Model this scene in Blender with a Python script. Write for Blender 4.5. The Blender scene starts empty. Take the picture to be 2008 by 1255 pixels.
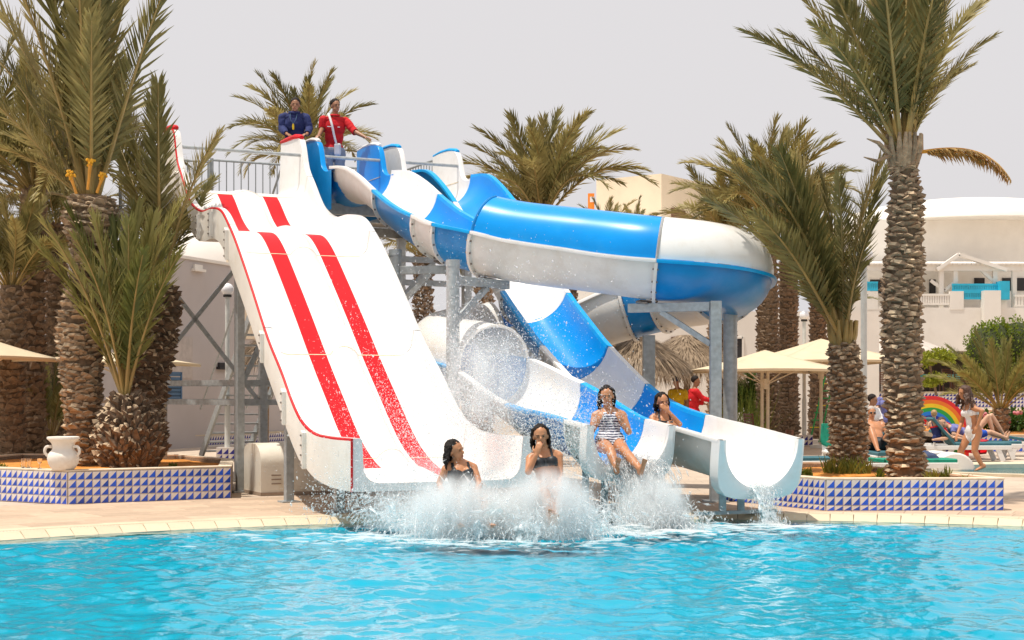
import bpy, bmesh, math, random
import numpy as np
from mathutils import Vector, Matrix, noise as mnoise

SC = bpy.context.scene
COL = SC.collection
rnd = random.Random(7)
npr = np.random.default_rng(11)

# ------------------------------------------------------------------ camera
CAMH, FPX, CX, HY, PW, PH = 1.44, 3000.0, 1004.0, 772.0, 2008.0, 1255.0
cd = bpy.data.cameras.new("camera"); cam = bpy.data.objects.new("camera", cd); COL.objects.link(cam)
cam.location = (0, 0, CAMH); cam.rotation_euler = (math.pi / 2, 0, 0)
cd.sensor_width = 36.0; cd.lens = FPX / PW * 36.0
cd.shift_y = (HY - PH / 2) / PW
cd.clip_start = 0.1; cd.clip_end = 2000
SC.camera = cam

# ------------------------------------------------------------------ sky and sun
SUN_EL, SUN_VEC = 74.0, Vector((-0.90, -0.38))          # high, from the left and a little towards the camera
w = bpy.data.worlds.new("World"); SC.world = w; w.use_nodes = True
nt = w.node_tree; nt.nodes.clear()
out = nt.nodes.new("ShaderNodeOutputWorld"); bg = nt.nodes.new("ShaderNodeBackground")
sky = nt.nodes.new("ShaderNodeTexSky"); sky.sky_type = 'NISHITA'; sky.sun_disc = False
sky.sun_elevation = math.radians(SUN_EL)
sky.sun_rotation = math.atan2(SUN_VEC.x, SUN_VEC.y)
sky.dust_density = 6.0; sky.air_density = 1.4; sky.ozone_density = 1.0
hs = nt.nodes.new("ShaderNodeHueSaturation"); hs.inputs["Saturation"].default_value = 0.22
mx = nt.nodes.new("ShaderNodeMix"); mx.data_type = 'RGBA'; mx.inputs[0].default_value = 0.86
mx.inputs[7].default_value = (8.3, 8.05, 8.2, 1)      # the dust veil that whitens the whole sky
nt.links.new(sky.outputs[0], hs.inputs["Color"]); nt.links.new(hs.outputs[0], mx.inputs[6])
nt.links.new(mx.outputs[2], bg.inputs[0]); bg.inputs[1].default_value = 0.1
nt.links.new(bg.outputs[0], out.inputs[0])
sl = bpy.data.lights.new("sun", 'SUN'); so = bpy.data.objects.new("sun", sl); COL.objects.link(so)
sl.energy = 4.5; sl.angle = math.radians(0.6); sl.color = (1.0, 0.93, 0.82)
ce = math.cos(math.radians(SUN_EL)); h2 = SUN_VEC.normalized()
SUND = Vector((h2.x * ce, h2.y * ce, math.sin(math.radians(SUN_EL))))
so.rotation_euler = SUND.to_track_quat('Z', 'Y').to_euler(); so.location = (-10, -5, 30)
SC.view_settings.view_transform = 'Standard'; SC.view_settings.look = 'None'
SC.view_settings.gamma = 1.0; SC.view_settings.use_curve_mapping = False
SC.view_settings.exposure = 0.0
SC.render.engine = 'CYCLES'
try:
    SC.cycles.use_denoising = True
    SC.cycles.max_bounces = 8; SC.cycles.transparent_max_bounces = 128
    SC.cycles.volume_bounces = 3; SC.cycles.volume_step_rate = 2.0; SC.cycles.volume_max_steps = 128
    SC.cycles.sample_clamp_indirect = 6.0
    SC.cycles.caustics_reflective = False; SC.cycles.caustics_refractive = False
except Exception: pass

# ------------------------------------------------------------------ helpers
def P(x, y, Y):
    """world point seen at photo pixel (x, y) when it stands Y metres away"""
    return Vector(((x - CX) * Y / FPX, Y, CAMH - (y - HY) * Y / FPX))
def G(x, y, z=0.0):
    Y = FPX * (CAMH - z) / (y - HY); return Vector(((x - CX) * Y / FPX, Y, z))

WLOC = {}
def wl(o): return WLOC.get(o.name, Vector((0, 0, 0))) if o is not None else Vector((0, 0, 0))

def thing(name, label, cat, loc=(0, 0, 0), group=None):
    o = bpy.data.objects.new(name, None); COL.objects.link(o)
    o.location = loc; o.empty_display_size = 0.1
    o["label"] = label; o["category"] = cat
    if group: o["group"] = group
    WLOC[o.name] = Vector(loc)
    return o
def tag(o, label, cat, group=None):
    o["label"] = label; o["category"] = cat
    if group: o["group"] = group
    return o
def structure(o): o["kind"] = "structure"; return o
def stuff(o): o["kind"] = "stuff"; return o

class MB:
    def __init__(s): s.v = []; s.f = []; s.m = []
    def add(s, vs, fs, mi=0):
        b = len(s.v); s.v.extend([tuple(p) for p in vs])
        for f in fs: s.f.append(tuple(b + i for i in f)); s.m.append(mi)
    def obox(s, c, ax, ay, az, mi=0):
        c = Vector(c); ax = Vector(ax); ay = Vector(ay); az = Vector(az)
        vs = [c + i * ax + j * ay + k * az for k in (-1, 1) for j in (-1, 1) for i in (-1, 1)]
        s.add(vs, [(0, 2, 3, 1), (4, 5, 7, 6), (0, 1, 5, 4), (2, 6, 7, 3), (0, 4, 6, 2), (1, 3, 7, 5)], mi)
    def box(s, x0, x1, y0, y1, z0, z1, mi=0):
        s.obox(((x0 + x1) / 2, (y0 + y1) / 2, (z0 + z1) / 2), ((x1 - x0) / 2, 0, 0), (0, (y1 - y0) / 2, 0), (0, 0, (z1 - z0) / 2), mi)
    def beam(s, a, b, w, h, mi=0, up=(0, 0, 1)):
        a = Vector(a); b = Vector(b); t = (b - a).normalized(); u = Vector(up)
        if abs(t.dot(u)) > 0.98: u = Vector((0, 1, 0))
        x = t.cross(u).normalized(); y = x.cross(t)
        s.obox((a + b) / 2, x * w / 2, (b - a) / 2, y * h / 2, mi)
    def tube(s, pts, rad, n=8, mi=0, cap=True, sx=1.0):
        pts = [Vector(p) for p in pts]
        if not isinstance(rad, (list, tuple)): rad = [rad] * len(pts)
        b = len(s.v); ref = None
        for i, p in enumerate(pts):
            t = (pts[min(i + 1, len(pts) - 1)] - pts[max(i - 1, 0)]).normalized()
            if ref is None: ref = Vector((0, 0, 1)) if abs(t.z) < 0.9 else Vector((0, 1, 0))
            x = t.cross(ref).normalized(); ref = x.cross(t).normalized()
            for k in range(n):
                a = 2 * math.pi * k / n
                s.v.append(tuple(p + (x * math.cos(a) * sx + ref * math.sin(a)) * rad[i]))
        for i in range(len(pts) - 1):
            for k in range(n):
                k2 = (k + 1) % n
                s.f.append((b + i * n + k, b + i * n + k2, b + (i + 1) * n + k2, b + (i + 1) * n + k)); s.m.append(mi)
        if cap:
            s.f.append(tuple(b + k for k in range(n))[::-1]); s.m.append(mi)
            s.f.append(tuple(b + (len(pts) - 1) * n + k for k in range(n))); s.m.append(mi)
    def lathe(s, c, prof, n=16, mi=0, sx=1, sy=1):
        c = Vector(c); b = len(s.v)
        for r, z in prof:
            for k in range(n):
                a = 2 * math.pi * k / n
                s.v.append((c.x + r * math.cos(a) * sx, c.y + r * math.sin(a) * sy, c.z + z))
        for i in range(len(prof) - 1):
            for k in range(n):
                k2 = (k + 1) % n
                s.f.append((b + i * n + k, b + i * n + k2, b + (i + 1) * n + k2, b + (i + 1) * n + k)); s.m.append(mi)
        s.f.append(tuple(b + k for k in range(n))[::-1]); s.m.append(mi)
        s.f.append(tuple(b + (len(prof) - 1) * n + k for k in range(n))); s.m.append(mi)
    def prism(s, poly, off, mi=0, side_mi=None):
        """polygon (3-D points) pushed along off"""
        n = len(poly); off = Vector(off); b = len(s.v)
        s.v.extend([tuple(Vector(p)) for p in poly]); s.v.extend([tuple(Vector(p) + off) for p in poly])
        s.f.append(tuple(range(b, b + n))); s.m.append(mi); s.f.append(tuple(range(b + n, b + 2 * n))[::-1]); s.m.append(mi)
        for i in range(n):
            j = (i + 1) % n; s.f.append((b + i, b + n + i, b + n + j, b + j)); s.m.append(mi if side_mi is None else side_mi)
    def ellipsoid(s, c, rx, ry, rz, nu=12, nv=8, mi=0, rot=None):
        c = Vector(c); b = len(s.v); R = rot or Matrix.Identity(3)
        for j in range(nv + 1):
            th = math.pi * j / nv
            for i in range(nu):
                a = 2 * math.pi * i / nu
                s.v.append(tuple(c + R @ Vector((rx * math.sin(th) * math.cos(a), ry * math.sin(th) * math.sin(a), rz * math.cos(th)))))
        for j in range(nv):
            for i in range(nu):
                i2 = (i + 1) % nu
                s.f.append((b + j * nu + i, b + (j + 1) * nu + i, b + (j + 1) * nu + i2, b + j * nu + i2)); s.m.append(mi)
    def grid(s, rows, mi=None, closed=False):
        """rows of equal length -> quads; mi(i, j) gives the slot"""
        b = len(s.v); n = len(rows[0])
        for r in rows: s.v.extend([tuple(p) for p in r])
        for i in range(len(rows) - 1):
            for j in range(n if closed else n - 1):
                j2 = (j + 1) % n
                s.f.append((b + i * n + j, b + i * n + j2, b + (i + 1) * n + j2, b + (i + 1) * n + j))
                s.m.append(mi(i, j) if callable(mi) else (mi or 0))
        return b
    def mesh(s, name, mats, smooth=False, off=Vector((0, 0, 0)), angle=None):
        me = bpy.data.meshes.new(name)
        me.from_pydata([(p[0] - off.x, p[1] - off.y, p[2] - off.z) for p in s.v], [], s.f)
        mats = mats if isinstance(mats, (list, tuple)) else [mats]
        for m in mats: me.materials.append(m)
        if len(mats) > 1: me.polygons.foreach_set("material_index", np.array(s.m, dtype=np.int32))
        bm = bmesh.new(); bm.from_mesh(me)
        bmesh.ops.remove_doubles(bm, verts=bm.verts, dist=1e-5)
        bmesh.ops.recalc_face_normals(bm, faces=bm.faces)
        if smooth:
            for f in bm.faces: f.smooth = True
            an = math.radians(angle or 35)
            for e in bm.edges:
                if len(e.link_faces) == 2 and e.calc_face_angle(0) > an: e.smooth = False
        bm.to_mesh(me); bm.free(); me.update()
        return me
    def obj(s, name, mats, parent=None, smooth=False, angle=None, bevel=0):
        off = wl(parent)
        me = s.mesh(name, mats, smooth, off, angle)
        o = bpy.data.objects.new(name, me); COL.objects.link(o)
        if parent is not None: o.parent = parent; WLOC[o.name] = off
        if bevel:
            b = o.modifiers.new("bevel", 'BEVEL'); b.width = bevel; b.segments = 2; b.limit_method = 'ANGLE'
        return o
def inst(name, me, M, parent=None):
    """one more object on shared mesh data, placed by a world matrix"""
    o = bpy.data.objects.new(name, me); COL.objects.link(o)
    if parent is not None:
        o.parent = parent; o.matrix_basis = Matrix.Translation(-wl(parent)) @ M; WLOC[o.name] = wl(parent)
    else: o.matrix_basis = M
    return o
def fastmesh(name, V, F, mat, smooth=False):
    """big triangle mesh from numpy arrays"""
    me = bpy.data.meshes.new(name); V = np.asarray(V, np.float32); F = np.asarray(F, np.int32)
    me.vertices.add(len(V)); me.vertices.foreach_set("co", V.ravel())
    k = F.shape[1]; me.loops.add(F.size); me.loops.foreach_set("vertex_index", F.ravel())
    me.polygons.add(len(F)); me.polygons.foreach_set("loop_start", np.arange(0, F.size, k, dtype=np.int32))
    me.update(calc_edges=True); me.validate()
    if smooth: me.polygons.foreach_set("use_smooth", np.ones(len(F), bool))
    me.materials.append(mat); return me
def lerp(a, b, t): return a + (b - a) * t
def interp(tab, u):
    """smooth (monotone cubic) interpolation in a table of (u, value)"""
    xs = [p[0] for p in tab]; ys = [p[1] for p in tab]
    if u <= xs[0]: return ys[0]
    if u >= xs[-1]: return ys[-1]
    i = 0
    while u > xs[i + 1]: i += 1
    def sl_(j):
        if j <= 0 or j >= len(xs) - 1: 
            j = min(max(j, 0), len(xs) - 2); return (ys[j + 1] - ys[j]) / (xs[j + 1] - xs[j])
        return (ys[j + 1] - ys[j - 1]) / (xs[j + 1] - xs[j - 1])
    h = xs[i + 1] - xs[i]; t = (u - xs[i]) / h
    return ((2 * t**3 - 3 * t**2 + 1) * ys[i] + (t**3 - 2 * t**2 + t) * h * sl_(i) + (-2 * t**3 + 3 * t**2) * ys[i + 1] + (t**3 - t**2) * h * sl_(i + 1))
def catmull(pts, step=0.08):
    pts = [Vector(p) for p in pts]; q = [2 * pts[0] - pts[1]] + pts + [2 * pts[-1] - pts[-2]]; outp = []
    for i in range(1, len(q) - 2):
        n = max(2, int((q[i + 1] - q[i]).length / step))
        for k in range(n):
            t = k / n
            outp.append(0.5 * ((2 * q[i]) + (-q[i - 1] + q[i + 1]) * t + (2 * q[i - 1] - 5 * q[i] + 4 * q[i + 1] - q[i + 2]) * t * t + (-q[i - 1] + 3 * q[i] - 3 * q[i + 1] + q[i + 2]) * t**3))
    outp.append(pts[-1]); return outp

# ------------------------------------------------------------------ materials
def mat(name, col, rough=0.5, var=0.12, scale=6.0, bump=0.0, bscale=40.0, metal=0.0, spec=0.5, dirt=None, dirt_amt=0.0, dscale=3.0, coat=0.0, objrand=0.0, trans=0.0, sss=0.0):
    m = bpy.data.materials.new(name); m.use_nodes = True; n = m.node_tree; n.nodes.clear(); L = n.links.new
    o = n.nodes.new("ShaderNodeOutputMaterial"); b = n.nodes.new("ShaderNodeBsdfPrincipled")
    b.inputs["Roughness"].default_value = rough; b.inputs["Metallic"].default_value = metal
    b.inputs["Specular IOR Level"].default_value = spec
    if coat: b.inputs["Coat Weight"].default_value = coat; b.inputs["Coat Roughness"].default_value = 0.08
    tc = n.nodes.new("ShaderNodeTexCoord")
    no = n.nodes.new("ShaderNodeTexNoise"); no.inputs["Scale"].default_value = scale; no.inputs["Detail"].default_value = 5
    L(tc.outputs["Object"], no.inputs["Vector"])
    mr = n.nodes.new("ShaderNodeMapRange"); mr.inputs[1].default_value = 0.3; mr.inputs[2].default_value = 0.7
    mr.inputs[3].default_value = 1 - var; mr.inputs[4].default_value = 1 + var
    L(no.outputs["Fac"], mr.inputs[0])
    mul = n.nodes.new("ShaderNodeMix"); mul.data_type = 'RGBA'; mul.blend_type = 'MULTIPLY'; mul.inputs[0].default_value = 1
    mul.inputs[6].default_value = (*col, 1); L(mr.outputs[0], mul.inputs[7]); src = mul.outputs[2]
    if objrand:
        oi = n.nodes.new("ShaderNodeObjectInfo"); r2 = n.nodes.new("ShaderNodeMapRange"); r2.inputs[3].default_value = 1 - objrand; r2.inputs[4].default_value = 1 + objrand
        L(oi.outputs["Random"], r2.inputs[0]); m2 = n.nodes.new("ShaderNodeMix"); m2.data_type = 'RGBA'; m2.blend_type = 'MULTIPLY'; m2.inputs[0].default_value = 1
        L(src, m2.inputs[6]); L(r2.outputs[0], m2.inputs[7]); src = m2.outputs[2]
    if dirt:
        n2 = n.nodes.new("ShaderNodeTexNoise"); n2.inputs["Scale"].default_value = dscale; n2.inputs["Detail"].default_value = 8; n2.inputs["Roughness"].default_value = 0.7
        L(tc.outputs["Object"], n2.inputs["Vector"]); r3 = n.nodes.new("ShaderNodeMapRange"); r3.inputs[1].default_value = 0.5; r3.inputs[2].default_value = 0.75; r3.inputs[4].default_value = dirt_amt
        L(n2.outputs["Fac"], r3.inputs[0]); m3 = n.nodes.new("ShaderNodeMix"); m3.data_type = 'RGBA'; L(r3.outputs[0], m3.inputs[0]); L(src, m3.inputs[6]); m3.inputs[7].default_value = (*dirt, 1); src = m3.outputs[2]
    L(src, b.inputs["Base Color"])
    if bump:
        n3 = n.nodes.new("ShaderNodeTexNoise"); n3.inputs["Scale"].default_value = bscale; n3.inputs["Detail"].default_value = 6
        L(tc.outputs["Object"], n3.inputs["Vector"]); bp = n.nodes.new("ShaderNodeBump"); bp.inputs["Strength"].default_value = bump; bp.inputs["Distance"].default_value = 0.02
        L(n3.outputs["Fac"], bp.inputs["Height"]); L(bp.outputs[0], b.inputs["Normal"])
    if sss: b.inputs["Subsurface Weight"].default_value = sss; b.inputs["Subsurface Radius"].default_value = (0.02, 0.008, 0.004); b.inputs["Subsurface Scale"].default_value = 0.5
    if trans:
        t = n.nodes.new("ShaderNodeBsdfTranslucent"); L(src, t.inputs[0]); ms = n.nodes.new("ShaderNodeMixShader"); ms.inputs[0].default_value = trans
        L(b.outputs[0], ms.inputs[1]); L(t.outputs[0], ms.inputs[2]); L(ms.outputs[0], o.inputs[0])
    else: L(b.outputs[0], o.inputs[0])
    return m

M_white = mat("white_fibreglass", (0.85, 0.835, 0.81), 0.28, 0.03, 2.5, dirt=(0.58, 0.50, 0.40), dirt_amt=0.3, dscale=3.5, coat=0.2)
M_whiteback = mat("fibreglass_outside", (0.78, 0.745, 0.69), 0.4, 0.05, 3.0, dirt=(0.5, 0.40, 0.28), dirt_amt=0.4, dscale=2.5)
M_red = mat("red_gelcoat", (0.60, 0.004, 0.010), 0.42, 0.08, 3.0, spec=0.25)
M_blue = mat("blue_gelcoat", (0.0, 0.275, 0.74), 0.3, 0.08, 2.2, spec=0.25, dirt=(0.03, 0.32, 0.74), dirt_amt=0.35, dscale=3)
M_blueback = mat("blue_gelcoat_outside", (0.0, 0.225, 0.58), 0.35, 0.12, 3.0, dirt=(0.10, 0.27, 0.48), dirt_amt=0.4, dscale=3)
M_sky = mat("light_blue_edge", (0.0, 0.36, 0.80), 0.35, 0.08, spec=0.3)
M_steel = mat("galvanised_steel", (0.40, 0.43, 0.44), 0.5, 0.18, 14, metal=0.35, bump=0.05, dirt=(0.30, 0.24, 0.18), dirt_amt=0.3, dscale=6)
M_bolt = mat("rusty_bolt", (0.20, 0.17, 0.15), 0.6, 0.3, 20)
M_grp = mat("yellowed_seam", (0.70, 0.58, 0.38), 0.5, 0.2, 9)
M_coping = mat("coping_stone", (0.62, 0.52, 0.37), 0.6, 0.1, 5, bump=0.1, objrand=0.06, dirt=(0.45, 0.36, 0.25), dirt_amt=0.4, dscale=4)
M_slab = mat("paving_slab", (0.50, 0.37, 0.265), 0.75, 0.14, 4, bump=0.15, objrand=0.13, dirt=(0.36, 0.27, 0.2), dirt_amt=0.45, dscale=3)
M_joint = mat("paving_joint", (0.33, 0.25, 0.19), 0.9, 0.15, 8)
M_soil = mat("orange_soil", (0.62, 0.24, 0.04), 0.95, 0.3, 9, bump=0.6, bscale=25, dirt=(0.35, 0.16, 0.05), dirt_amt=0.6)
M_render = mat("white_render", (0.80, 0.76, 0.70), 0.85, 0.04, 1.2, bump=0.08, bscale=60, dirt=(0.55, 0.47, 0.38), dirt_amt=0.25, dscale=0.7)
M_cream = mat("cream_render", (0.78, 0.66, 0.49), 0.85, 0.05, 1.0, bump=0.08, bscale=60, dirt=(0.55, 0.42, 0.3), dirt_amt=0.3, dscale=0.8)
M_greyr = mat("lilac_grey_render", (0.47, 0.43, 0.42), 0.85, 0.05, 1.0, bump=0.08, bscale=60, dirt=(0.5, 0.42, 0.36), dirt_amt=0.3, dscale=0.8)
M_tilew = mat("glazed_tile_white", (0.76, 0.70, 0.66), 0.25, 0.06, 30, objrand=0.05, dirt=(0.5, 0.36, 0.24), dirt_amt=0.35, dscale=7)
M_tileb = mat("glazed_tile_blue", (0.018, 0.085, 0.56), 0.2, 0.2, 25, objrand=0.3)
M_tiled = mat("glazed_tile_navy", (0.03, 0.03, 0.24), 0.25, 0.2, 25)
M_dark = mat("dark_interior", (0.03, 0.028, 0.03), 0.8)
M_globe = mat("opal_globe", (0.82, 0.82, 0.86), 0.25, 0.02, sss=0.0)
M_post = mat("grey_painted_post", (0.60, 0.62, 0.60), 0.45, 0.06, 10, dirt=(0.35, 0.3, 0.25), dirt_amt=0.3, dscale=8)
# ================================================================== ground, pool, coping
PC = Vector((1.5, 8.38)); PR = 9.9                      # the far side of the pool is an arc
def pool_pt(a, r=PR): return Vector((PC.x + r * math.cos(a), PC.y + r * math.sin(a)))
def pool_outline(r, n=96):
    pts = [pool_pt(math.pi * k / n, r) for k in range(n + 1)]
    return pts + [Vector((PC.x - r, 3.5 + PR - r)), Vector((PC.x + r, 3.5 + PR - r))]
KC = Vector((11.6, 28.55)); KRX, KRY = 4.1, 2.55          # paddling pool
def kid_outline(g=0.0, n=48): return [Vector((KC.x + (KRX + g) * math.cos(2 * math.pi * k / n), KC.y + (KRY + g) * math.sin(2 * math.pi * k / n))) for k in range(n)]
WZ = -0.058

def sheet_with_holes(name, outer, holes, z, m):
    bm = bmesh.new(); es = []
    for loop in [outer] + holes:
        vs = [bm.verts.new((p[0], p[1], z)) for p in loop]
        for i in range(len(vs)): es.append(bm.edges.new((vs[i], vs[(i + 1) % len(vs)])))
    bmesh.ops.triangle_fill(bm, use_beauty=True, use_dissolve=False, edges=es)
    bmesh.ops.recalc_face_normals(bm, faces=bm.faces)
    for f in bm.faces:
        if f.normal.z < 0: f.normal_flip()
    me = bpy.data.meshes.new(name); bm.to_mesh(me); bm.free(); me.materials.append(m)
    o = bpy.data.objects.new(name, me); COL.objects.link(o); return o

def paving_mat():
    """far paving: the same slabs as a material, where they are too small to tell apart"""
    m = bpy.data.materials.new("paving_far"); m.use_nodes = True; n = m.node_tree; L = n.links.new
    b = n.nodes["Principled BSDF"]; b.inputs["Roughness"].default_value = 0.8
    tc = n.nodes.new("ShaderNodeTexCoord"); br = n.nodes.new("ShaderNodeTexBrick")
    br.inputs["Scale"].default_value = 1.0; br.inputs["Brick Width"].default_value = 0.62; br.inputs["Row Height"].default_value = 0.42; br.inputs["Mortar Size"].default_value = 0.008
    br.inputs["Color1"].default_value = (0.50, 0.40, 0.31, 1); br.inputs["Color2"].default_value = (0.54, 0.43, 0.335, 1); br.inputs["Mortar"].default_value = (0.34, 0.27, 0.21, 1)
    no = n.nodes.new("ShaderNodeTexNoise"); no.inputs["Scale"].default_value = 0.9; no.inputs["Detail"].default_value = 6
    mr = n.nodes.new("ShaderNodeMapRange"); mr.inputs[1].default_value = .3; mr.inputs[2].default_value = .7; mr.inputs[3].default_value = .82; mr.inputs[4].default_value = 1.12
    mu = n.nodes.new("ShaderNodeMix"); mu.data_type = 'RGBA'; mu.blend_type = 'MULTIPLY'; mu.inputs[0].default_value = 1
    L(tc.outputs["Object"], br.inputs["Vector"]); L(tc.outputs["Object"], no.inputs["Vector"]); L(no.outputs["Fac"], mr.inputs[0])
    L(br.outputs["Color"], mu.inputs[6]); L(mr.outputs[0], mu.inputs[7]); L(mu.outputs[2], b.inputs["Base Color"]); return m
M_pave = paving_mat()
ground = structure(sheet_with_holes("ground", [(-400, -200), (400, -200), (400, 700), (-400, 700)], [pool_outline(PR + 0.28), kid_outline(0.35)], 0.0, M_pave))

# slabs near the pool: rings of stones that follow the arc
def slab_ring(parent, r0, r1, a0, a1, pitch, z0, z1, name, m, gap=0.004, skip=None, nose=0.0):
    rm = (r0 + r1) / 2; n = int(abs(a1 - a0) * rm / pitch); da = (a1 - a0) / n
    hw = (rm * abs(da) - gap) / 2
    mb = MB(); e = 0.004
    f0 = r0 / rm; f1 = r1 / rm; d = (r1 - r0 - gap) / 2
    bot = [(-hw * f0, -d, z0), (hw * f0, -d, z0), (hw * f1, d, z0), (-hw * f1, d, z0)]
    top = [(-hw * f0 + e, -d + e, z1), (hw * f0 - e, -d + e, z1), (hw * f1 - e, d - e, z1), (-hw * f1 + e, d - e, z1)]
    mid = [(x, y, z1 - e - (nose if y < 0 else 0)) for x, y, z in bot]
    if nose: top[0] = (top[0][0], -d + 0.13, z1); top[1] = (top[1][0], -d + 0.13, z1)
    mb.add(bot + mid + top, [(0, 1, 5, 4), (1, 2, 6, 5), (2, 3, 7, 6), (3, 0, 4, 7), (4, 5, 9, 8), (5, 6, 10, 9), (6, 7, 11, 10), (7, 4, 8, 11), (8, 9, 10, 11)])
    me = mb.mesh(name, m); outl = []
    for k in range(n):
        a = a0 + (k + 0.5) * da; c = pool_pt(a, rm)
        if skip and skip(c): continue
        M = Matrix.Translation((c.x, c.y, rnd.uniform(-0.0015, 0.0015))) @ Matrix.Rotation(a - math.pi / 2, 4, 'Z')
        outl.append(inst(name, me, M, parent))
    return outl
pool = structure(bpy.data.objects.new("pool_edge", None)); COL.objects.link(pool)
A0, A1 = math.radians(150), math.radians(38)
slab_ring(pool, PR - 0.02, PR + 0.20, A0, A1, 0.27, -0.16, 0.012, "coping_stone", M_coping, nose=0.065)
# overflow channel with its slatted grating between the coping and the paving
mb = MB()
for r, z in ((PR + 0.20, -0.05),):
    aa = [math.radians(150 - k) for k in range(113)]
    mb.grid([[(*pool_pt(a, PR + 0.195), -0.07) for a in aa], [(*pool_pt(a, PR + 0.30), -0.07) for a in aa]])
mb.obj("overflow_channel", M_dark, pool)
mb = MB(); hwid = 0.011
mb.box(-hwid, hwid, -0.045, 0.045, -0.02, 0.006); mes = mb.mesh("grating_slat", mat("grating_plastic", (0.72, 0.70, 0.64), 0.5, 0.08))
ng = 0; Vs = []; 
gv = MB(); a = math.radians(146)
while a > math.radians(42):
    c = pool_pt(a, PR + 0.248); t = Vector((-math.sin(a), math.cos(a), 0)); rr = Vector((math.cos(a), math.sin(a), 0))
    gv.obox((c.x, c.y, -0.008), t * 0.010, rr * 0.046, (0, 0, 0.012)); a -= 0.036 / PR
stuff(gv.obj("grating_slats", mes.materials[0], pool))
slab_ring(pool, PR + 0.30, PR + 0.52, A0, A1, 0.40, -0.05, 0.010, "edge_stone", M_coping)
nrow = 0
for q, (r0, r1, pit) in enumerate(((0.52, 0.98, 0.62), (0.98, 1.44, 0.6), (1.44, 1.90, 0.64), (1.90, 2.36, 0.6), (2.36, 2.82, 0.66), (2.82, 3.3, 0.66), (3.3, 3.8, 0.7))):
    slab_ring(pool, PR + r0, PR + r1, math.radians(143) + 0.02 * (q % 2), math.radians(52) + 0.02 * (q % 2), pit, -0.03, 0.006, "paving_slab", M_slab)
mb = MB()                                                 # basin raised close under the water so its cyan stays evenly lit
mb.grid([[(q.x, q.y, z) for q in pool_outline(PR - g)] for g, z in ((-0.015, -0.09), (0.3, -0.13), (1.2, -0.17), (3.2, -0.21))], closed=True)
def pool_paint(name, col):
    m = bpy.data.materials.new(name); m.use_nodes = True; n = m.node_tree; L = n.links.new; b = n.nodes["Principled BSDF"]; b.inputs["Roughness"].default_value = 0.6
    tc = n.nodes.new("ShaderNodeTexCoord"); v = n.nodes.new("ShaderNodeTexNoise"); v.inputs["Scale"].default_value = 0.9; v.inputs["Detail"].default_value = 3; v.inputs["Distortion"].default_value = 1.0
    cr = n.nodes.new("ShaderNodeValToRGB"); cr.color_ramp.elements[0].position = .35; cr.color_ramp.elements[1].position = .7
    cr.color_ramp.elements[0].color = (col[0] * .8, col[1] * .9, col[2] * .92, 1); cr.color_ramp.elements[1].color = (*col, 1)
    L(tc.outputs["Object"], v.inputs["Vector"]); L(v.outputs["Fac"], cr.inputs[0]); L(cr.outputs[0], b.inputs["Base Color"]); return m
M_basin = pool_paint("pool_paint", (0.0, 0.44, 0.60))
structure(mb.obj("pool_basin", M_basin, None, smooth=True))
structure(sheet_with_holes("pool_floor", pool_outline(PR - 3.2), [], -0.21, M_basin))  # floor lifted with the basin, for the same even light

def water_mat(name, tint, bumpscale=1.0):
    m = bpy.data.materials.new(name); m.use_nodes = True; n = m.node_tree; n.nodes.clear(); L = n.links.new
    o = n.nodes.new("ShaderNodeOutputMaterial"); tr = n.nodes.new("ShaderNodeBsdfTransparent"); gl = n.nodes.new("ShaderNodeBsdfGlossy")
    tr.inputs[0].default_value = (*tint, 1); gl.inputs["Roughness"].default_value = 0.03; gl.inputs["Color"].default_value = (0.86, 0.93, 0.97, 1)
    fr = n.nodes.new("ShaderNodeFresnel"); fr.inputs["IOR"].default_value = 1.33
    tc = n.nodes.new("ShaderNodeTexCoord"); mp = n.nodes.new("ShaderNodeMapping"); mp.inputs["Scale"].default_value = (1.0, 0.85, 1.0)
    no = n.nodes.new("ShaderNodeTexNoise"); no.inputs["Scale"].default_value = 13.0 * bumpscale; no.inputs["Detail"].default_value = 3; no.inputs["Distortion"].default_value = 0.6
    bp = n.nodes.new("ShaderNodeBump"); bp.inputs["Strength"].default_value = 0.17; bp.inputs["Distance"].default_value = 0.03
    L(tc.outputs["Object"], mp.inputs[0]); L(mp.outputs[0], no.inputs["Vector"]); L(no.outputs["Fac"], bp.inputs["Height"])
    L(bp.outputs[0], fr.inputs["Normal"]); L(bp.outputs[0], gl.inputs["Normal"])
    ms = n.nodes.new("ShaderNodeMixShader"); L(fr.outputs[0], ms.inputs[0]); L(tr.outputs[0], ms.inputs[1]); L(gl.outputs[0], ms.inputs[2]); L(ms.outputs[0], o.inputs[0])
    return m
M_water = water_mat("pool_water", (0.08, 0.94, 0.98))

def wave_height(X, Y):
    """sum of travelling ripples, rougher near the slides' splash"""
    h = np.zeros_like(X); r = np.random.default_rng(5)
    for k in range(60):
        lam = 0.13 * (1.2 / 0.13) ** (r.random() ** 1.7); ang = r.uniform(0, 2 * math.pi); ph = r.uniform(0, 6.28)
        amp = 0.0038 * lam ** 0.9
        wx = X + 0.12 * np.sin(1.7 * Y + k) + 0.07 * np.sin(3.9 * X - 2.1 * Y + 2 * k); wy = Y + 0.12 * np.sin(1.9 * X + 1.3 * k)
        h += amp * np.sin((math.cos(ang) * wx + math.sin(ang) * wy) * 2 * math.pi / lam + ph)
    d = np.hypot(X - 0.4, (Y - 16.6)); h2 = 0.014 * np.sin(d * 2 * math.pi / 0.62) * np.exp(-d / 2.6)
    edge = np.clip((PR - np.hypot(X - PC.x, np.maximum(Y, PC.y) - PC.y)) / 1.0, 0.25, 1)
    return (h * (1.0 + 1.1 * np.exp(-d / 2.5)) + h2) * edge
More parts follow.
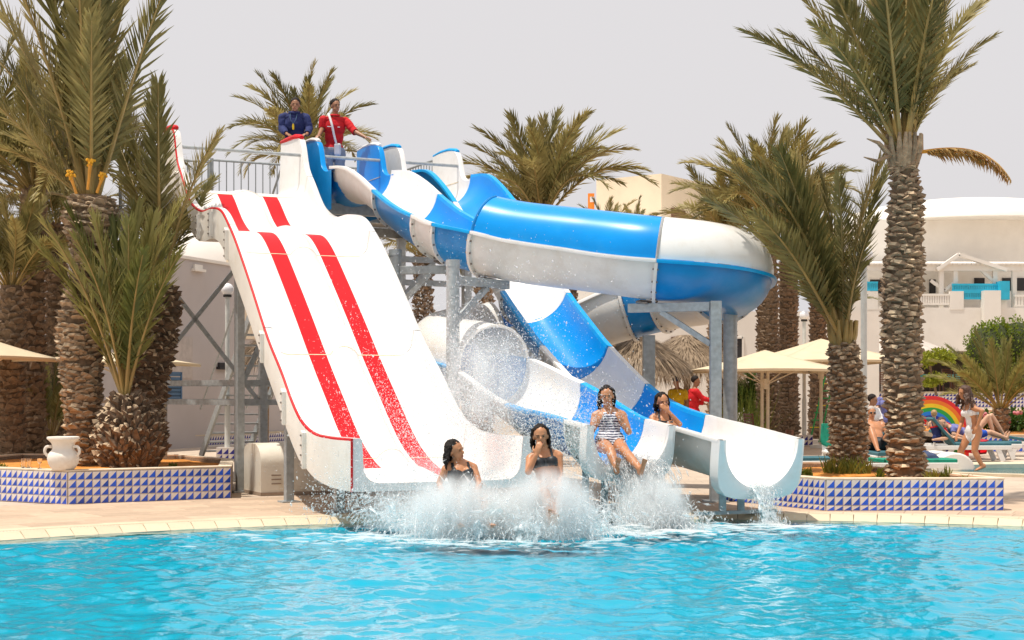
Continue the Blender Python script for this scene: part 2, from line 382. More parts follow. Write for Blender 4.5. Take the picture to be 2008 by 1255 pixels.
def water_sheet():
    ys = [3.0, 6.0, 8.0]; y = 9.0
    while y < PC.y + PR + 0.02: ys.append(y); y += 0.026 + 0.0012 * (y - 9)
    xs = [-8.2, -7.4] + list(np.arange(-6.2, 7.3, 0.042)) + [8.2, 10, 11.2]
    X, Y = np.meshgrid(np.array(xs), np.array(ys)); Z = WZ + wave_height(X, Y)
    ny, nx = X.shape; idx = np.arange(nx * ny).reshape(ny, nx)
    F = np.stack([idx[:-1, :-1], idx[:-1, 1:], idx[1:, 1:], idx[1:, :-1]], -1).reshape(-1, 4)
    V = np.stack([X, Y, Z], -1).reshape(-1, 3)
    ctr = V[F].mean(1); ins = (np.hypot(ctr[:, 0] - PC.x, ctr[:, 1] - PC.y) < PR + 0.03) | ((ctr[:, 1] < PC.y) & (np.abs(ctr[:, 0] - PC.x) < PR + 0.03))
    me = fastmesh("water", V, F[ins], M_water, True)
    o = bpy.data.objects.new("water", me); COL.objects.link(o); return structure(o)
water_sheet()
# paddling pool on the right
kp = structure(bpy.data.objects.new("paddling_pool", None)); COL.objects.link(kp)
o_, i_ = kid_outline(0.36), kid_outline(0.0); mb = MB()
mb.grid([[(*p, -0.3) for p in o_], [(*p, 0.05) for p in o_], [(*p, 0.05) for p in kid_outline(0.06)], [(*p, 0.02) for p in i_], [(*p, -0.35) for p in i_]], closed=True)
mb.obj("coping", M_coping, kp, smooth=True)
structure(sheet_with_holes("paddling_pool_floor", i_, [], -0.34, M_basin))
M_water2 = water_mat("paddling_water", (0.3, 0.86, 0.93), 1.5)
structure(sheet_with_holes("paddling_water", i_, [], -0.06, M_water2))
# ================================================================== the slides and their tower
SD = Vector((0.4347, -0.9006, 0)); SP = Vector((0.9006, 0.4347, 0)); SO = Vector((-5.3, 24.5, 0))
def S(u, v, z=0.0): return SO + SD * u + SP * v + Vector((0, 0, z))

# ---- wide two-lane slide
WLIP = [(-1.15, 5.76), (-0.14, 5.70), (0.0, 5.50), (0.12, 5.20), (0.435, 4.89), (0.95, 4.44), (1.63, 4.20), (2.28, 4.17), (2.81, 4.07), (3.24, 3.81), (3.6, 3.54), (4.32, 2.90), (5.09, 2.18), (5.72, 1.70), (6.12, 1.36), (6.5, 1.12), (6.97, 0.985), (7.59, 0.945), (8.33, 0.94)]
WFLO = [(-1.15, 4.74), (-0.1, 4.73), (0.2, 4.68), (0.435, 4.55), (0.95, 4.15), (1.5, 3.89), (1.9, 3.84), (2.4, 3.83), (2.75, 3.74), (3.1, 3.53), (3.6, 3.13), (4.32, 2.52), (5.09, 1.84), (5.72, 1.32), (6.12, 0.99), (6.5, 0.74), (6.97, 0.55), (7.59, 0.46), (8.33, 0.44)]
wide = thing("wide_slide", "wide white two-lane slide with two red stripes and a red edge", "water slide", S(4, 1, 0))
def wide_row(u):
    zl = interp(WLIP, u); zf = interp(WFLO, u); wd = 2.0; row = []; mi = []
    def add(v, z, m): row.append(S(u, v, z)); mi.append(m)
    add(-0.11, zf - (0.13 if u < 6.5 else 0.09), 1); add(-0.11, zl - 0.026, 2); add(-0.105, zl - 0.004, 2); add(-0.085, zl + 0.004, 0); add(-0.01, zl + 0.004, 0); add(0.012, zl - 0.02, 0)
    fr = min(0.2, (zl - zf) * 0.6)
    for k in range(1, 6):
        a = math.pi / 2 * k / 5; add(0.02 + fr * (1 - math.cos(a)), zf + fr * (1 - math.sin(a)), 0)
    vals = [0.36, 0.505, 0.75, 0.80, 0.84, 0.88, 0.93, 0.97, 1.0, 1.03, 1.07, 1.12, 1.16, 1.20, 1.25, 1.495, 1.64]
    for v in vals:
        dv = abs(v - 1.0); hb = 0.115 * max(0.0, math.cos(min(dv / 0.2, 1) * math.pi / 2)) ** 0.8 if u > -0.2 else 0.0
        if u < 0.6: hb *= max(0, min(1, (u + 0.2) / 0.8))
        if u > 7.6: hb *= max(0.0, (8.33 - u) / 0.73)
        m = 2 if (v in (0.505, 1.25) and u > 0.22 and not 8.0 < u < 8.15) else 0
        add(v, zf + hb, m)
    for k in range(4, -1, -1):
        a = math.pi / 2 * k / 5; add(2.0 - 0.02 - fr * (1 - math.cos(a)) , zf + fr * (1 - math.sin(a)), 0)
    add(2.01, zl + 0.004, 0); add(2.085, zl + 0.004, 0); add(2.105, zl - 0.005, 2); add(2.11, zl - 0.045, 1); add(2.11, zf - (0.13 if u < 6.5 else 0.09), 1)
    return row, mi
BRK = [-1.15, 0.30, 1.62, 3.22, 4.95, 6.7, 8.33]
for s0, s1 in zip(BRK[:-1], BRK[1:]):
    n = max(6, int((s1 - s0) / 0.075)); rows = []; mi = None
    for k in range(n + 1):
        r, m_ = wide_row(lerp(s0 + 0.004, s1 - 0.004, k / n)); rows.append(r); mi = m_ if k == n // 2 or mi is None else mi
    mb = MB()
    ul = [lerp(s0 + 0.004, s1 - 0.004, (k + .5) / n) for k in range(n)]
    # the left stripe ends at the run-out, the right one a little further on
    mb.grid(rows, lambda i, j: 1 if j >= len(mi) - 1 else (0 if (mi[j] == 2 and 10 < j < len(mi) - 8 and ((j < 18 and ul[i] > 7.0) or (j >= 18 and 7.7 < ul[i] < 8.1))) else mi[j]))
    mb.add([rows[0][0], rows[0][-1], rows[-1][-1], rows[-1][0]], [(0, 1, 2, 3)], 1) if False else None
    ub = [[r[0], r[-1]] for r in rows]; mb.grid(ub, 1)
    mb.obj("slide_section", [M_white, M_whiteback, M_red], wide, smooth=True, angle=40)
# vertical flanges with bolts on the outer side, and seams in the bed
for u in BRK[1:-1] + [2.35, 5.9]:
    zl = interp(WLIP, u); zf = interp(WFLO, u); t = Vector((SD.x, SD.y, interp(WFLO, u + .05) * 10 - interp(WFLO, u - .05) * 10)).normalized()
    mb = MB(); mb.obox(S(u, -0.135, (zl + zf) / 2 - 0.08), t * 0.035, SP * 0.028, (0, 0, (zl - zf) / 2 + 0.02))
    f = mb.obj("wall_flange", M_whiteback, wide, bevel=0.006)
    for k in range(4):
        mb = MB(); mb.tube([S(u, -0.160, zf - .06 + (zl - zf) * k / 3.4), S(u, -0.178, zf - .06 + (zl - zf) * k / 3.4)], 0.014, 6); mb.obj("bolt", M_bolt, f)
for u in BRK[1:-1]:
    mb = MB(); r, _ = wide_row(u); r2, _ = wide_row(u + 0.012)
    k0, k1 = 9, len(r) - 8
    mb.grid([[p + Vector((0, 0, 0.004)) for p in r[k0:k1]], [p + Vector((0, 0, 0.004)) for p in r2[k0:k1]]]); mb.obj("bed_seam", M_grp, wide)
# end lip with its small red mark
mb = MB(); r, _ = wide_row(8.33)
top = [p + SD * 0.012 for p in r[1:-1]]; botm = [Vector((p.x, p.y, r[0].z)) for p in top]
mb.grid([top, botm], lambda i, j: 0); mb.grid([[p - SD * 0.016 for p in top], [p - SD * 0.016 for p in botm]])
mb.obj("end_plate", [M_white], wide)
mb = MB(); q0, q1 = r[1] + SD * .02 - SP * .004, r[0] + SD * .02 - SP * .004; mb.beam(q0 + Vector((0, 0, .03)), q1, .02, .025, up=SD); mb.obj("end_edge", M_red, wide)
# the caps of the entry walls and the grab bar
for v in (-0.05, 2.05):
    pts = [S(u, v, interp(WLIP, u) + 0.02) for u in (-1.16, -0.8, -0.4, -0.2, -0.12)]
    mb = MB(); mb.tube(pts, [0.04, 0.05, 0.05, 0.045, 0.03], 10, sx=1.4); mb.obj("wall_cap", M_red, wide, smooth=True)
mb = MB(); mb.tube([S(-0.05, -0.02, 5.40), S(-0.05, 2.02, 5.40)], 0.028, 10); mb.obj("grab_bar", M_steel, wide, smooth=True)

# ---- flumes
FR = 0.5
class Flume:
    def __init__(s, pts, bank=None):
        s.p = catmull(pts, 0.07); n = len(s.p); s.L = [0.0]
        for i in range(1, n): s.L.append(s.L[-1] + (s.p[i] - s.p[i - 1]).length)
        s.T = []; s.N = []; s.U = []
        for i in range(n):
            t = (s.p[min(i + 1, n - 1)] - s.p[max(i - 1, 0)]).normalized(); r = Vector((t.y, -t.x, 0)).normalized(); u = r.cross(t)
            if bank:
                a = math.radians(interp(bank, s.L[i])); r, u = r * math.cos(a) + u * math.sin(a), u * math.cos(a) - r * math.sin(a)
            s.T.append(t); s.N.append(r); s.U.append(u)
    def idx(s, l):
        return min(range(len(s.L)), key=lambda i: abs(s.L[i] - l))
    def near(s, pt): pt = Vector(pt); return s.L[min(range(len(s.p)), key=lambda i: (s.p[i] - pt).length)]
    def at(s, i, a, b): return s.p[i] + s.N[i] * a + s.U[i] * b
def u_profile(R=FR, th=0.022, lip=0.085, n=18):
    """closed outline of a U-shaped trough: (a, b, material: 0 inside, 1 outside, 2 lip)"""
    pr = []
    for k in range(n + 1):
        f = math.pi + math.pi * k / n; pr.append((R * math.cos(f), R * math.sin(f) * 1.04, 0))
    pr += [(R + 0.008, 0.05, 2), (R + lip, 0.05, 2), (R + lip + 0.004, 0.035, 2), (R + lip, 0.004, 1), (R + th, 0.0, 1)]
    for k in range(n + 1):
        f = 2 * math.pi - math.pi * k / n; pr.append(((R + th) * math.cos(f), (R + th) * math.sin(f) * 1.04 - 0.001, 1))
    pr += [(-R - lip, 0.004, 2), (-R - lip - 0.004, 0.035, 2), (-R - lip, 0.05, 2), (-R - 0.008, 0.05, 2)]
    return pr
UP = u_profile()
def flume_section(F, l0, l1, mats, parent, name="flume_section"):
    i0, i1 = F.idx(l0), F.idx(l1); rows = [[F.at(i, a, b) for a, b, _ in UP] for i in range(i0, i1 + 1)]
    rows[0] = [p + F.T[i0] * 0.004 for p in rows[0]]; rows[-1] = [p - F.T[i1] * 0.004 for p in rows[-1]]
    mb = MB(); mb.grid(rows, lambda i, j: UP[j][2], closed=True)
    n = len(UP)
    for r in (rows[0], rows[-1]):
        h = 19; mb.add(r, [(k, k + 1, n - 5 - k - 1 + 0, n - 5 - k) for k in range(0, 18)])
    return mb.obj(name, mats, parent, smooth=True, angle=40)
def flume_flange(F, l, parent, m=None):
    i = F.idx(l); mb = MB(); rows = []
    for dl in (-0.022, 0.022):
        for R in (FR + 0.024, FR + 0.075):
            rows.append([F.at(i, R * math.cos(math.pi + math.pi * k / 20), R * 1.03 * math.sin(math.pi + math.pi * k / 20)) + F.T[i] * dl for k in range(21)])
    mb.grid([rows[0], rows[1], rows[3], rows[2], rows[0]]); f = mb.obj("joint_flange", m or M_whiteback, parent, smooth=True)
    b = MB()
    for k in range(1, 20, 2):
        a = math.pi + math.pi * k / 20; c = F.at(i, (FR + 0.055) * math.cos(a), (FR + 0.055) * 1.03 * math.sin(a)); b.tube([c - F.T[i] * 0.04, c + F.T[i] * 0.04], 0.014, 6)
    stuff(b.obj("bolts", M_bolt, f))
def flume_cover(F, l0, l1, f0, f1, m, mout, parent, name="splash_cover"):
    i0, i1 = F.idx(l0), F.idx(l1); n = 14; rows = []
    for i in range(i0, i1 + 1):
        r = []
        for k in range(n + 1):
            f = math.radians(lerp(f0, f1, k / n)); r.append(F.at(i, (FR + 0.03) * math.cos(f), (FR + 0.03) * math.sin(f) + 0.055))
        for k in range(n, -1, -1):
            f = math.radians(lerp(f0, f1, k / n)); r.append(F.at(i, (FR + 0.005) * math.cos(f), (FR + 0.005) * math.sin(f) + 0.055))
        rows.append(r)
    mb = MB(); mb.grid(rows, lambda i, j: 1 if n < j < 2 * n + 1 else 0, closed=True)
    for r in (rows[0], rows[-1]): mb.add(r, [(k, k + 1, 2 * n - k, 2 * n + 1 - k) for k in range(n)])
    o = mb.obj(name, [m, mout], parent, smooth=True, angle=40)
    # stiffening rims at the two ends and along the top edge
    i_list = list(range(i0, i1 + 1)); mb = MB()
    mb.tube([F.at(i, (FR + 0.017) * math.cos(math.radians(f1)), (FR + 0.017) * math.sin(math.radians(f1)) + 0.058) for i in i_list], 0.022, 6)
    mb.obj("edge_bead", mout, o, smooth=True)
    for i in (i0, i1):
        mb = MB(); mb.tube([F.at(i, (FR + 0.03) * math.cos(math.radians(lerp(f0, f1, k / 10))), (FR + 0.03) * math.sin(math.radians(lerp(f0, f1, k / 10))) + 0.055) for k in range(11)], 0.02, 6); mb.obj("end_rim", mout, o, smooth=True)
    return o
def end_plate(F, parent, drop=0.10):
    i = len(F.p) - 1; n = 18; inner = [F.at(i, FR * math.cos(math.pi + math.pi * k / n), FR * 1.04 * math.sin(math.pi + math.pi * k / n)) for k in range(n + 1)]
    outer = []
    for k in range(n + 1):
        a = math.pi + math.pi * k / n; c, s_ = math.cos(a), math.sin(a); q = 1 / (abs(c) ** 5 + abs(s_) ** 5) ** 0.2
        outer.append(F.at(i, (FR + 0.085) * c * q, (FR + drop) * s_ * q))
    inner = [F.at(i, FR, 0.05)][:0] + inner
    up = F.U[i] * 0.05
    inner = [inner[0] + up] + inner + [inner[-1] + up]; outer = [outer[0] + up] + outer + [outer[-1] + up]
    t = F.T[i]; mb = MB()
    loop = [[p + t * 0.0 for p in inner], [p + t * 0.05 for p in inner], [p + t * 0.075 for p in [a_.lerp(b_, 0.5) for a_, b_ in zip(inner, outer)]], [p + t * 0.05 for p in outer], [p - t * 0.12 for p in outer]]
    mb.grid(loop); mb.obj("outlet_rim", M_white, parent, smooth=True, angle=50)
def entry(parent, vc, m_in, m_out, m_cap):
    """the trough on the platform, with its two tall side walls, in front of which a rider sits down"""
    for sgn in (-1, 1):
        mb = MB(); rows = []
        for k in range(31):
            u = lerp(-1.15, 0.62, k / 30)
            top = interp([(-1.15, 5.72), (-0.6, 5.74), (-0.12, 5.66), (0.0, 5.50), (0.10, 5.24), (0.3, 5.12), (0.62, 5.10)], u)
            r = [S(u, vc + sgn * 0.585, 4.45), S(u, vc + sgn * 0.585, top - 0.01), S(u, vc + sgn * 0.57, top), S(u, vc + sgn * 0.51, top), S(u, vc + sgn * 0.497, top - 0.01), S(u, vc + sgn * 0.497, 5.0)]
            for q in range(1, 7):
                a = math.pi / 2 * q / 6; r.append(S(u, vc + sgn * 0.497 * math.cos(a), 5.0 - 0.42 * math.sin(a)))
            rows.append(r)
        mb.grid(rows, lambda i, j: 1 if j < 1 else 0)
        mb.add(rows[0], [(0, 1, 2, 3, 4, 5, 6)], 1)
        mb.obj("entry_wall", [m_in, m_out, m_cap], parent, smooth=True, angle=40)
        mb = MB(); mb.tube([S(u, vc + sgn * 0.545, interp([(-1.15, 5.72), (-0.6, 5.74), (-0.12, 5.66), (0.02, 5.46)], u) + 0.012) for u in (-1.16, -0.8, -0.45, -0.22, -0.13)], [0.03, 0.038, 0.038, 0.035, 0.025], 10, sx=1.5)
        mb.obj("wall_cap", m_cap, parent, smooth=True)
        mb = MB(); mb.obox(S(-0.55, vc + sgn * 0.4945, 5.12), SD * 0.56, SP * 0.002, (0, 0, 0.006)); mb.obj("wall_seam", M_grp, parent)
    mb = MB(); mb.tube([S(-0.02, vc - 0.52, 5.40), S(-0.02, vc + 0.52, 5.40)], 0.028, 10); mb.obj("grab_bar", M_steel, parent, smooth=True)

WM = [M_white, M_whiteback, M_white]; BM_ = [M_blue, M_blueback, M_sky]
# flume A: from the blue entry through the big right-hand bend, back behind and out in the middle
def Sv(u, v, z): q = S(u, v, z); return (q.x, q.y, q.z)
FA = Flume([Sv(0.5, 2.9, 5.12), Sv(1.13, 2.9, 5.03), Sv(1.8, 2.9, 4.80), Sv(2.53, 2.9, 4.47), Sv(3.2, 2.92, 4.18), Sv(3.85, 2.98, 3.95),
            (-0.55, 21.85, 3.74), (0.1, 21.5, 3.55), (1.0, 21.08, 3.40), (1.9, 20.66, 3.25), (2.55, 20.74, 3.19), (3.04, 21.25, 3.14), (3.17, 22.0, 3.08), (2.93, 22.85, 3.02), (2.3, 23.42, 2.94),
            (1.5, 23.68, 2.74), (0.6, 23.75, 2.44), (-0.2, 23.65, 2.28), (-0.75, 23.3, 2.18), (-1.0, 22.65, 2.07), (-0.8, 21.95, 1.95), (-0.25, 21.0, 1.80), (0.30, 19.85, 1.47), (0.83, 18.76, 1.22), (1.13, 18.13, 1.09), (1.36, 17.65, 1.03)],
           bank=[(0, 0), (4, 0), (6, -6), (9, -12), (11.5, -22), (13, -14), (15, -4), (17, -10), (18.5, -14), (20, 0), (30, 0)])
fa = thing("spiral_flume", "blue and white flume that bends round to the right and ends in the middle", "water slide", (1.0, 21.0, 0))
entry(fa, 2.9, M_blue, M_blueback, M_white)
la = [0.0, FA.near(Sv(2.45, 2.9, 4.5)), FA.near(Sv(3.75, 2.97, 3.98)), FA.near((-0.72, 22.0, 3.8)), FA.near((-0.28, 21.7, 3.66)), FA.near((2.0, 20.65, 3.24)), FA.near((3.08, 22.4, 3.05)), FA.near((2.35, 23.45, 2.94)), FA.near((1.75, 23.63, 2.8)), FA.near((1.1, 23.72, 2.6)), FA.near((0.2, 23.7, 2.35)), FA.near((-0.3, 23.6, 2.26)), FA.near((-0.72, 21.8, 1.9)), FA.near((-0.25, 21.0, 1.8)), FA.near((0.45, 19.55, 1.4)), FA.near((1.12, 18.15, 1.1)), FA.L[-1]]
ca = [WM, BM_, WM, BM_, WM, BM_, WM, BM_, WM, BM_, WM, BM_, BM_, WM, BM_, WM]
for k in range(len(ca)):
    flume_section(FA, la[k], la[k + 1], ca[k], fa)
    if k: flume_flange(FA, la[k], fa, M_blueback if ca[k] is BM_ and ca[k - 1] is BM_ else None)
flume_cover(FA, la[4], la[5], 0, 82, M_blue, M_blueback, fa)
flume_cover(FA, la[5], FA.near((3.16, 21.95, 3.08)), 0, 82, M_white, M_whiteback, fa)
flume_cover(FA, FA.near((3.16, 22.02, 3.08)), la[7], 0, 50, M_blue, M_blueback, fa)
flume_cover(FA, la[10] + 0.1, la[11], 0, 55, M_blue, M_blueback, fa)
flume_cover(FA, la[11], la[13], 0, 178, M_white, M_whiteback, fa)
end_plate(FA, fa)
# flume B: from the white entry straight down to the right-hand outlet
LB = [(0.5, 5.14), (1.1, 5.07), (1.6, 4.84), (2.17, 4.47), (2.68, 4.06), (3.3, 3.50), (3.98, 2.92), (4.8, 2.36), (5.27, 2.07), (6.3, 1.53), (7.02, 1.27), (7.81, 1.12), (8.86, 0.99), (9.75, 0.87)]
FB = Flume([Sv(u, 4.35, z) for u, z in LB])
fb = thing("straight_flume", "blue and white flume running straight down to the outlet on the right", "water slide", (0.7, 22.0, 0))
entry(fb, 4.35, M_white, M_whiteback, M_sky)
lb = [0.0] + [FB.near(Sv(u, 4.35, interp(LB, u))) for u in (2.2, 4.0, 5.27, 6.3, 7.81)] + [FB.L[-1]]
for k, m_ in enumerate([BM_, WM, BM_, WM, BM_, WM]):
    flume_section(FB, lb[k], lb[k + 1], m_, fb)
    if k: flume_flange(FB, lb[k], fb)
end_plate(FB, fb, 0.14)

X_BEND = (1432 - CX) * 21.8 / FPX
# ---- supports of the flumes: steel posts with arms
def post(label, x, y, top, r, arms=(), square=False, cap=True, group="steel posts under the flumes"):
    t = thing("support_post", label, "support post", (x, y, 0), group)
    mb = MB()
    if square: mb.box(x - r, x + r, y - r, y + r, 0.012, top)
    else: mb.tube([(x, y, 0.012), (x, y, top)], r, 20)
    mb.obj("pole", M_steel, t, smooth=not square, bevel=0.008 if square else 0)
    mb = MB(); mb.box(x - r - .09, x + r + .09, y - r - .09, y + r + .09, 0.004, 0.024); mb.obj("base_plate", M_steel, t)
    if cap and not square:
        mb = MB(); mb.tube([(x, y, top - 0.08), (x, y, top + 0.012)], r + 0.006, 20); mb.obj("post_cap", M_steel, t, smooth=True)
    for (px, py, pz, drop) in arms:
        p = Vector((px, py, pz)); a = Vector((x, y, pz)); dirn = (p - a).normalized()
        mb = MB(); mb.beam(a + dirn * r * 0.9, p, 0.10, 0.12); mb.obj("arm", M_steel, t, bevel=0.006)
        mb = MB(); mb.beam(Vector((x, y, pz - drop)) + dirn * r * 0.9, a.lerp(p, 0.62) - Vector((0, 0, 0.06)), 0.07, 0.07); mb.obj("brace", M_steel, t)
    return t
def saddle(t, F, l, zarm):
    i = F.idx(l); c = F.at(i, 0, -FR * 1.04 - 0.03)
    mb = MB(); mb.obox(c - Vector((0, 0, 0.03)), F.T[i] * 0.08, F.N[i] * 0.16, F.U[i] * 0.012); mb.box(c.x - .03, c.x + .03, c.y - .03, c.y + .03, min(zarm, c.z - .03), c.z - .03); mb.obj("saddle", M_bolt, t)
i = FA.idx(la[4] + 0.15); c = FA.at(i, 0, -0.62)
t = post("round steel post with a braced arm under the start of the blue bend", -0.80, 20.72, 3.24, 0.09, [(c.x + 0.25, c.y, c.z - 0.04, 0.55)]); saddle(t, FA, la[4] + 0.15, c.z)
i = FA.idx(la[2] + 0.2); c = FA.at(i, 0, -0.62)
t = post("round steel post beside the top of the wide slide's right wall", -1.72, 22.55, 3.55, 0.09, [(c.x + 0.1, c.y, c.z - 0.06, 0.5)]); saddle(t, FA, la[2] + 0.2, c.z)
i = FA.idx(la[5] - 0.15); c = FA.at(i, 0, -0.62)
t = post("square steel post with an angled arm left of the thick round post", 2.70, 20.3, c.z + 0.02, 0.075, [(c.x - 0.2, c.y, c.z - 0.05, 0.5)], square=True); saddle(t, FA, la[5] - 0.15, c.z)
i = FA.idx(FA.near((3.12, 21.6, 3.12))); c = FA.at(i, 0, -0.60)
post("thick round steel post under the right-hand bend", X_BEND, 21.8, 2.60, 0.10)
i = FA.idx(FA.near((2.05, 23.55, 2.87))); c = FA.at(i, 0, -0.58)
post("short square steel post under the returning flume, in front of the thatch", c.x, c.y, c.z - 0.03, 0.09, square=True)
# low frames under the outlets
for F, nm, g, g2 in ((FB, "right-hand", 0.13, 0.62), (FA, "middle", 0.13, 0.88)):
    i = F.idx(F.L[-1] - g2); c = F.at(i, 0, 0)
    t = thing("outlet_stand", "low steel stand under the %s flume outlet" % nm, "stand", (c.x, c.y, 0), "stands under the outlets")
    for sgn in (-1, 1):
        q = F.at(i, sgn * g, 0); mb = MB(); mb.box(q.x - .04, q.x + .04, q.y - .04, q.y + .04, 0.02, c.z - 0.56); mb.obj("leg", M_steel, t)
    mb = MB(); mb.beam(F.at(i, -0.62, 0) * Vector((1, 1, 0)) + Vector((0, 0, 0.04)) if False else Vector((F.at(i, -0.62, 0).x, F.at(i, -0.62, 0).y, 0.035)), Vector((F.at(i, 0.5, 0).x, F.at(i, 0.5, 0).y, 0.035)), 0.10, 0.04); mb.obj("base_rail", M_steel, t)

# ---- the tower
tower = thing("slide_tower", "galvanised steel slide tower with a railed platform and X-braces", "tower", S(-2, 2.4, 0))
PZ = 4.70; V0, V1, U0, U1 = -0.35, 5.15, -3.3, -1.02
mb = MB(); mb.prism([S(U0, V0, PZ), S(U1, V0, PZ), S(U1, V1, PZ), S(U0, V1, PZ)], (0, 0, -0.06)); mb.obj("platform_deck", mat("chequer_plate", (0.30, 0.29, 0.28), 0.6, 0.2, 20, metal=0.3), tower)
for (a, b) in (((U0, V0), (U0, V1)), ((U1, V0), (U1, V1)), ((-0.05, V0), (-0.05, V1)), ((U0, V0), (-0.05, V0)), ((U0, V1), (-0.05, V1)), ((U0, 2.25), (-0.05, 2.25))):
    mb = MB(); mb.beam(S(a[0], a[1], PZ - 0.16), S(b[0], b[1], PZ - 0.16), 0.10, 0.18); mb.obj("floor_beam", M_steel, tower)
cols = [(0.02, 0.95), (-3.2, -0.25), (-3.2, 2.3), (-3.2, 5.05), (-0.1, 2.28), (-0.1, 5.05), (-0.1, -0.28)]
for u, v in cols:
    q = S(u, v); zt = PZ - 0.25 if (u, v) != (0.02, 0.95) else 4.5
    mb = MB(); mb.obox((q.x, q.y, zt / 2), SD * 0.07, SP * 0.07, (0, 0, zt / 2 - 0.005)); mb.obj("column", M_steel, tower, bevel=0.006)
q1 = S(2.55, 0.28); zt = interp(WFLO, 2.55) - 0.16
for (u, v) in ((2.55, 0.25), (2.55, 1.75), (4.9, 0.25), (4.9, 1.75), (6.75, 0.3), (6.75, 1.7)):
    q = S(u, v); zt = interp(WFLO, u) - 0.14
    mb = MB(); mb.obox((q.x, q.y, zt / 2), SD * 0.055, SP * 0.055, (0, 0, zt / 2 - 0.005)); mb.obj("column", M_steel, tower, bevel=0.006)
    mb = MB(); mb.obox((q.x, q.y, 0.015), SD * 0.12, SP * 0.12, (0, 0, 0.012)); mb.obj("foot_plate", M_steel, tower)
for u in (2.55, 4.9, 6.75):
    mb = MB(); z = interp(WFLO, u) - 0.19; mb.beam(S(u, 0.0, z), S(u, 2.0, z), 0.10, 0.10); mb.obj("cross_beam", M_steel, tower)
for (ua, va, ub, vb, za, zb) in ((-3.2, -0.25, -0.1, -0.28, 1.15, 4.4), (-3.2, -0.25, -0.1, -0.28, 4.4, 1.15), (-3.2, -0.25, -3.2, 2.3, 1.2, 4.4), (-3.2, 2.3, -3.2, -0.25, 1.2, 4.4), (-0.1, 2.28, -0.1, 5.05, 1.4, 4.4), (-0.1, 5.05, -0.1, 2.28, 1.4, 4.4), (0.02, 0.95, -0.1, 2.28, 1.5, 4.3), (-0.1, 2.28, 0.02, 0.95, 1.5, 4.3)):
    mb = MB(); mb.beam(S(ua, va, za), S(ub, vb, zb), 0.05, 0.075); mb.obj("brace", M_steel, tower)
for z in (1.30, 1.62):
    for (ua, va, ub, vb) in ((-3.2, -0.25, 0.02, 0.95), (0.02, 0.95, -0.1, 2.28), (-3.2, -0.25, -3.2, 2.3)):
        mb = MB(); mb.beam(S(ua, va, z), S(ub, vb, z), 0.06, 0.09); mb.obj("rail_beam", M_steel, tower)
for z in (3.35, 3.75):
    mb = MB(); mb.beam(S(-0.1, 2.28, z), S(-0.1, 5.05, z), 0.06, 0.10); mb.obj("rail_beam", M_steel, tower)
def railing(parent, a, b, h=1.0, z0=None, pitch=0.13, name="railing", diag=0.0):
    """a railing panel: rails, end posts and each upright bar"""
    a = Vector(a); b = Vector(b); up = Vector((0, 0, 1)); L = (b - a).length; n = max(2, int(L / pitch))
    mb = MB(); mb.tube([a + up * h, b + up * h], 0.022, 8); p = mb.obj(name, M_steel, parent, smooth=True)
    mb = MB(); mb.tube([a + up * 0.10, b + up * 0.10], 0.016, 6); mb.obj("bottom_rail", M_steel, p)
    bar = MB(); bar.tube([(0, 0, 0.10), (0, 0, h)], 0.0105, 6); me = bar.mesh("bar", M_steel)
    pm = MB(); pm.box(-.028, .028, -.028, .028, 0.0, h + 0.03); pme = pm.mesh("rail_post", M_steel)
    for k in range(1, n): inst("bar", me, Matrix.Translation(a.lerp(b, k / n)), p)
    for q in (a, b): inst("rail_post", pme, Matrix.Translation(q), p)
railing(tower, S(U0 + .05, V0 + .05, PZ), S(U0 + .05, 1.3, PZ), 0.98)
railing(tower, S(U0 + .05, 1.35, PZ), S(U0 + .05, 3.0, PZ), 1.02)
railing(tower, S(U0 + .05, 3.05, PZ), S(U0 + .05, V1 - .05, PZ), 1.05)
railing(tower, S(U0 + .05, V0 + .05, PZ), S(-1.2, V0 + .05, PZ), 0.98)
railing(tower, S(U0 + .05, V1 - .05, PZ), S(-1.1, V1 - .05, PZ), 1.05)
railing(tower, S(-1.12, 2.14, PZ), S(-1.12, 2.32, PZ), 1.0, pitch=0.16)
railing(tower, S(-1.12, 3.55, PZ), S(-1.12, 3.74, PZ), 1.0, pitch=0.16)
# stair up the back of the tower
for k in range(22):
    z = PZ - 0.205 * (k + 1); u = U0 - 0.25 - 0.26 * k
    mb = MB(); mb.prism([S(u - .14, 2.7, z), S(u + .14, 2.7, z), S(u + .14, 3.7, z), S(u - .14, 3.7, z)], (0, 0, -0.035)); mb.obj("tread", M_steel, tower)
for v in (2.68, 3.72):
    mb = MB(); mb.beam(S(U0, v, PZ - 0.15), S(U0 - 6.0, v, PZ - 4.68), 0.05, 0.2); mb.obj("stringer", M_steel, tower)
    mb = MB(); mb.tube([S(U0, v, PZ + 0.95), S(U0 - 6.0, v, PZ - 3.6)], 0.022, 8); mb.obj("handrail", M_steel, tower)
ra = P(795, 690, 30.0); rb = P(960, 690, 30.6)
rl = thing("steel_railing", "low galvanised railing with upright bars behind the flumes", "railing", (ra.x, ra.y, 0))
railing(rl, (ra.x, ra.y, 0.0), (rb.x, rb.y, 0.0), 3.6 if False else 1.1)
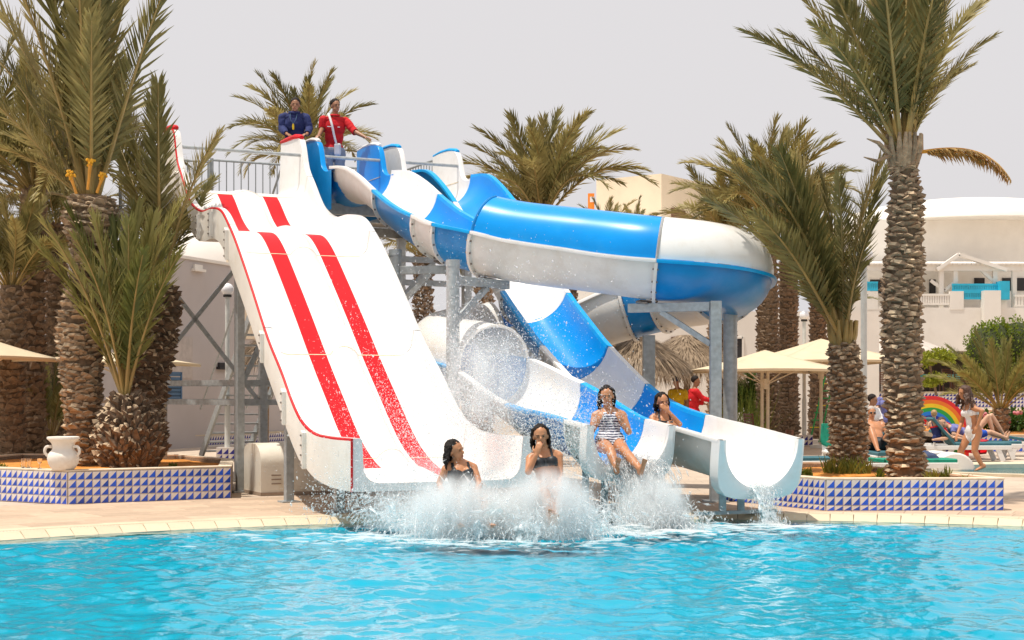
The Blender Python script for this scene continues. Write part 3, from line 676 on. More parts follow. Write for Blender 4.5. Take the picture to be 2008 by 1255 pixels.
# ================================================================== tiled planters
TS = 0.105
def tile_mesh(name, w, h, mw, mb_):
    """a square glazed tile: white half, blue half, with eased edges; local x along, z up, -y out"""
    m = MB(); e = 0.004; t = 0.012; W, H = w / 2 - 0.0022, h / 2 - 0.0022
    fr = [(-W + e, -t, -H + e), (W - e, -t, -H + e), (W - e, -t, H - e), (-W + e, -t, H - e)]
    bk = [(-W, -t + e, -H), (W, -t + e, -H), (W, -t + e, H), (-W, -t + e, H)]; b2 = [(x, 0, z) for x, y, z in bk]
    g = 0.006
    wt = [(-W + e, -t, -H + e), (W - e, -t, H - e), (-W + e, -t, H - e)]; m.add(wt, [(0, 1, 2)], 0)
    m.add([fr[0], fr[1], fr[2]], [(0, 1, 2)], 1)
    m.add(fr + bk + b2, [(0, 4, 5, 1), (1, 5, 6, 2), (2, 6, 7, 3), (3, 7, 4, 0), (4, 8, 9, 5), (5, 9, 10, 6), (6, 10, 11, 7), (7, 11, 8, 4)], 0)
    return m.mesh(name, [mw, mb_])
TILE = tile_mesh("tile", TS, TS, M_tilew, M_tileb); TILEW = tile_mesh("tile", TS, TS, M_tilew, M_tilew)
TILEH = tile_mesh("tile", TS, TS * 0.62, M_tilew, M_tileb)
def tile_face(parent, a, b, z0, rows, limit_x=None, half_bottom=False):
    a = Vector(a); b = Vector(b); t = (b - a).normalized(); n = int(round((b - a).length / TS)); sx = (b - a).length / (n * TS)
    ang = math.atan2(t.y, t.x)
    for k in range(n):
        for r in range(rows):
            half = half_bottom and r == 0
            z = z0 + (TS * 0.31 if half else TS * (r + 0.5) - (TS * 0.38 if half_bottom else 0)); c = a + t * ((k + 0.5) * TS * sx)
            M = Matrix.Translation((c.x, c.y, z)) @ Matrix.Rotation(ang, 4, 'Z') @ Matrix.Diagonal((sx, 1, 1, 1))
            # replaced or odd tiles
            inst("tile", TILEH if half else TILE, M @ Matrix.Rotation(rnd.uniform(-.012, .012), 4, 'Y') @ Matrix.Translation((0, rnd.uniform(-.0012, .0008), 0)), parent)
def soil_height(x, y): return 0.03 * mnoise.noise(Vector((x * 1.7, y * 1.7, 3))) + 0.02 * mnoise.noise(Vector((x * 5, y * 5, 1)))
def planter(label, poly, h, faces, half_bottom=False):
    c = sum((Vector(p) for p in poly), Vector((0, 0))) / len(poly); t = thing("tiled_planter", label, "planter", (c.x, c.y, 0), "tiled palm planters")
    n = len(poly); inner = []
    for i in range(n):
        a = Vector(poly[i - 1]); b = Vector(poly[i]); d = Vector(poly[(i + 1) % n]); e1 = (b - a).normalized(); e2 = (d - b).normalized()
        n1 = Vector((-e1.y, e1.x)); n2 = Vector((-e2.y, e2.x)); bis = (n1 + n2).normalized(); inner.append(b + bis * (0.17 / max(0.35, bis.dot(n1))))
    mb = MB(); rows = [[(p[0], p[1], 0.004) for p in poly], [(p[0], p[1], h) for p in poly]]
    mb.grid(rows + [[(p.x, p.y, h) for p in inner], [(p.x, p.y, 0.0) for p in inner]], closed=True)
    mb.obj("kerb_wall", M_joint, t)
    mb = MB()                                                   # the plastered rim on top
    outr = []
    for i in range(n):
        b = Vector(poly[i]); outr.append(b + (b - inner[i]).normalized() * 0.014)
    mb.grid([[(p.x, p.y, h + 0.001) for p in outr], [(p.x, p.y, h + 0.018) for p in outr], [(p.x, p.y, h + 0.022) for p in inner], [(p.x, p.y, h - 0.1) for p in inner]], closed=True)
    mb.obj("rim", mat("worn_plaster", (0.72, 0.60, 0.46), 0.8, 0.12, 5, bump=0.3, bscale=20, dirt=(0.40, 0.25, 0.12), dirt_amt=0.6, dscale=4), t)
    # soil as a lumpy sheet
    mb = MB(); rings = []
    for k in range(9):
        f = 1 - k / 8.0; ring = []
        for i in range(n):
            for q in range(8):
                p = inner[i].lerp(inner[(i + 1) % n], q / 8) ; p = c + (p - c) * f; ring.append((p.x, p.y, h - 0.055 + soil_height(p.x, p.y) + 0.03 * (1 - f)))
        rings.append(ring)
    mb.grid(rings, closed=True); mb.obj("soil", M_soil, t, smooth=True)
    for (i, r) in faces:
        a = poly[i]; b = poly[(i + 1) % n]; e = (Vector(b) - Vector(a)).normalized() * 0.004
        tile_face(t, Vector(a) + e, Vector(b) - e, 0.006, r, half_bottom=half_bottom)
    return t
PLL = [(-8.7, 21.62), (-5.75, 19.80), (-3.86, 21.0), (-4.25, 23.3), (-5.35, 25.0), (-8.2, 25.4)]
planter("planter on the left edged in blue and white triangle tiles, with a white jar", PLL, 0.43, [(1, 4)])
# only the part of the left face that the picture reaches carries single tiles
lt = [o for o in COL.objects if o.name.startswith("tiled_planter")][0]
a_ = Vector((-5.75, 19.80)); b_ = Vector((-8.7, 21.62)); e_ = (b_ - a_).normalized()
tile_face(lt, a_ + e_ * (15 * TS), a_ + e_ * 0.004, 0.006, 4)
PLR = [(2.75, 20.72), (3.84, 18.72), (6.03, 18.76), (6.08, 18.95), (5.62, 20.5), (4.9, 23.2), (3.4, 23.3)]
planter("planter on the right edged in blue and white triangle tiles, with two palms", PLR, 0.385, [(0, 4), (1, 4)], half_bottom=True)

# ------------------------------------------------------------------ white jar and glasses on the left rim
M_jar = mat("whitewashed_clay", (0.78, 0.73, 0.66), 0.7, 0.06, 6, bump=0.2, bscale=18, dirt=(0.5, 0.36, 0.24), dirt_amt=0.5, dscale=5)
jp = P(124, 922, 19.93); jz = 0.452
jar = thing("clay_jar", "white two-handled clay jar standing on the left planter's corner", "jar", (jp.x, jp.y, jz))
pr = [(0.02, 0.0), (0.13, 0.0), (0.155, 0.02), (0.19, 0.08), (0.205, 0.15), (0.19, 0.205), (0.155, 0.245), (0.14, 0.265), (0.138, 0.30), (0.15, 0.345), (0.19, 0.385), (0.208, 0.40), (0.205, 0.425), (0.19, 0.43), (0.165, 0.42), (0.13, 0.37), (0.115, 0.30), (0.02, 0.29)]
mb = MB(); mb.lathe((jp.x, jp.y, jz), pr, 28); mb.obj("body", M_jar, jar, smooth=True)
for sg in (1, -1):
    mb = MB(); mb.tube(catmull([(jp.x + sg * 0.14, jp.y - 0.03, jz + 0.30), (jp.x + sg * 0.205, jp.y - 0.05, jz + 0.295), (jp.x + sg * 0.225, jp.y - 0.05, jz + 0.23), (jp.x + sg * 0.19, jp.y - 0.04, jz + 0.18)], 0.02), 0.02, 8); mb.obj("handle", M_jar, jar, smooth=True)
M_glass = bpy.data.materials.new("drinking_glass"); M_glass.use_nodes = True
b_ = M_glass.node_tree.nodes["Principled BSDF"]; b_.inputs["Transmission Weight"].default_value = 1.0; b_.inputs["Roughness"].default_value = 0.05; b_.inputs["Base Color"].default_value = (0.95, 0.97, 0.97, 1)
for px, lab, stem in ((46, "straight drinking glass at the far left of the left planter's rim", 0), (57, "straight drinking glass next to the stemmed glass on the left planter", 0), (78, "stemmed glass beside the white jar on the left planter", 1)):
    yy = 20.33 if px < 60 else 20.16; q = P(px, 915, yy + 0.06); g = thing("drinking_glass", lab, "glass", (q.x, q.y, 0.452), "glasses left on the rim")
    mb = MB()
    if stem: mb.lathe((q.x, q.y, 0.453), [(0.032, 0), (0.03, 0.004), (0.005, 0.01), (0.005, 0.055), (0.03, 0.08), (0.034, 0.13), (0.032, 0.13), (0.027, 0.085), (0.004, 0.065)], 14)
    else: mb.lathe((q.x, q.y, 0.453), [(0.026, 0), (0.032, 0.125), (0.030, 0.125), (0.024, 0.008)], 14)
    mb.obj("bowl", M_glass, g, smooth=True)
# ================================================================== date palms
def leaf_mat(name, c1, c2, tr=0.25):
    m = bpy.data.materials.new(name); m.use_nodes = True; n = m.node_tree; n.nodes.clear(); L = n.links.new
    o = n.nodes.new("ShaderNodeOutputMaterial"); b = n.nodes.new("ShaderNodeBsdfPrincipled"); b.inputs["Roughness"].default_value = 0.48; b.inputs["Specular IOR Level"].default_value = 0.35
    tc = n.nodes.new("ShaderNodeTexCoord"); no = n.nodes.new("ShaderNodeTexNoise"); no.inputs["Scale"].default_value = 7; no.inputs["Detail"].default_value = 4
    oi = n.nodes.new("ShaderNodeObjectInfo"); ad = n.nodes.new("ShaderNodeMath"); ad.operation = 'MULTIPLY_ADD'; ad.inputs[1].default_value = 0.5
    L(tc.outputs["Object"], no.inputs["Vector"]); L(oi.outputs["Random"], ad.inputs[0]); L(no.outputs["Fac"], ad.inputs[2])
    cr = n.nodes.new("ShaderNodeValToRGB"); cr.color_ramp.elements[0].position = .45; cr.color_ramp.elements[1].position = 1.0
    cr.color_ramp.elements[0].color = (*c1, 1); cr.color_ramp.elements[1].color = (*c2, 1); L(ad.outputs[0], cr.inputs[0]); L(cr.outputs[0], b.inputs["Base Color"])
    t = n.nodes.new("ShaderNodeBsdfTranslucent"); L(cr.outputs[0], t.inputs[0]); ms = n.nodes.new("ShaderNodeMixShader"); ms.inputs[0].default_value = tr
    L(b.outputs[0], ms.inputs[1]); L(t.outputs[0], ms.inputs[2]); L(ms.outputs[0], o.inputs[0]); return m
M_frond = leaf_mat("palm_leaflets", (0.135, 0.128, 0.040), (0.41, 0.335, 0.125), .34)
M_frondy = leaf_mat("young_palm_leaflets", (0.13, 0.145, 0.036), (0.39, 0.345, 0.11), .34)
M_frondo = leaf_mat("dying_palm_leaflets", (0.42, 0.22, 0.06), (0.55, 0.36, 0.13))
M_rach = mat("palm_midrib", (0.34, 0.24, 0.08), 0.5, 0.25, 8)
M_racho = mat("orange_midrib", (0.75, 0.33, 0.04), 0.5, 0.2, 8)
M_trunk = mat("palm_fibre", (0.13, 0.085, 0.05), 0.95, 0.4, 12, bump=0.5, bscale=30)
M_boot = mat("palm_leaf_base", (0.33, 0.235, 0.15), 0.85, 0.35, 14, bump=0.5, bscale=35, objrand=0.28, dirt=(0.12, 0.08, 0.05), dirt_amt=0.5, dscale=9)
M_bootg = mat("weathered_leaf_base", (0.30, 0.205, 0.13), 0.9, 0.35, 14, bump=0.5, bscale=35, objrand=0.3, dirt=(0.10, 0.075, 0.055), dirt_amt=0.6, dscale=9)
M_bootd = mat("dark_leaf_base", (0.17, 0.115, 0.075), 0.9, 0.35, 14, bump=0.5, bscale=35, objrand=0.3, dirt=(0.07, 0.045, 0.03), dirt_amt=0.6, dscale=9)

def frond_mesh(name, seed, sag, npair=84, leaf=0.15, pet=0.16, mats=None, ang0=52, ang1=22, vee=28, wid=0.0062, ragged=0.12):
    """chord along +z (length 1), arching towards +y; leaflets in a V to both sides"""
    r = random.Random(seed); m = MB()
    def pos(t): return Vector((0, sag * 4 * t * (1 - t) * (0.75 + 0.5 * t), t))
    ts = [k / 22 for k in range(23)]; m.tube([pos(t) for t in ts], [0.0125 * (1 - 0.9 * t ** 0.8) + 0.0012 for t in ts], 5, 0)
    for k in range(npair):
        t = pet + (1 - pet) * (k + r.random() * 0.6) / npair
        for sd in (-1, 1):
            if r.random() < 0.03: continue
            p = pos(t); tn = (pos(min(1, t + 0.01)) - pos(max(0, t - 0.01))).normalized(); side = Vector((sd, 0, 0)); nor = tn.cross(Vector((1, 0, 0))).normalized()
            if nor.y < 0: nor = -nor
            q = (t - pet) / (1 - pet)
            l = leaf * (0.45 + 0.75 * math.sin(math.pi * min(1, (q * 0.86 + 0.12))) ** 0.7) * r.uniform(0.82, 1.1)
            if q < 0.1: l *= 0.45 + 5 * q
            a = math.radians(lerp(ang0, ang1, q) + r.uniform(-7, 7)); v = math.radians(vee + r.choice((-26, 0, 22)) + r.uniform(-10, 10))
            d = (tn * math.cos(a) + (side * math.cos(v) + nor * math.sin(v)) * math.sin(a)).normalized()
            droop = -nor * l * r.uniform(0.0, ragged)
            wv = d.cross(nor * 0.7 + side * 0.3).normalized() * wid * r.uniform(0.8, 1.2)
            b = p; c = p + d * l * 0.45; e = p + d * l + droop
            m.add([b + wv * 0.35, c + wv, e, c - wv, b - wv * 0.35], [(0, 1, 3, 4), (1, 2, 3)], 1)
    me = m.mesh(name, mats or [M_rach, M_frond])
    for pg in me.polygons: pg.use_smooth = False
    return me
FR_A = [frond_mesh("frond", 10 + k, sg, npair=96, leaf=0.15, wid=0.0062) for k, sg in enumerate((0.02, 0.05, 0.09, 0.14))]
FR_Y = [frond_mesh("frond", 30 + k, sg, npair=80, leaf=0.16, pet=0.2, mats=[M_rach, M_frondy], ang0=46, ang1=20, wid=0.007) for k, sg in enumerate((0.02, 0.05, 0.10))]
FR_B = [frond_mesh("frond", 50 + k, sg, npair=62, leaf=0.18, wid=0.009) for k, sg in enumerate((0.05, 0.11, 0.18, 0.25))]
FR_O = frond_mesh("frond", 70, 0.17, npair=80, leaf=0.13, mats=[M_racho, M_frondo], ragged=0.5, pet=0.08, vee=-35, wid=0.012)

def frond_between(parent, me, a, b, twist=0.0, upv=None):
    a = Vector(a); b = Vector(b); z = (b - a); L = z.length; z.normalize(); up = upv or Vector((0, 0, 1))
    y = up - z * up.dot(z)
    if y.length < 0.05: y = Vector((0, -1, 0)) - z * Vector((0, -1, 0)).dot(z)
    y.normalize(); x = y.cross(z)
    R = Matrix((x, y, z)).transposed().to_4x4() @ Matrix.Rotation(twist, 4, 'Z')
    return inst("frond", me, Matrix.Translation(a) @ R @ Matrix.Scale(L, 4), parent)

M_cut = mat("cut_leaf_base", (0.50, 0.38, 0.25), 0.9, 0.3, 18, objrand=0.35)  # pale cut wood that also paints the light on upper faces
def boot_mesh(name, w, h, t, m, seed=0):
    """a hacked-off leaf base: broad thin wedge with an uneven, paler cut edge; local x across, y outward, z up"""
    r = random.Random(seed); mb = MB(); j = lambda s: r.uniform(-s, s); sk = j(.25) * w
    b = [(-w * .55, -t * .3, -h * .6), (w * .55, -t * .3, -h * .6), (w * (.5 + j(.08)), t * (.35 + j(.1)), -h * .3), (-w * (.5 + j(.08)), t * (.35 + j(.1)), -h * .3)]
    m_ = [(-w * .5, -t * .3, h * .1), (w * .5, -t * .3, h * .1), (w * (.40 + j(.1)) + sk * .5, t * (.75 + j(.25)), h * (.12 + j(.14))), (-w * (.40 + j(.1)) + sk * .5, t * (.75 + j(.25)), h * (.12 + j(.14)))]
    tp = [(-w * .28 + sk, t * (.1 + j(.2)), h * (.42 + j(.14))), (w * .28 + sk, t * (.1 + j(.2)), h * (.42 + j(.14))), (w * (.22 + j(.12)) + sk, t * (1.0 + j(.4)), h * (.40 + j(.2))), (-w * (.22 + j(.12)) + sk, t * (1.0 + j(.4)), h * (.40 + j(.2)))]
    mb.add(b + m_ + tp, [(0, 1, 5, 4), (1, 2, 6, 5), (2, 3, 7, 6), (3, 0, 4, 7), (4, 5, 9, 8), (5, 6, 10, 9), (6, 7, 11, 10), (7, 4, 8, 11)]); mb.add(tp, [(0, 1, 2, 3)], 1)
    return mb.mesh(name, [m, M_cut])
def trunk(parent, spine, rad, bootm, bw=0.15, bh=0.14, bt=0.06, rows=0.085, single=300, tilt=0.35, dark_top=0):
    """trunk core plus its spiral of cut leaf bases: the ones facing the camera singly, the rest joined"""
    pts = catmull(spine, 0.06); n = len(pts); L = [0]
    for i in range(1, n): L.append(L[-1] + (pts[i] - pts[i - 1]).length)
    R = [interp(rad, l / L[-1]) for l in L]
    mb = MB(); mb.tube(pts, R, 14); tr = mb.obj("trunk", M_trunk, parent, smooth=True)
    mes = [boot_mesh("leaf_base", bw, bh, bt, bootm, s) for s in range(9)]
    place = []; l = 0.03; k = 0
    while l < L[-1] - 0.02:
        i = min(range(n), key=lambda q: abs(L[q] - l)); per = max(6, int(2 * math.pi * R[i] / (bw * 0.82)))
        T = (pts[min(i + 1, n - 1)] - pts[max(i - 1, 0)]).normalized()
        for q in range(per):
            a = 2 * math.pi * (q + 0.5 * (k % 2)) / per + rnd.uniform(-.09, .09); o = Vector((math.cos(a), math.sin(a), 0)); o = (o - T * o.dot(T)).normalized(); x = o.cross(T).normalized()
            if rnd.random() < .06: continue
            tl = tilt + rnd.uniform(-.28, .3); z = (T * math.cos(tl) + o * math.sin(tl)).normalized(); y = z.cross(x).normalized()
            if y.dot(o) < 0: y = -y
            Rm = Matrix((x, y, z)).transposed().to_4x4(); s_ = rnd.uniform(0.7, 1.25); rl = rnd.uniform(-0.4, 0.4)
            place.append((o.y, Matrix.Translation(pts[i] + o * (R[i] - 0.012) + T * rnd.uniform(-.03, .03)) @ Rm @ Matrix.Rotation(rl, 4, 'Y') @ Matrix.Diagonal((s_ * rnd.uniform(.85, 1.1), rnd.uniform(.65, 1.35), s_, 1))))
        l += rows * rnd.uniform(0.9, 1.1); k += 1
    place.sort(key=lambda p: p[0]); back = MB()
    for j, (oy, M) in enumerate(place):
        me = mes[(j * 5) % 9]
        if j < single and oy < 0.35: inst("leaf_base", me, M, parent)
        else: back.add([M @ v.co for v in me.vertices], [tuple(p.vertices) for p in me.polygons])
    if back.v: stuff(back.obj("leaf_bases", bootm, parent))
    return tr, pts[-1]

# --- A: the tall palm in the right planter
pA = thing("date_palm", "tall date palm with thick scaly trunk in the right planter", "palm tree", (5.15, 20.06, 0.33), "date palms in the planters")
YA = 20.06
_, topA = trunk(pA, [P(1778, 938, YA), P(1772, 780, YA), P(1768, 600, YA), P(1776, 440, YA), P(1772, 300, YA)], [(0, .235), (.08, .215), (.3, .225), (.6, .235), (.85, .19), (.93, .15), (1, .16)], M_bootg, 0.15, 0.10, 0.042, rows=0.056, tilt=.72)
for (tx, ty, dy, k) in ((1463, 62, -.6, 1), (1535, 62, .5, 1), (1598, 48, -1.0, 2), (1600, -80, -.7, 1), (1655, -125, .6, 1), (1722, -150, -1.0, 0), (1788, -150, .9, 0), (1858, -115, -.8, 1), (1690, -60, 1.3, 1), (1900, -70, -.5, 1), (1935, 0, .6, 2), (1830, -130, 1.1, 0), (1620, -30, 1.2, 2), (1840, 10, 1.5, 1), (1780, -60, 1.6, 1), (1555, -20, .3, 1), (1950, 70, -.4, 2), (1905, 130, .7, 2), (1570, 130, 1.0, 2)):
    frond_between(pA, FR_A[k], P(1770 + (tx - 1770) * 0.06, 292, YA + dy * .06), P(tx, ty, YA + dy), rnd.uniform(-.35, .35))
frond_between(pA, FR_O, P(1800, 298, YA - .05), P(1981, 350, YA - .35), .15)
frond_between(pA, FR_O, P(1800, 300, YA - .05), P(1975, 352, YA - .55), -.5)
for (tx, ty) in ((1694, 308), (1700, 272)):
    mb = MB(); mb.tube([P(1745, 305, YA - .1), P((1745 + tx) / 2, ty + 8, YA - .15), P(tx, ty, YA - .2)], [.03, .022, .006], 6, sx=2.2); mb.obj("dead_sheath", M_boot, pA)
for k in range(16):
    a = k * 2.4; mb = MB(); c = topA + Vector((math.cos(a) * .13, math.sin(a) * .13, -.18)); mb.tube([c, c + Vector((math.cos(a) * .08, math.sin(a) * .08, .22)), c + Vector((math.cos(a) * .10, math.sin(a) * .10, .42))], [.055, .045, .02], 6); mb.obj("petiole_stump", M_boot, pA, smooth=True)
# --- B: the shorter palm beside it
pB = thing("date_palm", "short date palm with ragged brown trunk and wide fan of fronds, right planter", "palm tree", (4.68, 21.3, 0.33), "date palms in the planters")
YB = 21.3
_, topB = trunk(pB, [P(1661, 928, YB), P(1664, 850, YB), P(1660, 760, YB), P(1652, 668, YB)], [(0, .235), (.3, .232), (.75, .205), (.95, .17), (1, .13)], M_boot, 0.11, 0.12, 0.038, rows=0.056, tilt=0.8)
for (tx, ty, dy, k) in ((1425, 318, -.8, 1), (1452, 345, .4, 1), (1475, 325, -1.2, 2), (1500, 318, .3, 1), (1530, 300, -1.0, 1), (1560, 310, .9, 1), (1395, 395, -.4, 2), (1610, 345, .2, 0), (1645, 350, -.5, 0), (1735, 300, -.6, 1), (1748, 318, .5, 1), (1716, 430, -.9, 1), (1560, 360, 1.6, 1), (1480, 420, -1.5, 2), (1440, 450, .8, 2)):
    frond_between(pB, FR_A[k], P(1655 + (tx - 1655) * .03, 668, YB + dy * .05), P(tx, ty, YB + dy), rnd.uniform(-.4, .4))
for k in range(14):
    a = k * 2.4; c = topB + Vector((math.cos(a) * .1, math.sin(a) * .1, -.12)); mb = MB(); mb.tube([c, c + Vector((math.cos(a) * .07, math.sin(a) * .07, .2)), c + Vector((math.cos(a) * .1, math.sin(a) * .1, .4))], [.05, .04, .02], 6); mb.obj("petiole_stump", M_rach, pB, smooth=True)
# --- C: the tall palm in the left planter
pC = thing("date_palm", "tall leaning date palm with orange flower stalks in the left planter", "palm tree", (-6.2, 22.4, 0.38), "date palms in the planters")
YC = 22.4
_, topC = trunk(pC, [P(170, 922, YC), P(163, 800, YC), P(158, 640, YC), P(172, 520, YC), P(178, 440, YC), P(180, 385, YC)], [(0, .255), (.2, .25), (.42, .29), (.56, .31), (.62, .25), (.8, .22), (.86, .33), (.93, .38), (1, .28)], M_boot, 0.16, 0.115, 0.042, rows=0.064, tilt=.6)
for (tx, ty, dy, k) in ((25, -60, -.6, 0), (75, -130, .5, 0), (120, -160, -.8, 0), (168, -190, .3, 0), (205, -150, -.4, 0), (255, -90, .9, 0), (325, -30, -.5, 0), (-60, 60, .4, 1), (-80, 150, -.8, 1), (255, 200, .6, 0), (-30, 285, -.9, 2), (0, 262, .3, 2), (40, 300, -.6, 2), (235, 120, 1.5, 1), (-40, -20, 1.0, 1), (180, 40, -1.4, 0), (150, -100, -1.3, 0)):
    frond_between(pC, FR_A[k], P(180 + (tx - 180) * .07, 392, YC + dy * .08), P(tx, ty, YC + dy), rnd.uniform(-.35, .35))
M_orange = mat("orange_flower", (0.80, 0.40, 0.02), 0.7, 0.3, 30)
for (x, y, x2, y2) in ((172, 372, 177, 322), (150, 380, 138, 345), (190, 378, 201, 348)):
    mb = MB(); a, b = P(x, y, YC - .4), P(x2, y2, YC - .45); mb.tube([a, a.lerp(b, .5), b], [.022, .02, .03], 7); fs = mb.obj("flower_stalk", M_racho, pC, smooth=True)
    mb = MB()
    for q in range(26): 
        d = Vector((rnd.gauss(0, 1), rnd.gauss(0, 1), rnd.gauss(.4, 1))).normalized() * rnd.uniform(.02, .07); mb.ellipsoid(b + d + Vector((0, 0, .02)), .018, .018, .022, 6, 4)
    mb.obj("flower_head", M_orange, fs, smooth=True)
# --- D: the fat low palm in front
pD = thing("date_palm", "low fat-trunked young palm in front in the left planter", "palm tree", (-5.45, 21.6, 0.38), "date palms in the planters")
YD = 21.75
_, topD = trunk(pD, [P(256, 915, YD), P(256, 868, YD), P(252, 820, YD), P(246, 782, YD)], [(0, .34), (.3, .44), (.6, .40), (.9, .22), (1, .14)], M_bootd, 0.075, 0.24, 0.06, rows=0.06, tilt=0.42)
for (tx, ty, dy, k) in ((88, 440, -.3, 1), (70, 480, .5, 1), (132, 415, .3, 1), (188, 432, -.6, 0), (225, 440, .5, 0), (252, 440, -.5, 0), (300, 430, .4, 0), (352, 405, -.3, 1), (330, 470, .8, 1), (350, 500, -.7, 1), (150, 470, -.9, 1), (280, 500, -1.0, 1), (205, 500, 1.0, 1), (268, 410, .9, 0)):
    frond_between(pD, FR_Y[k], P(246 + (tx - 246) * .02, 785, YD + dy * .04), P(tx, ty, YD + dy), rnd.uniform(-.5, .5))
# --- E: the leaning palm behind it
pE = thing("date_palm", "date palm leaning right behind the low palm, left planter", "palm tree", (-5.6, 23.2, 0.38), "date palms in the planters")
YE = 23.2
_, topE = trunk(pE, [P(268, 905, YE), P(282, 790, YE), P(300, 690, YE), P(317, 610, YE), P(322, 560, YE)], [(0, .27), (.5, .27), (.8, .26), (.95, .2), (1, .14)], M_bootd, 0.13, 0.14, 0.07, rows=0.075, tilt=0.5)
for (tx, ty, dy, k) in ((310, 165, -.3, 0), (430, 262, -.5, 1), (295, 200, .6, 0), (238, 185, .5, 0), (385, 390, .8, 1), (420, 350, .9, 1), (215, 240, .8, 1)):
    frond_between(pE, FR_A[k], P(315 + (tx - 315) * .03, 552, YE + dy * .05), P(tx, ty, YE + dy), rnd.uniform(-.4, .4))

# --- palms further back: crown of arching fronds, joined leaf bases
def far_palm(label, x, ytop, Y, base_y=None, fr=1.9, n=26, r=0.2, up=(-0.15, 1.0), meshes=FR_B, group="date palms standing behind the slides", lean=0, seed=0, low=0.35, dry=0, span=6.283, a0=0.0):
    rr = random.Random(seed + 77); top = P(x, ytop, Y); t = thing("date_palm", label, "palm tree", (top.x - lean, Y, 0), group)
    trunk(t, [(top.x - lean, Y, 0), (top.x - lean * .6, Y, top.z * .4), (top.x, Y, top.z)], [(0, r * 1.15), (.2, r), (.85, r * .9), (1, r * 0.8)], M_bootg, 0.17, 0.15, 0.055, rows=0.10, single=0)
    for k in range(n):
        f = (k + .5) / n; el = math.radians(lerp(84, math.degrees(math.asin(low)) if low >= 0 else -25, f ** 0.8) + rr.uniform(-6, 6)); az = a0 + (k * 2.39996) % span + rr.uniform(-.25, .25)
        d = Vector((math.cos(az) * math.cos(el), math.sin(az) * math.cos(el), math.sin(el))); L = fr * rr.uniform(.85, 1.12)
        me = meshes[min(len(meshes) - 1, int(f * len(meshes)))]
        frond_between(t, me, top + d * .1 - Vector((0, 0, .08)), top + d * L, rr.uniform(-.5, .5))
    return t
far_palm("date palm whose crown fans out behind the two lifeguards", 600, 300, 33.0, fr=1.75, n=34, low=-0.1, seed=1)
far_palm("date palm with full feathery crown between the flumes and the cream tower", 1062, 425, 31.0, fr=2.1, n=36, low=0.15, seed=2)
far_palm("date palm with bushy crown behind the flume's right-hand bend", 1505, 440, 44.0, r=.29, fr=2.7, n=44, low=0.05, seed=3)
far_palm("date palm left of the bushy-crowned one, its fronds over the cream tower", 1425, 470, 46.0, r=.27, fr=2.2, n=24, low=0.1, seed=4)
far_palm("date palm just right of the bushy-crowned one, trunk behind the lamp", 1546, 465, 47.0, r=.28, fr=2.5, n=28, low=0.1, seed=5)
far_palm("date palm with slim trunk left of the round lamp, right of the slides", 1604, 560, 49.0, r=.26, fr=2.0, n=20, low=0.3, seed=6)
far_palm("low palm with tips just over the blue bend, left one", 1190, 480, 37.0, fr=1.15, n=12, low=0.4, seed=8)
far_palm("low palm with tips just over the blue bend, right one", 1245, 470, 38.5, fr=1.0, n=11, low=0.4, seed=9)
far_palm("dark date palm behind the slide tower, fronds hanging under the platform", 830, 500, 33.0, fr=1.6, n=26, low=-0.5, seed=10)
far_palm("date palm with brown trunk behind the round steel post", 948, 510, 35.0, fr=1.3, n=22, low=-0.3, seed=11)
far_palm("tall date palm at the left edge, nearer of the two dark trunks", 66, 365, 26.5, fr=2.5, n=26, r=.21, low=-0.1, seed=12, lean=0.05)
far_palm("date palm at the far left with low drooping crown over the parasol", 22, 560, 25.5, fr=1.55, n=22, r=.21, low=0.1, seed=13)
far_palm("date palm at the left edge behind the others, dark trunk", 112, 440, 29.0, fr=1.7, n=18, r=.19, low=-0.2, seed=14)
far_palm("date palm half out of the picture at the left edge", -30, 330, 27.5, fr=2.4, n=20, r=.21, low=-0.1, seed=15)
far_palm("small palm low on the ground behind the left planter", 100, 855, 27.0, fr=1.5, n=12, r=.1, low=.55, seed=16, meshes=FR_Y)
far_palm("young palm in the raised bed at the right edge", 1962, 800, 39.3, fr=1.9, n=26, r=.2, low=.25, seed=17, meshes=FR_Y)
far_palm("small palm with short trunk between the lamp and the short planter palm", 1636, 640, 50.0, fr=1.6, n=14, r=.2, low=.5, seed=18)
far_palm("date palm behind the slides seen under the big bend, left", 1115, 560, 40.0, fr=1.2, n=14, r=.22, low=.2, seed=19)
far_palm("date palm trunk beside the thick steel post, behind the thatch", 1404, 610, 44.5, fr=1.5, n=16, r=.23, low=.2, seed=20)
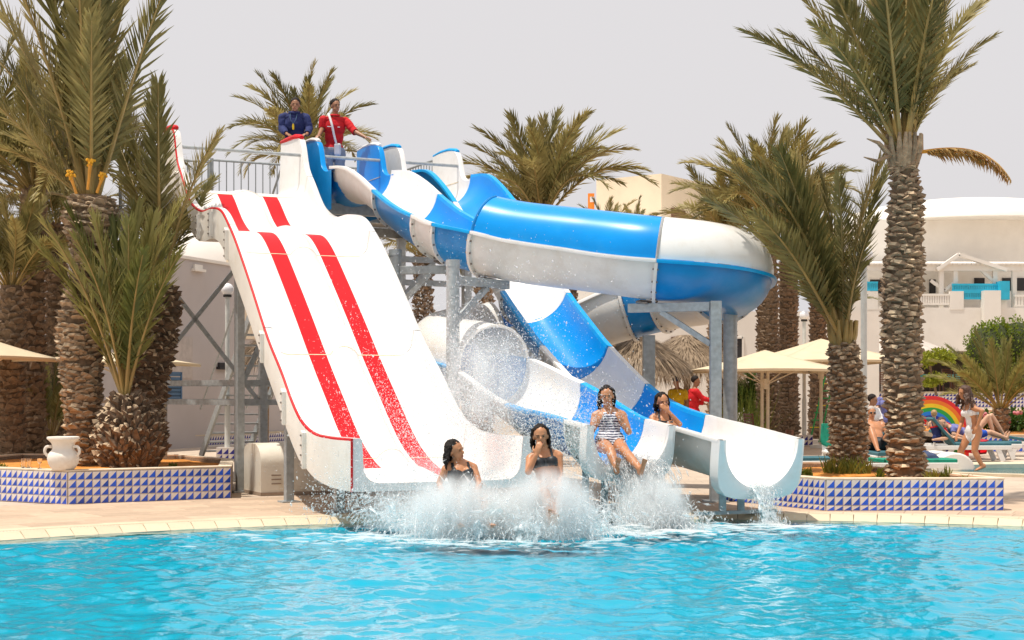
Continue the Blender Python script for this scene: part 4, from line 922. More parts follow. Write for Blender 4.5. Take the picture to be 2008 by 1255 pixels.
# ================================================================== buildings and terraces
def wall_prism(mb, a, b, depth, z0, z1, mi=0):
    """a straight block of wall from a to b (plan), its thickness to the far side"""
    a = Vector((a[0], a[1], 0)); b = Vector((b[0], b[1], 0)); t = (b - a).normalized(); nrm = Vector((-t.y, t.x, 0)) * depth
    mb.prism([a + Vector((0, 0, z0)), b + Vector((0, 0, z0)), b + nrm + Vector((0, 0, z0)), a + nrm + Vector((0, 0, z0))], (0, 0, z1 - z0), mi)
def tri_band(name, parent, a, b, z0, rows, ts=0.105, blue=None, gap=0.0):
    """glazed triangles too small to pick apart one by one: real pieces joined into one part"""
    a = Vector((a[0], a[1], 0)); b = Vector((b[0], b[1], 0)); t = (b - a).normalized(); nr = Vector((t.y, -t.x, 0)); n = int((b - a).length / ts); mb = MB(); o1 = nr * 0.004; o2 = nr * 0.010
    q = [a + o1 + Vector((0, 0, z0)), b + o1 + Vector((0, 0, z0)), b + o1 + Vector((0, 0, z0 + rows * ts)), a + o1 + Vector((0, 0, z0 + rows * ts))]; mb.add(q, [(0, 1, 2, 3)], 0)
    g = 0.008
    for k in range(n):
        for r in range(rows):
            p = a + t * (k * ts) + o2 + Vector((0, 0, z0 + r * ts)); mb.add([p + t * g + Vector((0, 0, g)), p + t * (ts - g) + Vector((0, 0, g)), p + t * (ts - g) + Vector((0, 0, ts - g))], [(0, 1, 2)], 1)
    return stuff(mb.obj(name, [M_tilew, blue or M_tileb], parent))
def terrace_wall(label, a, b, h, depth, z0=0.0, rows=3, ts=0.12, soil=False, blue=None):
    c = (Vector(a) + Vector(b)) / 2; t = thing("terrace_wall", label, "wall", (c.x, c.y, z0), "tiled terrace walls")
    mb = MB(); wall_prism(mb, a, b, depth, z0, z0 + h); mb.obj("wall_body", M_render, t)
    mb = MB(); d = (Vector(b) - Vector(a)).normalized(); n_ = Vector((d.y, -d.x)) * 0.03
    wall_prism(mb, Vector(a) + n_, Vector(b) + n_, 0.24, z0 + h + 0.002, z0 + h + 0.035); mb.obj("wall_cap", M_coping, t)
    tri_band("tile_band", t, a, b, z0 + h - rows * ts - 0.01, rows, ts, blue); return t
def window(parent, c, t, w, h, depth=0.12, shut=None, name="window"):
    """a recess with frame, pane or louvred shutter; c is the centre on the wall face, t along the wall"""
    c = Vector(c); t = Vector(t).normalized(); nr = Vector((t.y, -t.x, 0)); z = Vector((0, 0, 1))
    mb = MB(); mb.obox(c + nr * 0.004, t * (w / 2), nr * 0.006, z * (h / 2)); p = mb.obj(name, M_dark, parent)
    fm = shut or M_render
    for (o, a_, b_) in ((t * (w / 2), .035, h / 2 + .03), (-t * (w / 2), .035, h / 2 + .03), (z * (h / 2), w / 2, .03), (-z * (h / 2), w / 2, .03)):
        mb = MB(); mb.obox(c + o + nr * 0.02, t * a_, nr * 0.025, z * b_); mb.obj("frame", fm, p)
    if shut:
        n = max(3, int(h / 0.09))
        for k in range(n):
            mb = MB(); mb.obox(c + z * (h * ((k + .5) / n - .5)) + nr * 0.02, t * (w / 2 - .03), nr * 0.014 + z * 0.01, z * (h / n * 0.36)); mb.obj("slat", shut, p)
    return p
M_shutb = mat("blue_shutter", (0.05, 0.12, 0.22), 0.6); M_shutbr = mat("brown_shutter", (0.20, 0.09, 0.05), 0.6)
# --- the lilac-grey house on the left, in its own shade
A_ = Vector((-10.9, 34.0)); B_ = Vector((-6.1, 47.6)); td = (B_ - A_).normalized(); nl = Vector((td.y, -td.x, 0))
hl = thing("grey_house", "lilac-grey rendered house with domed roof behind the slide tower", "house", (-8.5, 41, 0))
mb = MB(); wall_prism(mb, A_, B_, 9, 0, 5.0); mb.obj("wall", M_greyr, hl)
mb = MB(); wall_prism(mb, A_ + Vector((nl.x, nl.y)) * .05, B_ + Vector((nl.x, nl.y)) * .05, 0.35, 5.0, 5.08); mb.obj("parapet", M_render, hl)
cb = P(437, 590, 43.2)
mb = MB(); q = A_ + td * 9.0; wall_prism(mb, q + td * 0.75 + Vector((nl.x, nl.y)) * .03, B_ + Vector((nl.x, nl.y)) * .03, 0.5, 3.0, 5.6); mb.obj("cream_wall", M_cream, hl)
dc = P(452, 545, 47.5); mb = MB()
mb.lathe((dc.x, dc.y, 0), [(2.75, 3.0), (2.75, dc.z + .25)] + [(2.75 * math.cos(a), dc.z + .25 + 2.0 * math.sin(a)) for a in [k * math.pi / 24 for k in range(1, 12)]] + [(0.02, dc.z + 2.25)], 40); mb.obj("dome", M_render, hl, smooth=True)
def on_left(px, z):
    k = (px - CX) / FPX; s_ = (k * A_.y - A_.x) / (td.x - k * td.y); c = A_ + td * s_; return Vector((c.x, c.y, z)) + nl * 0.002
for px, py, w_, h_ in ((333, 758, 0.62, 0.70),):
    c = on_left(px, 0); c.z = CAMH - (py - HY) * c.y / FPX; window(hl, c, (td.x, td.y, 0), w_ * 1.6, h_, shut=M_shutb)
c = on_left(340, 0); c.z = CAMH - (700 - HY) * c.y / FPX
mb = MB(); mb.obox(c + nl * .01, Vector((td.x, td.y, 0)) * .9, nl * .02, (0, 0, .55)); mb.obj("recess", mat("warm_grey_render", (.46, .41, .38), .9), hl)
for px, py in ((386, 530), (434, 722)):
    c = on_left(px, 0); c.z = CAMH - (py - HY) * c.y / FPX
    mb = MB(); mb.obox(c + nl * .06, Vector((td.x, td.y, 0)) * .28, nl * .06, (0, 0, .035)); mb.obox(c + nl * .03 + Vector((0, 0, .09)), Vector((td.x, td.y, 0)) * .2, nl * .03, (0, 0, .06)); mb.obj("wall_light", M_render if py < 600 else M_dark, hl)
terrace_wall("long low tiled wall in front of the grey house, left", (-11.6, 33.2), (-6.2, 46.6), 0.30, 0.35, rows=2, ts=0.125, blue=M_tiled)

# --- cream tower block in the middle distance
ct = thing("tower_block", "plain cream tower block behind the flumes, small orange sign on its left", "building", (5.9, 62, 0))
ca_, cb_, cc_ = Vector((3.42, 62.0)), Vector((5.88, 60.2)), Vector((9.0, 64.5)); cd_ = ca_ + (cc_ - cb_)
mb = MB(); mb.prism([(p.x, p.y, 0) for p in (ca_, cb_, cc_, cd_)], (0, 0, 10.1)); mb.obj("wall", M_cream, ct)
tr_ = (cc_ - cb_).normalized()
c = cb_ + tr_ * 1.3; window(ct, (c.x, c.y, 8.35), (tr_.x, tr_.y, 0), 1.0, .9, shut=M_shutbr)
mb = MB(); c = P(1159, 396, 62.5); mb.box(c.x - .13, c.x + .13, c.y - .1, c.y, c.z - .34, c.z + .34); sg = mb.obj("sign_panel", mat("orange_panel", (.85, .25, .02), .6, .15, 5), ct)
mb = MB(); mb.box(c.x - .05, c.x + .11, c.y - .106, c.y - .101, c.z - .02, c.z + .2); mb.obj("pane", M_globe, sg)
mb = MB(); mb.box(c.x - .1, c.x + .8, c.y, c.y + .1, c.z - 3, c.z - .34); mb.obj("sign_post", M_cream, ct)
lw = thing("white_building", "long low white building behind the palms and flumes", "building", (5, 57, 0))
mb = MB(); mb.box(1.2, 7.6, 56, 66, 0, 7.75); mb.obj("upper_wall", M_render, lw)
mb = MB(); mb.box(-3.5, 13.2, 55, 55.98, 0, 4.4); mb.obj("lower_wall", M_render, lw)
for k in range(9):
    x = -2.6 + 1.75 * k; window(lw, (x, 55, 2.9), (1, 0, 0), .8, 1.1, shut=M_shutbr if k % 2 else None)

# --- white domed building with its pergola terrace on the right
BY = 70.0
rb_ = thing("domed_building", "white domed building with balcony and pergola behind the tall palm", "building", (21, 72, 0))
def X_(px, Y): return (px - CX) * Y / FPX
def Z_(py, Y): return CAMH - (py - HY) * Y / FPX
mb = MB(); mb.box(X_(1692, 77), 32, 77, 88, 0, Z_(430, 77)); mb.obj("main_wall", M_render, rb_)
dcx = X_(1912, 80); prof = [(7.2, 0)] + [(7.2 * math.cos(a), 1.55 * math.sin(a)) for a in [k * math.pi / 24 for k in range(1, 12)]] + [(.02, 1.55)]
mb = MB(); mb.lathe((dcx, 82, Z_(430, 77) - .05), prof, 48); mb.obj("dome", M_render, rb_, smooth=True)
zt = Z_(603, BY); zl = Z_(688, BY)
mb = MB(); mb.box(X_(1640, BY), 32, BY, 76.9, zl, zt); mb.obj("terrace_body", M_render, rb_)
mb = MB(); mb.box(X_(1660, BY), 32, BY + 5, 76.8, 1.4, zl); mb.obj("shaded_back_wall", mat("restaurant_shade", (.10, .08, .07), .9), rb_)  # near-black colour stands in for the shade under the terrace
for px in (1655, 1745, 1960, 2040):
    mb = MB(); x = X_(px, BY); mb.box(x - .25, x + .25, BY + .1, BY + .7, 1.3, zl); mb.obj("pillar", M_render, rb_)
zp = Z_(570, BY)
for (x0, x1, top) in ((1640, 1722, 571), (1722, 1760, 601), (1862, 1890, 571), (1924, 1956, 571), (1956, 1975, 575)):
    mb = MB(); mb.box(X_(x0, BY) + .01, X_(x1, BY) - .01, BY - .02, BY + .22, zt - .1, Z_(top, BY)); mb.obj("parapet", M_render, rb_)
mb = MB(); mb.box(X_(1924, BY), X_(1956, BY), BY - .5, BY - .021, zl - .3, Z_(571, BY)); mb.obj("pier", M_render, rb_)
M_turq = mat("turquoise_paint", (.02, .42, .62), .5, .08, 4)
def balus(x0, x1, top, bot, m, n):
    y = BY + .08; z0, z1 = Z_(bot, BY), Z_(top, BY); a, b = X_(x0, BY), X_(x1, BY)
    mb = MB(); mb.box(a, b, y - .06, y + .06, z1 - .09, z1); r_ = mb.obj("balustrade", m, rb_)
    mb = MB(); mb.box(a, b, y - .05, y + .05, z0, z0 + .08); mb.obj("bottom_rail", m, r_)
    for k in range(n):
        x = lerp(a, b, (k + .5) / n); mb = MB(); mb.box(x - .045, x + .045, y - .04, y + .04, z0 + .08, z1 - .09); mb.obj("baluster", m, r_)
balus(1800, 1862, 576, 598, M_render, 13); balus(1868, 1958, 556, 571, M_turq, 20); balus(1888, 1924, 571, 587, M_turq, 8); balus(1990, 2050, 578, 601, M_render, 10); balus(1700, 1722, 552, 570, M_turq, 5)
mb = MB(); mb.box(X_(1957, BY), X_(1976, BY), BY - .3, BY + .3, Z_(588, BY), Z_(552, BY)); mb.obj("end_panel", M_turq, rb_)
# pergola: posts, beams, rafters and a small gable
zb = Z_(530, BY); zr = Z_(505, BY)
for px in (1700, 1790, 1850, 1878, 1956, 1994, 2060):
    x = X_(px, BY); mb = MB(); mb.box(x - .1, x + .1, BY + .3, BY + .5, zt, zb); mb.obj("pergola_post", M_render, rb_)
mb = MB(); mb.box(X_(1660, BY), X_(2080, BY), BY + .25, BY + .55, zb, zb + .32); mb.obj("pergola_beam", M_render, rb_)
for k in range(44):
    x = X_(1662, BY) + k * .215; mb = MB(); mb.obox((x, BY + 3.3, zb + .62), (.09, 0, 0), (0, 3.2, .32), (0, -.003, .03)); mb.obj("rafter", M_render, rb_)
for sg_ in (-1, 1):
    c = P(1882, 505, BY); mb = MB(); mb.beam(c + Vector((0, .2, .15)), c + Vector((sg_ * (1.0 if sg_ < 0 else 2.2), .2, -.55)), .3, .16); mb.obj("gable_beam", M_render, rb_)
for (x0, y0, x1, y1) in ((1825, 550, 1852, 570), (1878, 548, 1852, 570), (1925, 530, 1952, 556)):
    a, b = P(x0, y0, BY + .4), P(x1, y1, BY + .4); mb = MB(); mb.beam(a, b, .12, .14); mb.obj("brace", M_render, rb_)
for (x0, x1, y0, y1) in ((1706, 1728, 548, 575), (1822, 1834, 548, 575), (1910, 1930, 545, 556), (1965, 2008, 545, 570)):
    mb = MB(); mb.box(X_(x0, 77), X_(x1, 77), 76.93, 76.99, Z_(y1, 76.9), Z_(y0, 76.9)); mb.obj("doorway", M_dark, rb_)
# side wing behind the lamp and its slatted shadow wall
mb = MB(); mb.box(X_(1655, 66), X_(1690, 66), 66, 69.9, 0, Z_(560, 66)); mb.obj("side_wing", M_render, rb_)

# --- terraces that step up to the restaurant
def slab_(name, x0, x1, y0, y1, z):
    mb = MB(); mb.box(x0, x1, y0, y1, z - .12, z); return structure(mb.obj(name, M_pave))
terrace_wall("low tiled wall behind the loungers at the right edge", (11.3, 37.6), (17.5, 37.6), .40, .3, rows=3, ts=.125)
terrace_wall("second tiled step up, behind the young palm", (12.2, 48.0), (21.5, 48.0), .50, .3, z0=.40, rows=4, ts=.12, blue=M_tiled)
terrace_wall("topmost tiled wall below the restaurant chairs, right", (13.0, 56.0), (25.0, 56.0), .58, .3, z0=.90, rows=4, ts=.13, blue=M_tiled)
terrace_wall("tiled wall of the flower bed behind the beige parasols", (X_(1455, 63), 63.0), (X_(1765, 63), 63.0), .62, .3, rows=5, ts=.122, blue=M_tiled)
terrace_wall("narrow tiled wall above the flower bed, behind the chairs", (X_(1640, 66), 66.0), (13.0 + 4.2, 66.0), .75, .3, z0=.72, rows=3, ts=.14, blue=M_tiled)
slab_("bed_terrace", 11.3, 22, 37.9, 48.1, .40); slab_("middle_terrace", 12.2, 26, 48.2, 56.1, .90); slab_("restaurant_terrace", 13.0, 34, 56.2, 77, 1.46); slab_("upper_terrace", 9.0, 17.2, 66.2, 77, 1.44)
mb = MB(); mb.box(X_(1455, 63), X_(1765, 63), 63.3, 66.0, .3, .56); structure(mb.obj("flower_bed_soil", M_soil))
mb = MB(); mb.box(11.4, 21.5, 38.0, 47.9, .402, .43); structure(mb.obj("palm_bed_soil", M_soil))

# ------------------------------------------------------------------ leaves: hedges, shrubs, ground plants
def leaf_cloud(blobs, n, size, m, name, parent, seed=0, shell=0.55, up=0.3):
    """leaf-sized blades through the volume of overlapping blobs (cx, cy, cz, rx, ry, rz)"""
    r = np.random.default_rng(seed); B = np.array(blobs, float); w = B[:, 3] * B[:, 4] + B[:, 4] * B[:, 5] + B[:, 3] * B[:, 5]; k = r.choice(len(B), n, p=w / w.sum())
    d = r.normal(size=(n, 3)); d /= np.linalg.norm(d, axis=1)[:, None]; rad = (shell + (1 - shell) * r.random(n)) * (1 + .10 * np.sin(d[:, 0] * 9 + d[:, 2] * 7 + k))
    c = B[k, :3] + d * B[k, 3:6] * rad[:, None]
    a = d + r.normal(scale=.7, size=(n, 3)) + np.array([0, 0, up]); a /= np.linalg.norm(a, axis=1)[:, None]
    b = np.cross(a, r.normal(size=(n, 3))); b /= np.linalg.norm(b, axis=1)[:, None]; s = size * r.uniform(.6, 1.4, n)[:, None]
    V = np.stack([c, c + a * s * .5 + b * s * .28, c + a * s, c + a * s * .5 - b * s * .28], 1).reshape(-1, 3) - np.array(wl(parent))
    F = np.arange(4 * n).reshape(n, 4); me = fastmesh(name, V, F, m); o = bpy.data.objects.new(name, me); COL.objects.link(o); o.parent = parent
    return o
M_hedge = leaf_mat("hedge_leaves", (.12, .19, .015), (.34, .36, .03), .3); M_bush = leaf_mat("bush_leaves", (.05, .12, .015), (.16, .22, .04), .3); M_grass = leaf_mat("bed_plants", (.10, .15, .02), (.28, .28, .05), .3)
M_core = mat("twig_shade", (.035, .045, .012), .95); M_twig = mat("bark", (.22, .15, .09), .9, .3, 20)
hy = 58.0; hd = thing("clipped_hedge", "big rounded clipped hedge, yellow-green, at the right edge", "hedge", (X_(1970, hy), hy, 1.46))
bl = [(X_(px, hy), hy + dy, Z_(py, hy), rx, 1.0, rz) for px, py, rx, rz, dy in ((1932, 690, .75, 1.1, 0), (1960, 685, .9, 1.15, .3), (2000, 680, 1.0, 1.1, .2), (2040, 685, 1.0, 1.15, .4), (1945, 735, .9, .7, 0), (2005, 735, 1.1, .7, 0))]
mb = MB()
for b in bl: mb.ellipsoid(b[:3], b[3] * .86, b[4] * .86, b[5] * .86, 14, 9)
mb.obj("inner_shade", M_core, hd); stuff(leaf_cloud(bl, 9000, .11, M_hedge, "foliage", hd, 1, .8))  # solid dark cores paint the shade between the hedge's leaves
ty = 54.0; tp = thing("topiary_tree", "small cloud-pruned tree with leaf pads before the dark restaurant", "tree", (X_(1833, ty), ty, .9))
mb = MB(); mb.tube(catmull([P(1836, 775, ty), P(1830, 745, ty), P(1824, 715, ty), P(1834, 692, ty)], .1), [.05] * 40 if False else .045, 7); mb.obj("trunk", M_twig, tp, smooth=True)
bl = [(X_(px, ty), ty, Z_(py, ty), rx, .45, rz) for px, py, rx, rz in ((1815, 705, .35, .28), (1845, 697, .42, .25), (1835, 742, .36, .2), (1860, 705, .25, .2), (1822, 750, .28, .15))]
stuff(leaf_cloud(bl, 2600, .10, M_hedge, "crown", tp, 2, .3))
for lab, Y, px0, px1, py, rz, n, m, sd in (("row of low green plants and flowers along the bed behind the parasols", 64.2, 1462, 1750, 803, .28, 3200, M_grass, 3), ("green shrubs beside the thatched shelters", 45.0, 1440, 1490, 770, .8, 2400, M_bush, 5),
        ("low bushes in the palm bed behind the loungers", 41.0, 1890, 2008, 828, .3, 1700, M_bush, 4)):
    t = thing("shrubs", lab, "shrubs", (X_((px0 + px1) / 2, Y), Y, .4)); nb = max(4, int((px1 - px0) / 14))
    bl = [(X_(lerp(px0, px1, (k + rnd.random()) / nb), Y), Y + rnd.uniform(-.4, .4), Z_(py, Y) + rnd.uniform(-.1, .1), .35, .4, rz * rnd.uniform(.6, 1.2)) for k in range(nb)]
    leaf_cloud(bl, n, .14, m, "foliage", t, sd, .2)
    if sd != 5:
        fl = MB()
        for k in range(26):
            b = rnd.choice(bl); fl.ellipsoid((b[0] + rnd.uniform(-.3, .3), b[1] - .35, b[2] + rnd.uniform(0, b[5])), .05, .04, .05, 6, 4)
        stuff(fl.obj("flowers", M_orange if sd == 3 else mat("pink_flower", (.7, .25, .3), .7), t))
t = thing("tall_grass", "tall reedy grass clump right of the man in the red shirt", "plant", (X_(1462, 43), 43, 0)); mb = MB()
for k in range(170):
    b = Vector((X_(1462, 43) + rnd.uniform(-.5, .5), 43 + rnd.uniform(-.3, .3), 0)); l = rnd.uniform(.8, 2.1); d = Vector((rnd.gauss(0, .28), rnd.gauss(0, .2), 1)).normalized(); mb.add([b + Vector((-.012, 0, 0)), b + Vector((.012, 0, 0)), b + d * l], [(0, 1, 2)])
mb.obj("blades", M_grass, t)
def tuft(label, px, Y, z, h, n, w_, group="weeds in the right planter"):
    t = thing("weed_tuft", label, "plant", (X_(px, Y), Y, z), group); mb = MB()
    for k in range(n):
        b = Vector((X_(px, Y) + rnd.uniform(-w_, w_), Y + rnd.uniform(-w_, w_) * .5, z - .03)); d = Vector((rnd.gauss(0, .35), rnd.gauss(0, .3), 1)).normalized(); l = h * rnd.uniform(.4, 1); wv = Vector((.008, .004, 0)); m_ = b + d * l * .55; e = b + d * l + Vector((rnd.gauss(0, .03), 0, -.02))
        mb.add([b - wv, b + wv, m_ + wv * 1.3, e, m_ - wv * 1.3], [(0, 1, 2, 4), (4, 2, 3)])
    mb.obj("blades", M_grass, t)
tuft("thick green weeds around the foot of the short palm", 1660, 20.75, .36, .34, 150, .30); tuft("sprig of grass between the two palms in the right planter", 1727, 19.9, .36, .2, 26, .05)
tuft("weeds right of the tall palm's foot, left clump", 1828, 19.6, .36, .2, 34, .07); tuft("weeds right of the tall palm's foot, right clump", 1853, 19.8, .36, .24, 26, .06); tuft("small weed at the right end of the right planter", 1898, 19.4, .36, .14, 18, .04); tuft("grass at the left end of the right planter", 1578, 20.2, .36, .2, 40, .10)
tuft("small weeds in the left planter, right of the fat trunk", 338, 22.2, .38, .14, 22, .06, "weeds in the left planter"); tuft("small weeds beside the glasses in the left planter", 52, 21.2, .38, .14, 20, .05, "weeds in the left planter"); tuft("small weeds at the left edge of the left planter", 3, 21.6, .38, .16, 24, .06, "weeds in the left planter")

# ------------------------------------------------------------------ lamps
def lamp(label, px, base_y, Y, z_top, tile=True, base=None):
    x = X_(px, Y); t = thing("globe_lamp", label, "lamp", (x, Y, 0), "globe lamps on posts"); zb_ = 0.0
    if tile:
        mb = MB(); mb.box(x - .2, x + .2, Y - .2, Y + .2, 0.005, .30); b = mb.obj("tiled_base", M_tilew, t)
        tri_band("tile_band", t, (x - .2, Y - .2), (x + .2, Y - .2), .02, 2, .133, M_tiled); zb_ = .3
    mb = MB(); mb.tube([(x, Y, zb_), (x, Y, z_top * .36)], .062, 14); mb.obj("lower_pole", M_post, t, smooth=True)
    mb = MB(); mb.tube([(x, Y, z_top * .36), (x, Y, z_top - .14)], .05, 14); mb.obj("pole", M_post, t, smooth=True)
    mb = MB(); mb.tube([(x, Y, z_top - .16), (x, Y, z_top - .11)], .09, 14); mb.obj("collar", M_dark, t, smooth=True)
    mb = MB(); mb.ellipsoid((x, Y, z_top), .135, .135, .135, 24, 16); mb.obj("globe", M_globe, t, smooth=True)
lamp("globe lamp on a tiled block left of the slide tower's front column", 446, 905, 32.6, 3.66)
lamp("globe lamp on a tiled block between the palms right of the flumes", 1577, 874, 42.3, 3.60)
lamp("tall globe lamp partly behind the short planter palm's fronds", 1694, 905, 23.6, 3.58, tile=False)

# ------------------------------------------------------------------ parasols and thatch
M_canvas = mat("beige_canvas", (.78, .66, .47), .85, .05, 3, trans=.25); M_canvas2 = mat("pale_canvas", (.66, .58, .52), .85, .05, 3, trans=.2); M_pwood = mat("parasol_pole", (.62, .52, .38), .6, .1, 9)
def parasol(label, px, Y, ze, za, half, rot=.5, m=M_canvas, pole=True, twin=False, group="canvas parasols"):
    x = X_(px, Y); t = thing("parasol", label, "parasol", (x, Y, 0), group); ap = Vector((x, Y, za)); cs = []
    for k in range(4):
        a = rot + k * math.pi / 2; cs.append(Vector((x + half * 1.414 * math.cos(a), Y + half * 1.414 * math.sin(a), ze)))
    for k in range(4):
        a, b = cs[k], cs[(k + 1) % 4]; mb = MB(); rows = []
        for i in range(9):
            f = i / 8; row = []
            for j in range(9):
                g = j / 8; e = a.lerp(b, g); p = ap.lerp(e, f); p = p + Vector((0, 0, -.10 * f * (1 - f) * 1.2 - .05 * math.sin(math.pi * g) * f * (1.0 if f < 1 else 1) * -.6)); row.append(p)
            rows.append(row)
        rows.append([p + Vector((0, 0, -.06)) for p in rows[-1]]); mb.grid(rows); o = mb.obj("canopy_panel", m, t, smooth=True)
        sm = o.modifiers.new("thick", 'SOLIDIFY'); sm.thickness = .006
    for c in cs:
        mb = MB(); mb.beam(Vector((x, Y, za - .1)), c + Vector((0, 0, -.03)), .025, .03); mb.obj("rib", M_pwood, t)
        mb = MB(); mb.beam(Vector((x, Y, ze - .35)), ap.lerp(c, .55) + Vector((0, 0, -.08)), .02, .025); mb.obj("strut", M_pwood, t)
    for dx in ((-.07, .07) if twin else (0,)):
        mb = MB(); mb.tube([(x + dx, Y, .0), (x + dx, Y, za - .02)], .045 if not twin else .04, 10); mb.obj("pole", M_pwood, t, smooth=True)
    mb = MB(); mb.tube([(x, Y, ze - .45), (x, Y, ze - .2)], .08, 10); mb.obj("hub", M_pwood, t, smooth=True)
    mb = MB(); mb.lathe((x, Y, 0.002), [(.3, 0), (.28, .08), (.06, .1)], 16); mb.obj("foot", M_post, t, smooth=True)
    return t
parasol("beige square parasol in front, over the wooden chair", 1500, 37.0, 2.0, 2.50, 1.62, .9, twin=True)
parasol("beige square parasol behind, right of the front one", 1610, 40.5, 2.28, 2.90, 1.85, .95)
parasol("pale grey parasol far back beside the tall palm's trunk", 1765, 60.0, 3.05, 3.9, 1.85, .3, M_canvas2)
parasol("beige parasol cut off by the left edge", -70, 24.3, 2.0, 2.46, 1.05, .08); parasol("beige parasol seen behind the left planter's palms", 250, 33.5, 2.10, 2.42, 1.15, .45)
M_thatch = leaf_mat("dry_thatch", (.20, .14, .09), (.40, .30, .20), .05); M_thcore = mat("thatch_core", (.20, .145, .095), .95, .3, 10)
def thatch(label, px, Y, ze, za, R, n=2600, seed=0):
    x = X_(px, Y); t = thing("thatched_shelter", label, "shelter", (x, Y, 0), "thatched straw shelters")
    mb = MB(); mb.lathe((x, Y, 0), [(R, ze), (R * .8, ze + (za - ze) * .38), (R * .45, ze + (za - ze) * .72), (R * .16, za), (.02, za + .02)], 28); mb.obj("roof_core", M_thcore, t, smooth=True)
    r = np.random.default_rng(seed); V = []; 
    f = r.random(n) ** .6; a = r.uniform(0, 2 * math.pi, n); prof = np.array([.16, .45, .8, 1.0]); hz = np.array([1, .72, .38, 0.])
    rr = np.interp(f, [0, .35, .7, 1], prof) * R; zz = ze + (za - ze) * np.interp(f, [0, .35, .7, 1], hz) + .03
    c = np.stack([x + rr * np.cos(a), Y + rr * np.sin(a), zz], 1); o = np.stack([np.cos(a + r.normal(0, .15, n)), np.sin(a + r.normal(0, .15, n)), -(.45 + 1.6 * f ** 4 + r.normal(0, .1, n))], 1); o /= np.linalg.norm(o, axis=1)[:, None]
    l = r.uniform(.25, .6, n)[:, None]; sd = np.stack([-np.sin(a), np.cos(a), 0 * a], 1) * .014
    V = np.stack([c - sd, c + sd, c + o * l], 1).reshape(-1, 3) - np.array(wl(t)); F = np.arange(3 * n).reshape(n, 3); me = fastmesh("straw", V, F, M_thatch); ob = bpy.data.objects.new("straw", me); COL.objects.link(ob); ob.parent = t; stuff(ob)
    mb = MB(); mb.tube([(x, Y, 0), (x + .05, Y, za)], .09, 10); mb.obj("post", M_twig, t, smooth=True)
thatch("thatched straw shelter left, behind the returning flume's post", 1252, 37.5, 1.88, 2.85, 1.35, seed=1)
thatch("thatched straw shelter right, its top behind the left one", 1345, 41.0, 2.0, 3.0, 1.5, seed=2)
thatch("thatched straw shelter seen between the tower's columns", 520, 40.5, 2.25, 2.95, .75, 1200, seed=3)

# ------------------------------------------------------------------ pump cover under the wide slide
ph = thing("pump_cover", "white rounded pump cover on the deck below the wide slide", "pump cover", (-3.3, 21.9, 0))
pc = G(512, 973); L_, W_ = 1.55, .95; nrmv = Vector((-SP.y, SP.x, 0)); prof = [(0, 0.01), (0, .45)] + [(.36 - .36 * math.cos(a), .45 + .28 * math.sin(a)) for a in [k * math.pi / 14 for k in range(1, 8)]] + [(W_ - .36 + .36 * math.sin(a), .45 + .28 * math.cos(a)) for a in [k * math.pi / 14 for k in range(0, 8)]] + [(W_, .01)]
mb = MB(); mb.prism([pc + nrmv * a + Vector((0, 0, z)) for a, z in prof], SP * L_); mb.obj("cover_shell", mat("painted_pump_cover", (.76, .70, .60), .7, .08, 3, bump=.15, bscale=25, dirt=(.50, .36, .18), dirt_amt=.6, dscale=2.2), ph, smooth=True, angle=45)
mb = MB(); mb.prism([pc + nrmv * a + Vector((0, 0, z)) - SP * .01 for a, z in ((-.02, .004), (-.02, .05), (W_ + .02, .05), (W_ + .02, .004))], SP * (L_ + .02)); mb.obj("plinth", M_joint, ph)
for k in range(3):
    mb = MB(); c = pc + SP * .22 - nrmv * .003 + Vector((0, 0, .17 + .06 * k)); mb.obox(c, SP * .07, nrmv * .004, (0, 0, .008)); mb.obj("vent_slot", M_joint, ph)
M_pvc = mat("grey_pipe", (.16, .16, .16), .5, .2, 9)
pp = thing("pump_pipe", "grey water pipe with elbow beside the pump cover", "pipe", (pc.x + 1.2, pc.y, 0)); e0 = pc + SP * 1.16 - nrmv * .14
mb = MB(); mb.tube([e0 + Vector((0, 0, .18)), e0 + Vector((0, 0, .62))], .05, 12); mb.obj("upright_pipe", M_pvc, pp, smooth=True)
mb = MB(); mb.tube([e0 + Vector((0, 0, .62)), e0 + Vector((0, 0, .66))], .065, 12); mb.obj("socket", M_pvc, pp, smooth=True)
mb = MB(); mb.tube(catmull([e0 + Vector((0, 0, .19)) + nrmv * .1, e0 + Vector((0, 0, .17)) - SP * .02, e0 + Vector((0, 0, .15)) + SP * .3, e0 + Vector((0, 0, .13)) + SP * 1.5], .1), .055, 12); mb.obj("low_pipe", mat("buff_pipe", (.45, .36, .26), .5, .15, 8), pp, smooth=True)

# ------------------------------------------------------------------ rainbow play slide by the paddling pool
ry = 35.0; rx = X_(1824, ry); rz0 = Z_(850, ry); rbw = thing("rainbow_slide", "child's rainbow play slide with striped arch and red chute", "play slide", (rx, ry, 0))
cols_ = [(.75, .02, .02), (.85, .20, .01), (.88, .62, .01), (.02, .38, .05), (.01, .22, .72), (.015, .03, .30)]
R0 = .86; dR = .088
for k, c_ in enumerate(cols_):
    mb = MB(); ro, ri = R0 - k * dR, R0 - (k + 1) * dR; n = 24; pts = []
    for yy in (ry - .09, ry + .09):
        pts.append([(rx + ro, yy, .02)] + [(rx + ro * math.cos(math.pi * q / n), yy, rz0 + ro * math.sin(math.pi * q / n)) for q in range(n + 1)] + [(rx - ro, yy, .02)])
        pts.append([(rx + ri, yy, .02)] + [(rx + ri * math.cos(math.pi * q / n), yy, rz0 + ri * math.sin(math.pi * q / n)) for q in range(n + 1)] + [(rx - ri, yy, .02)])
    mb.grid([pts[0], pts[1], pts[3], pts[2], pts[0]]); mb.obj("rainbow_band", mat("rainbow_band_%d" % k, c_, .4, .05), rbw)
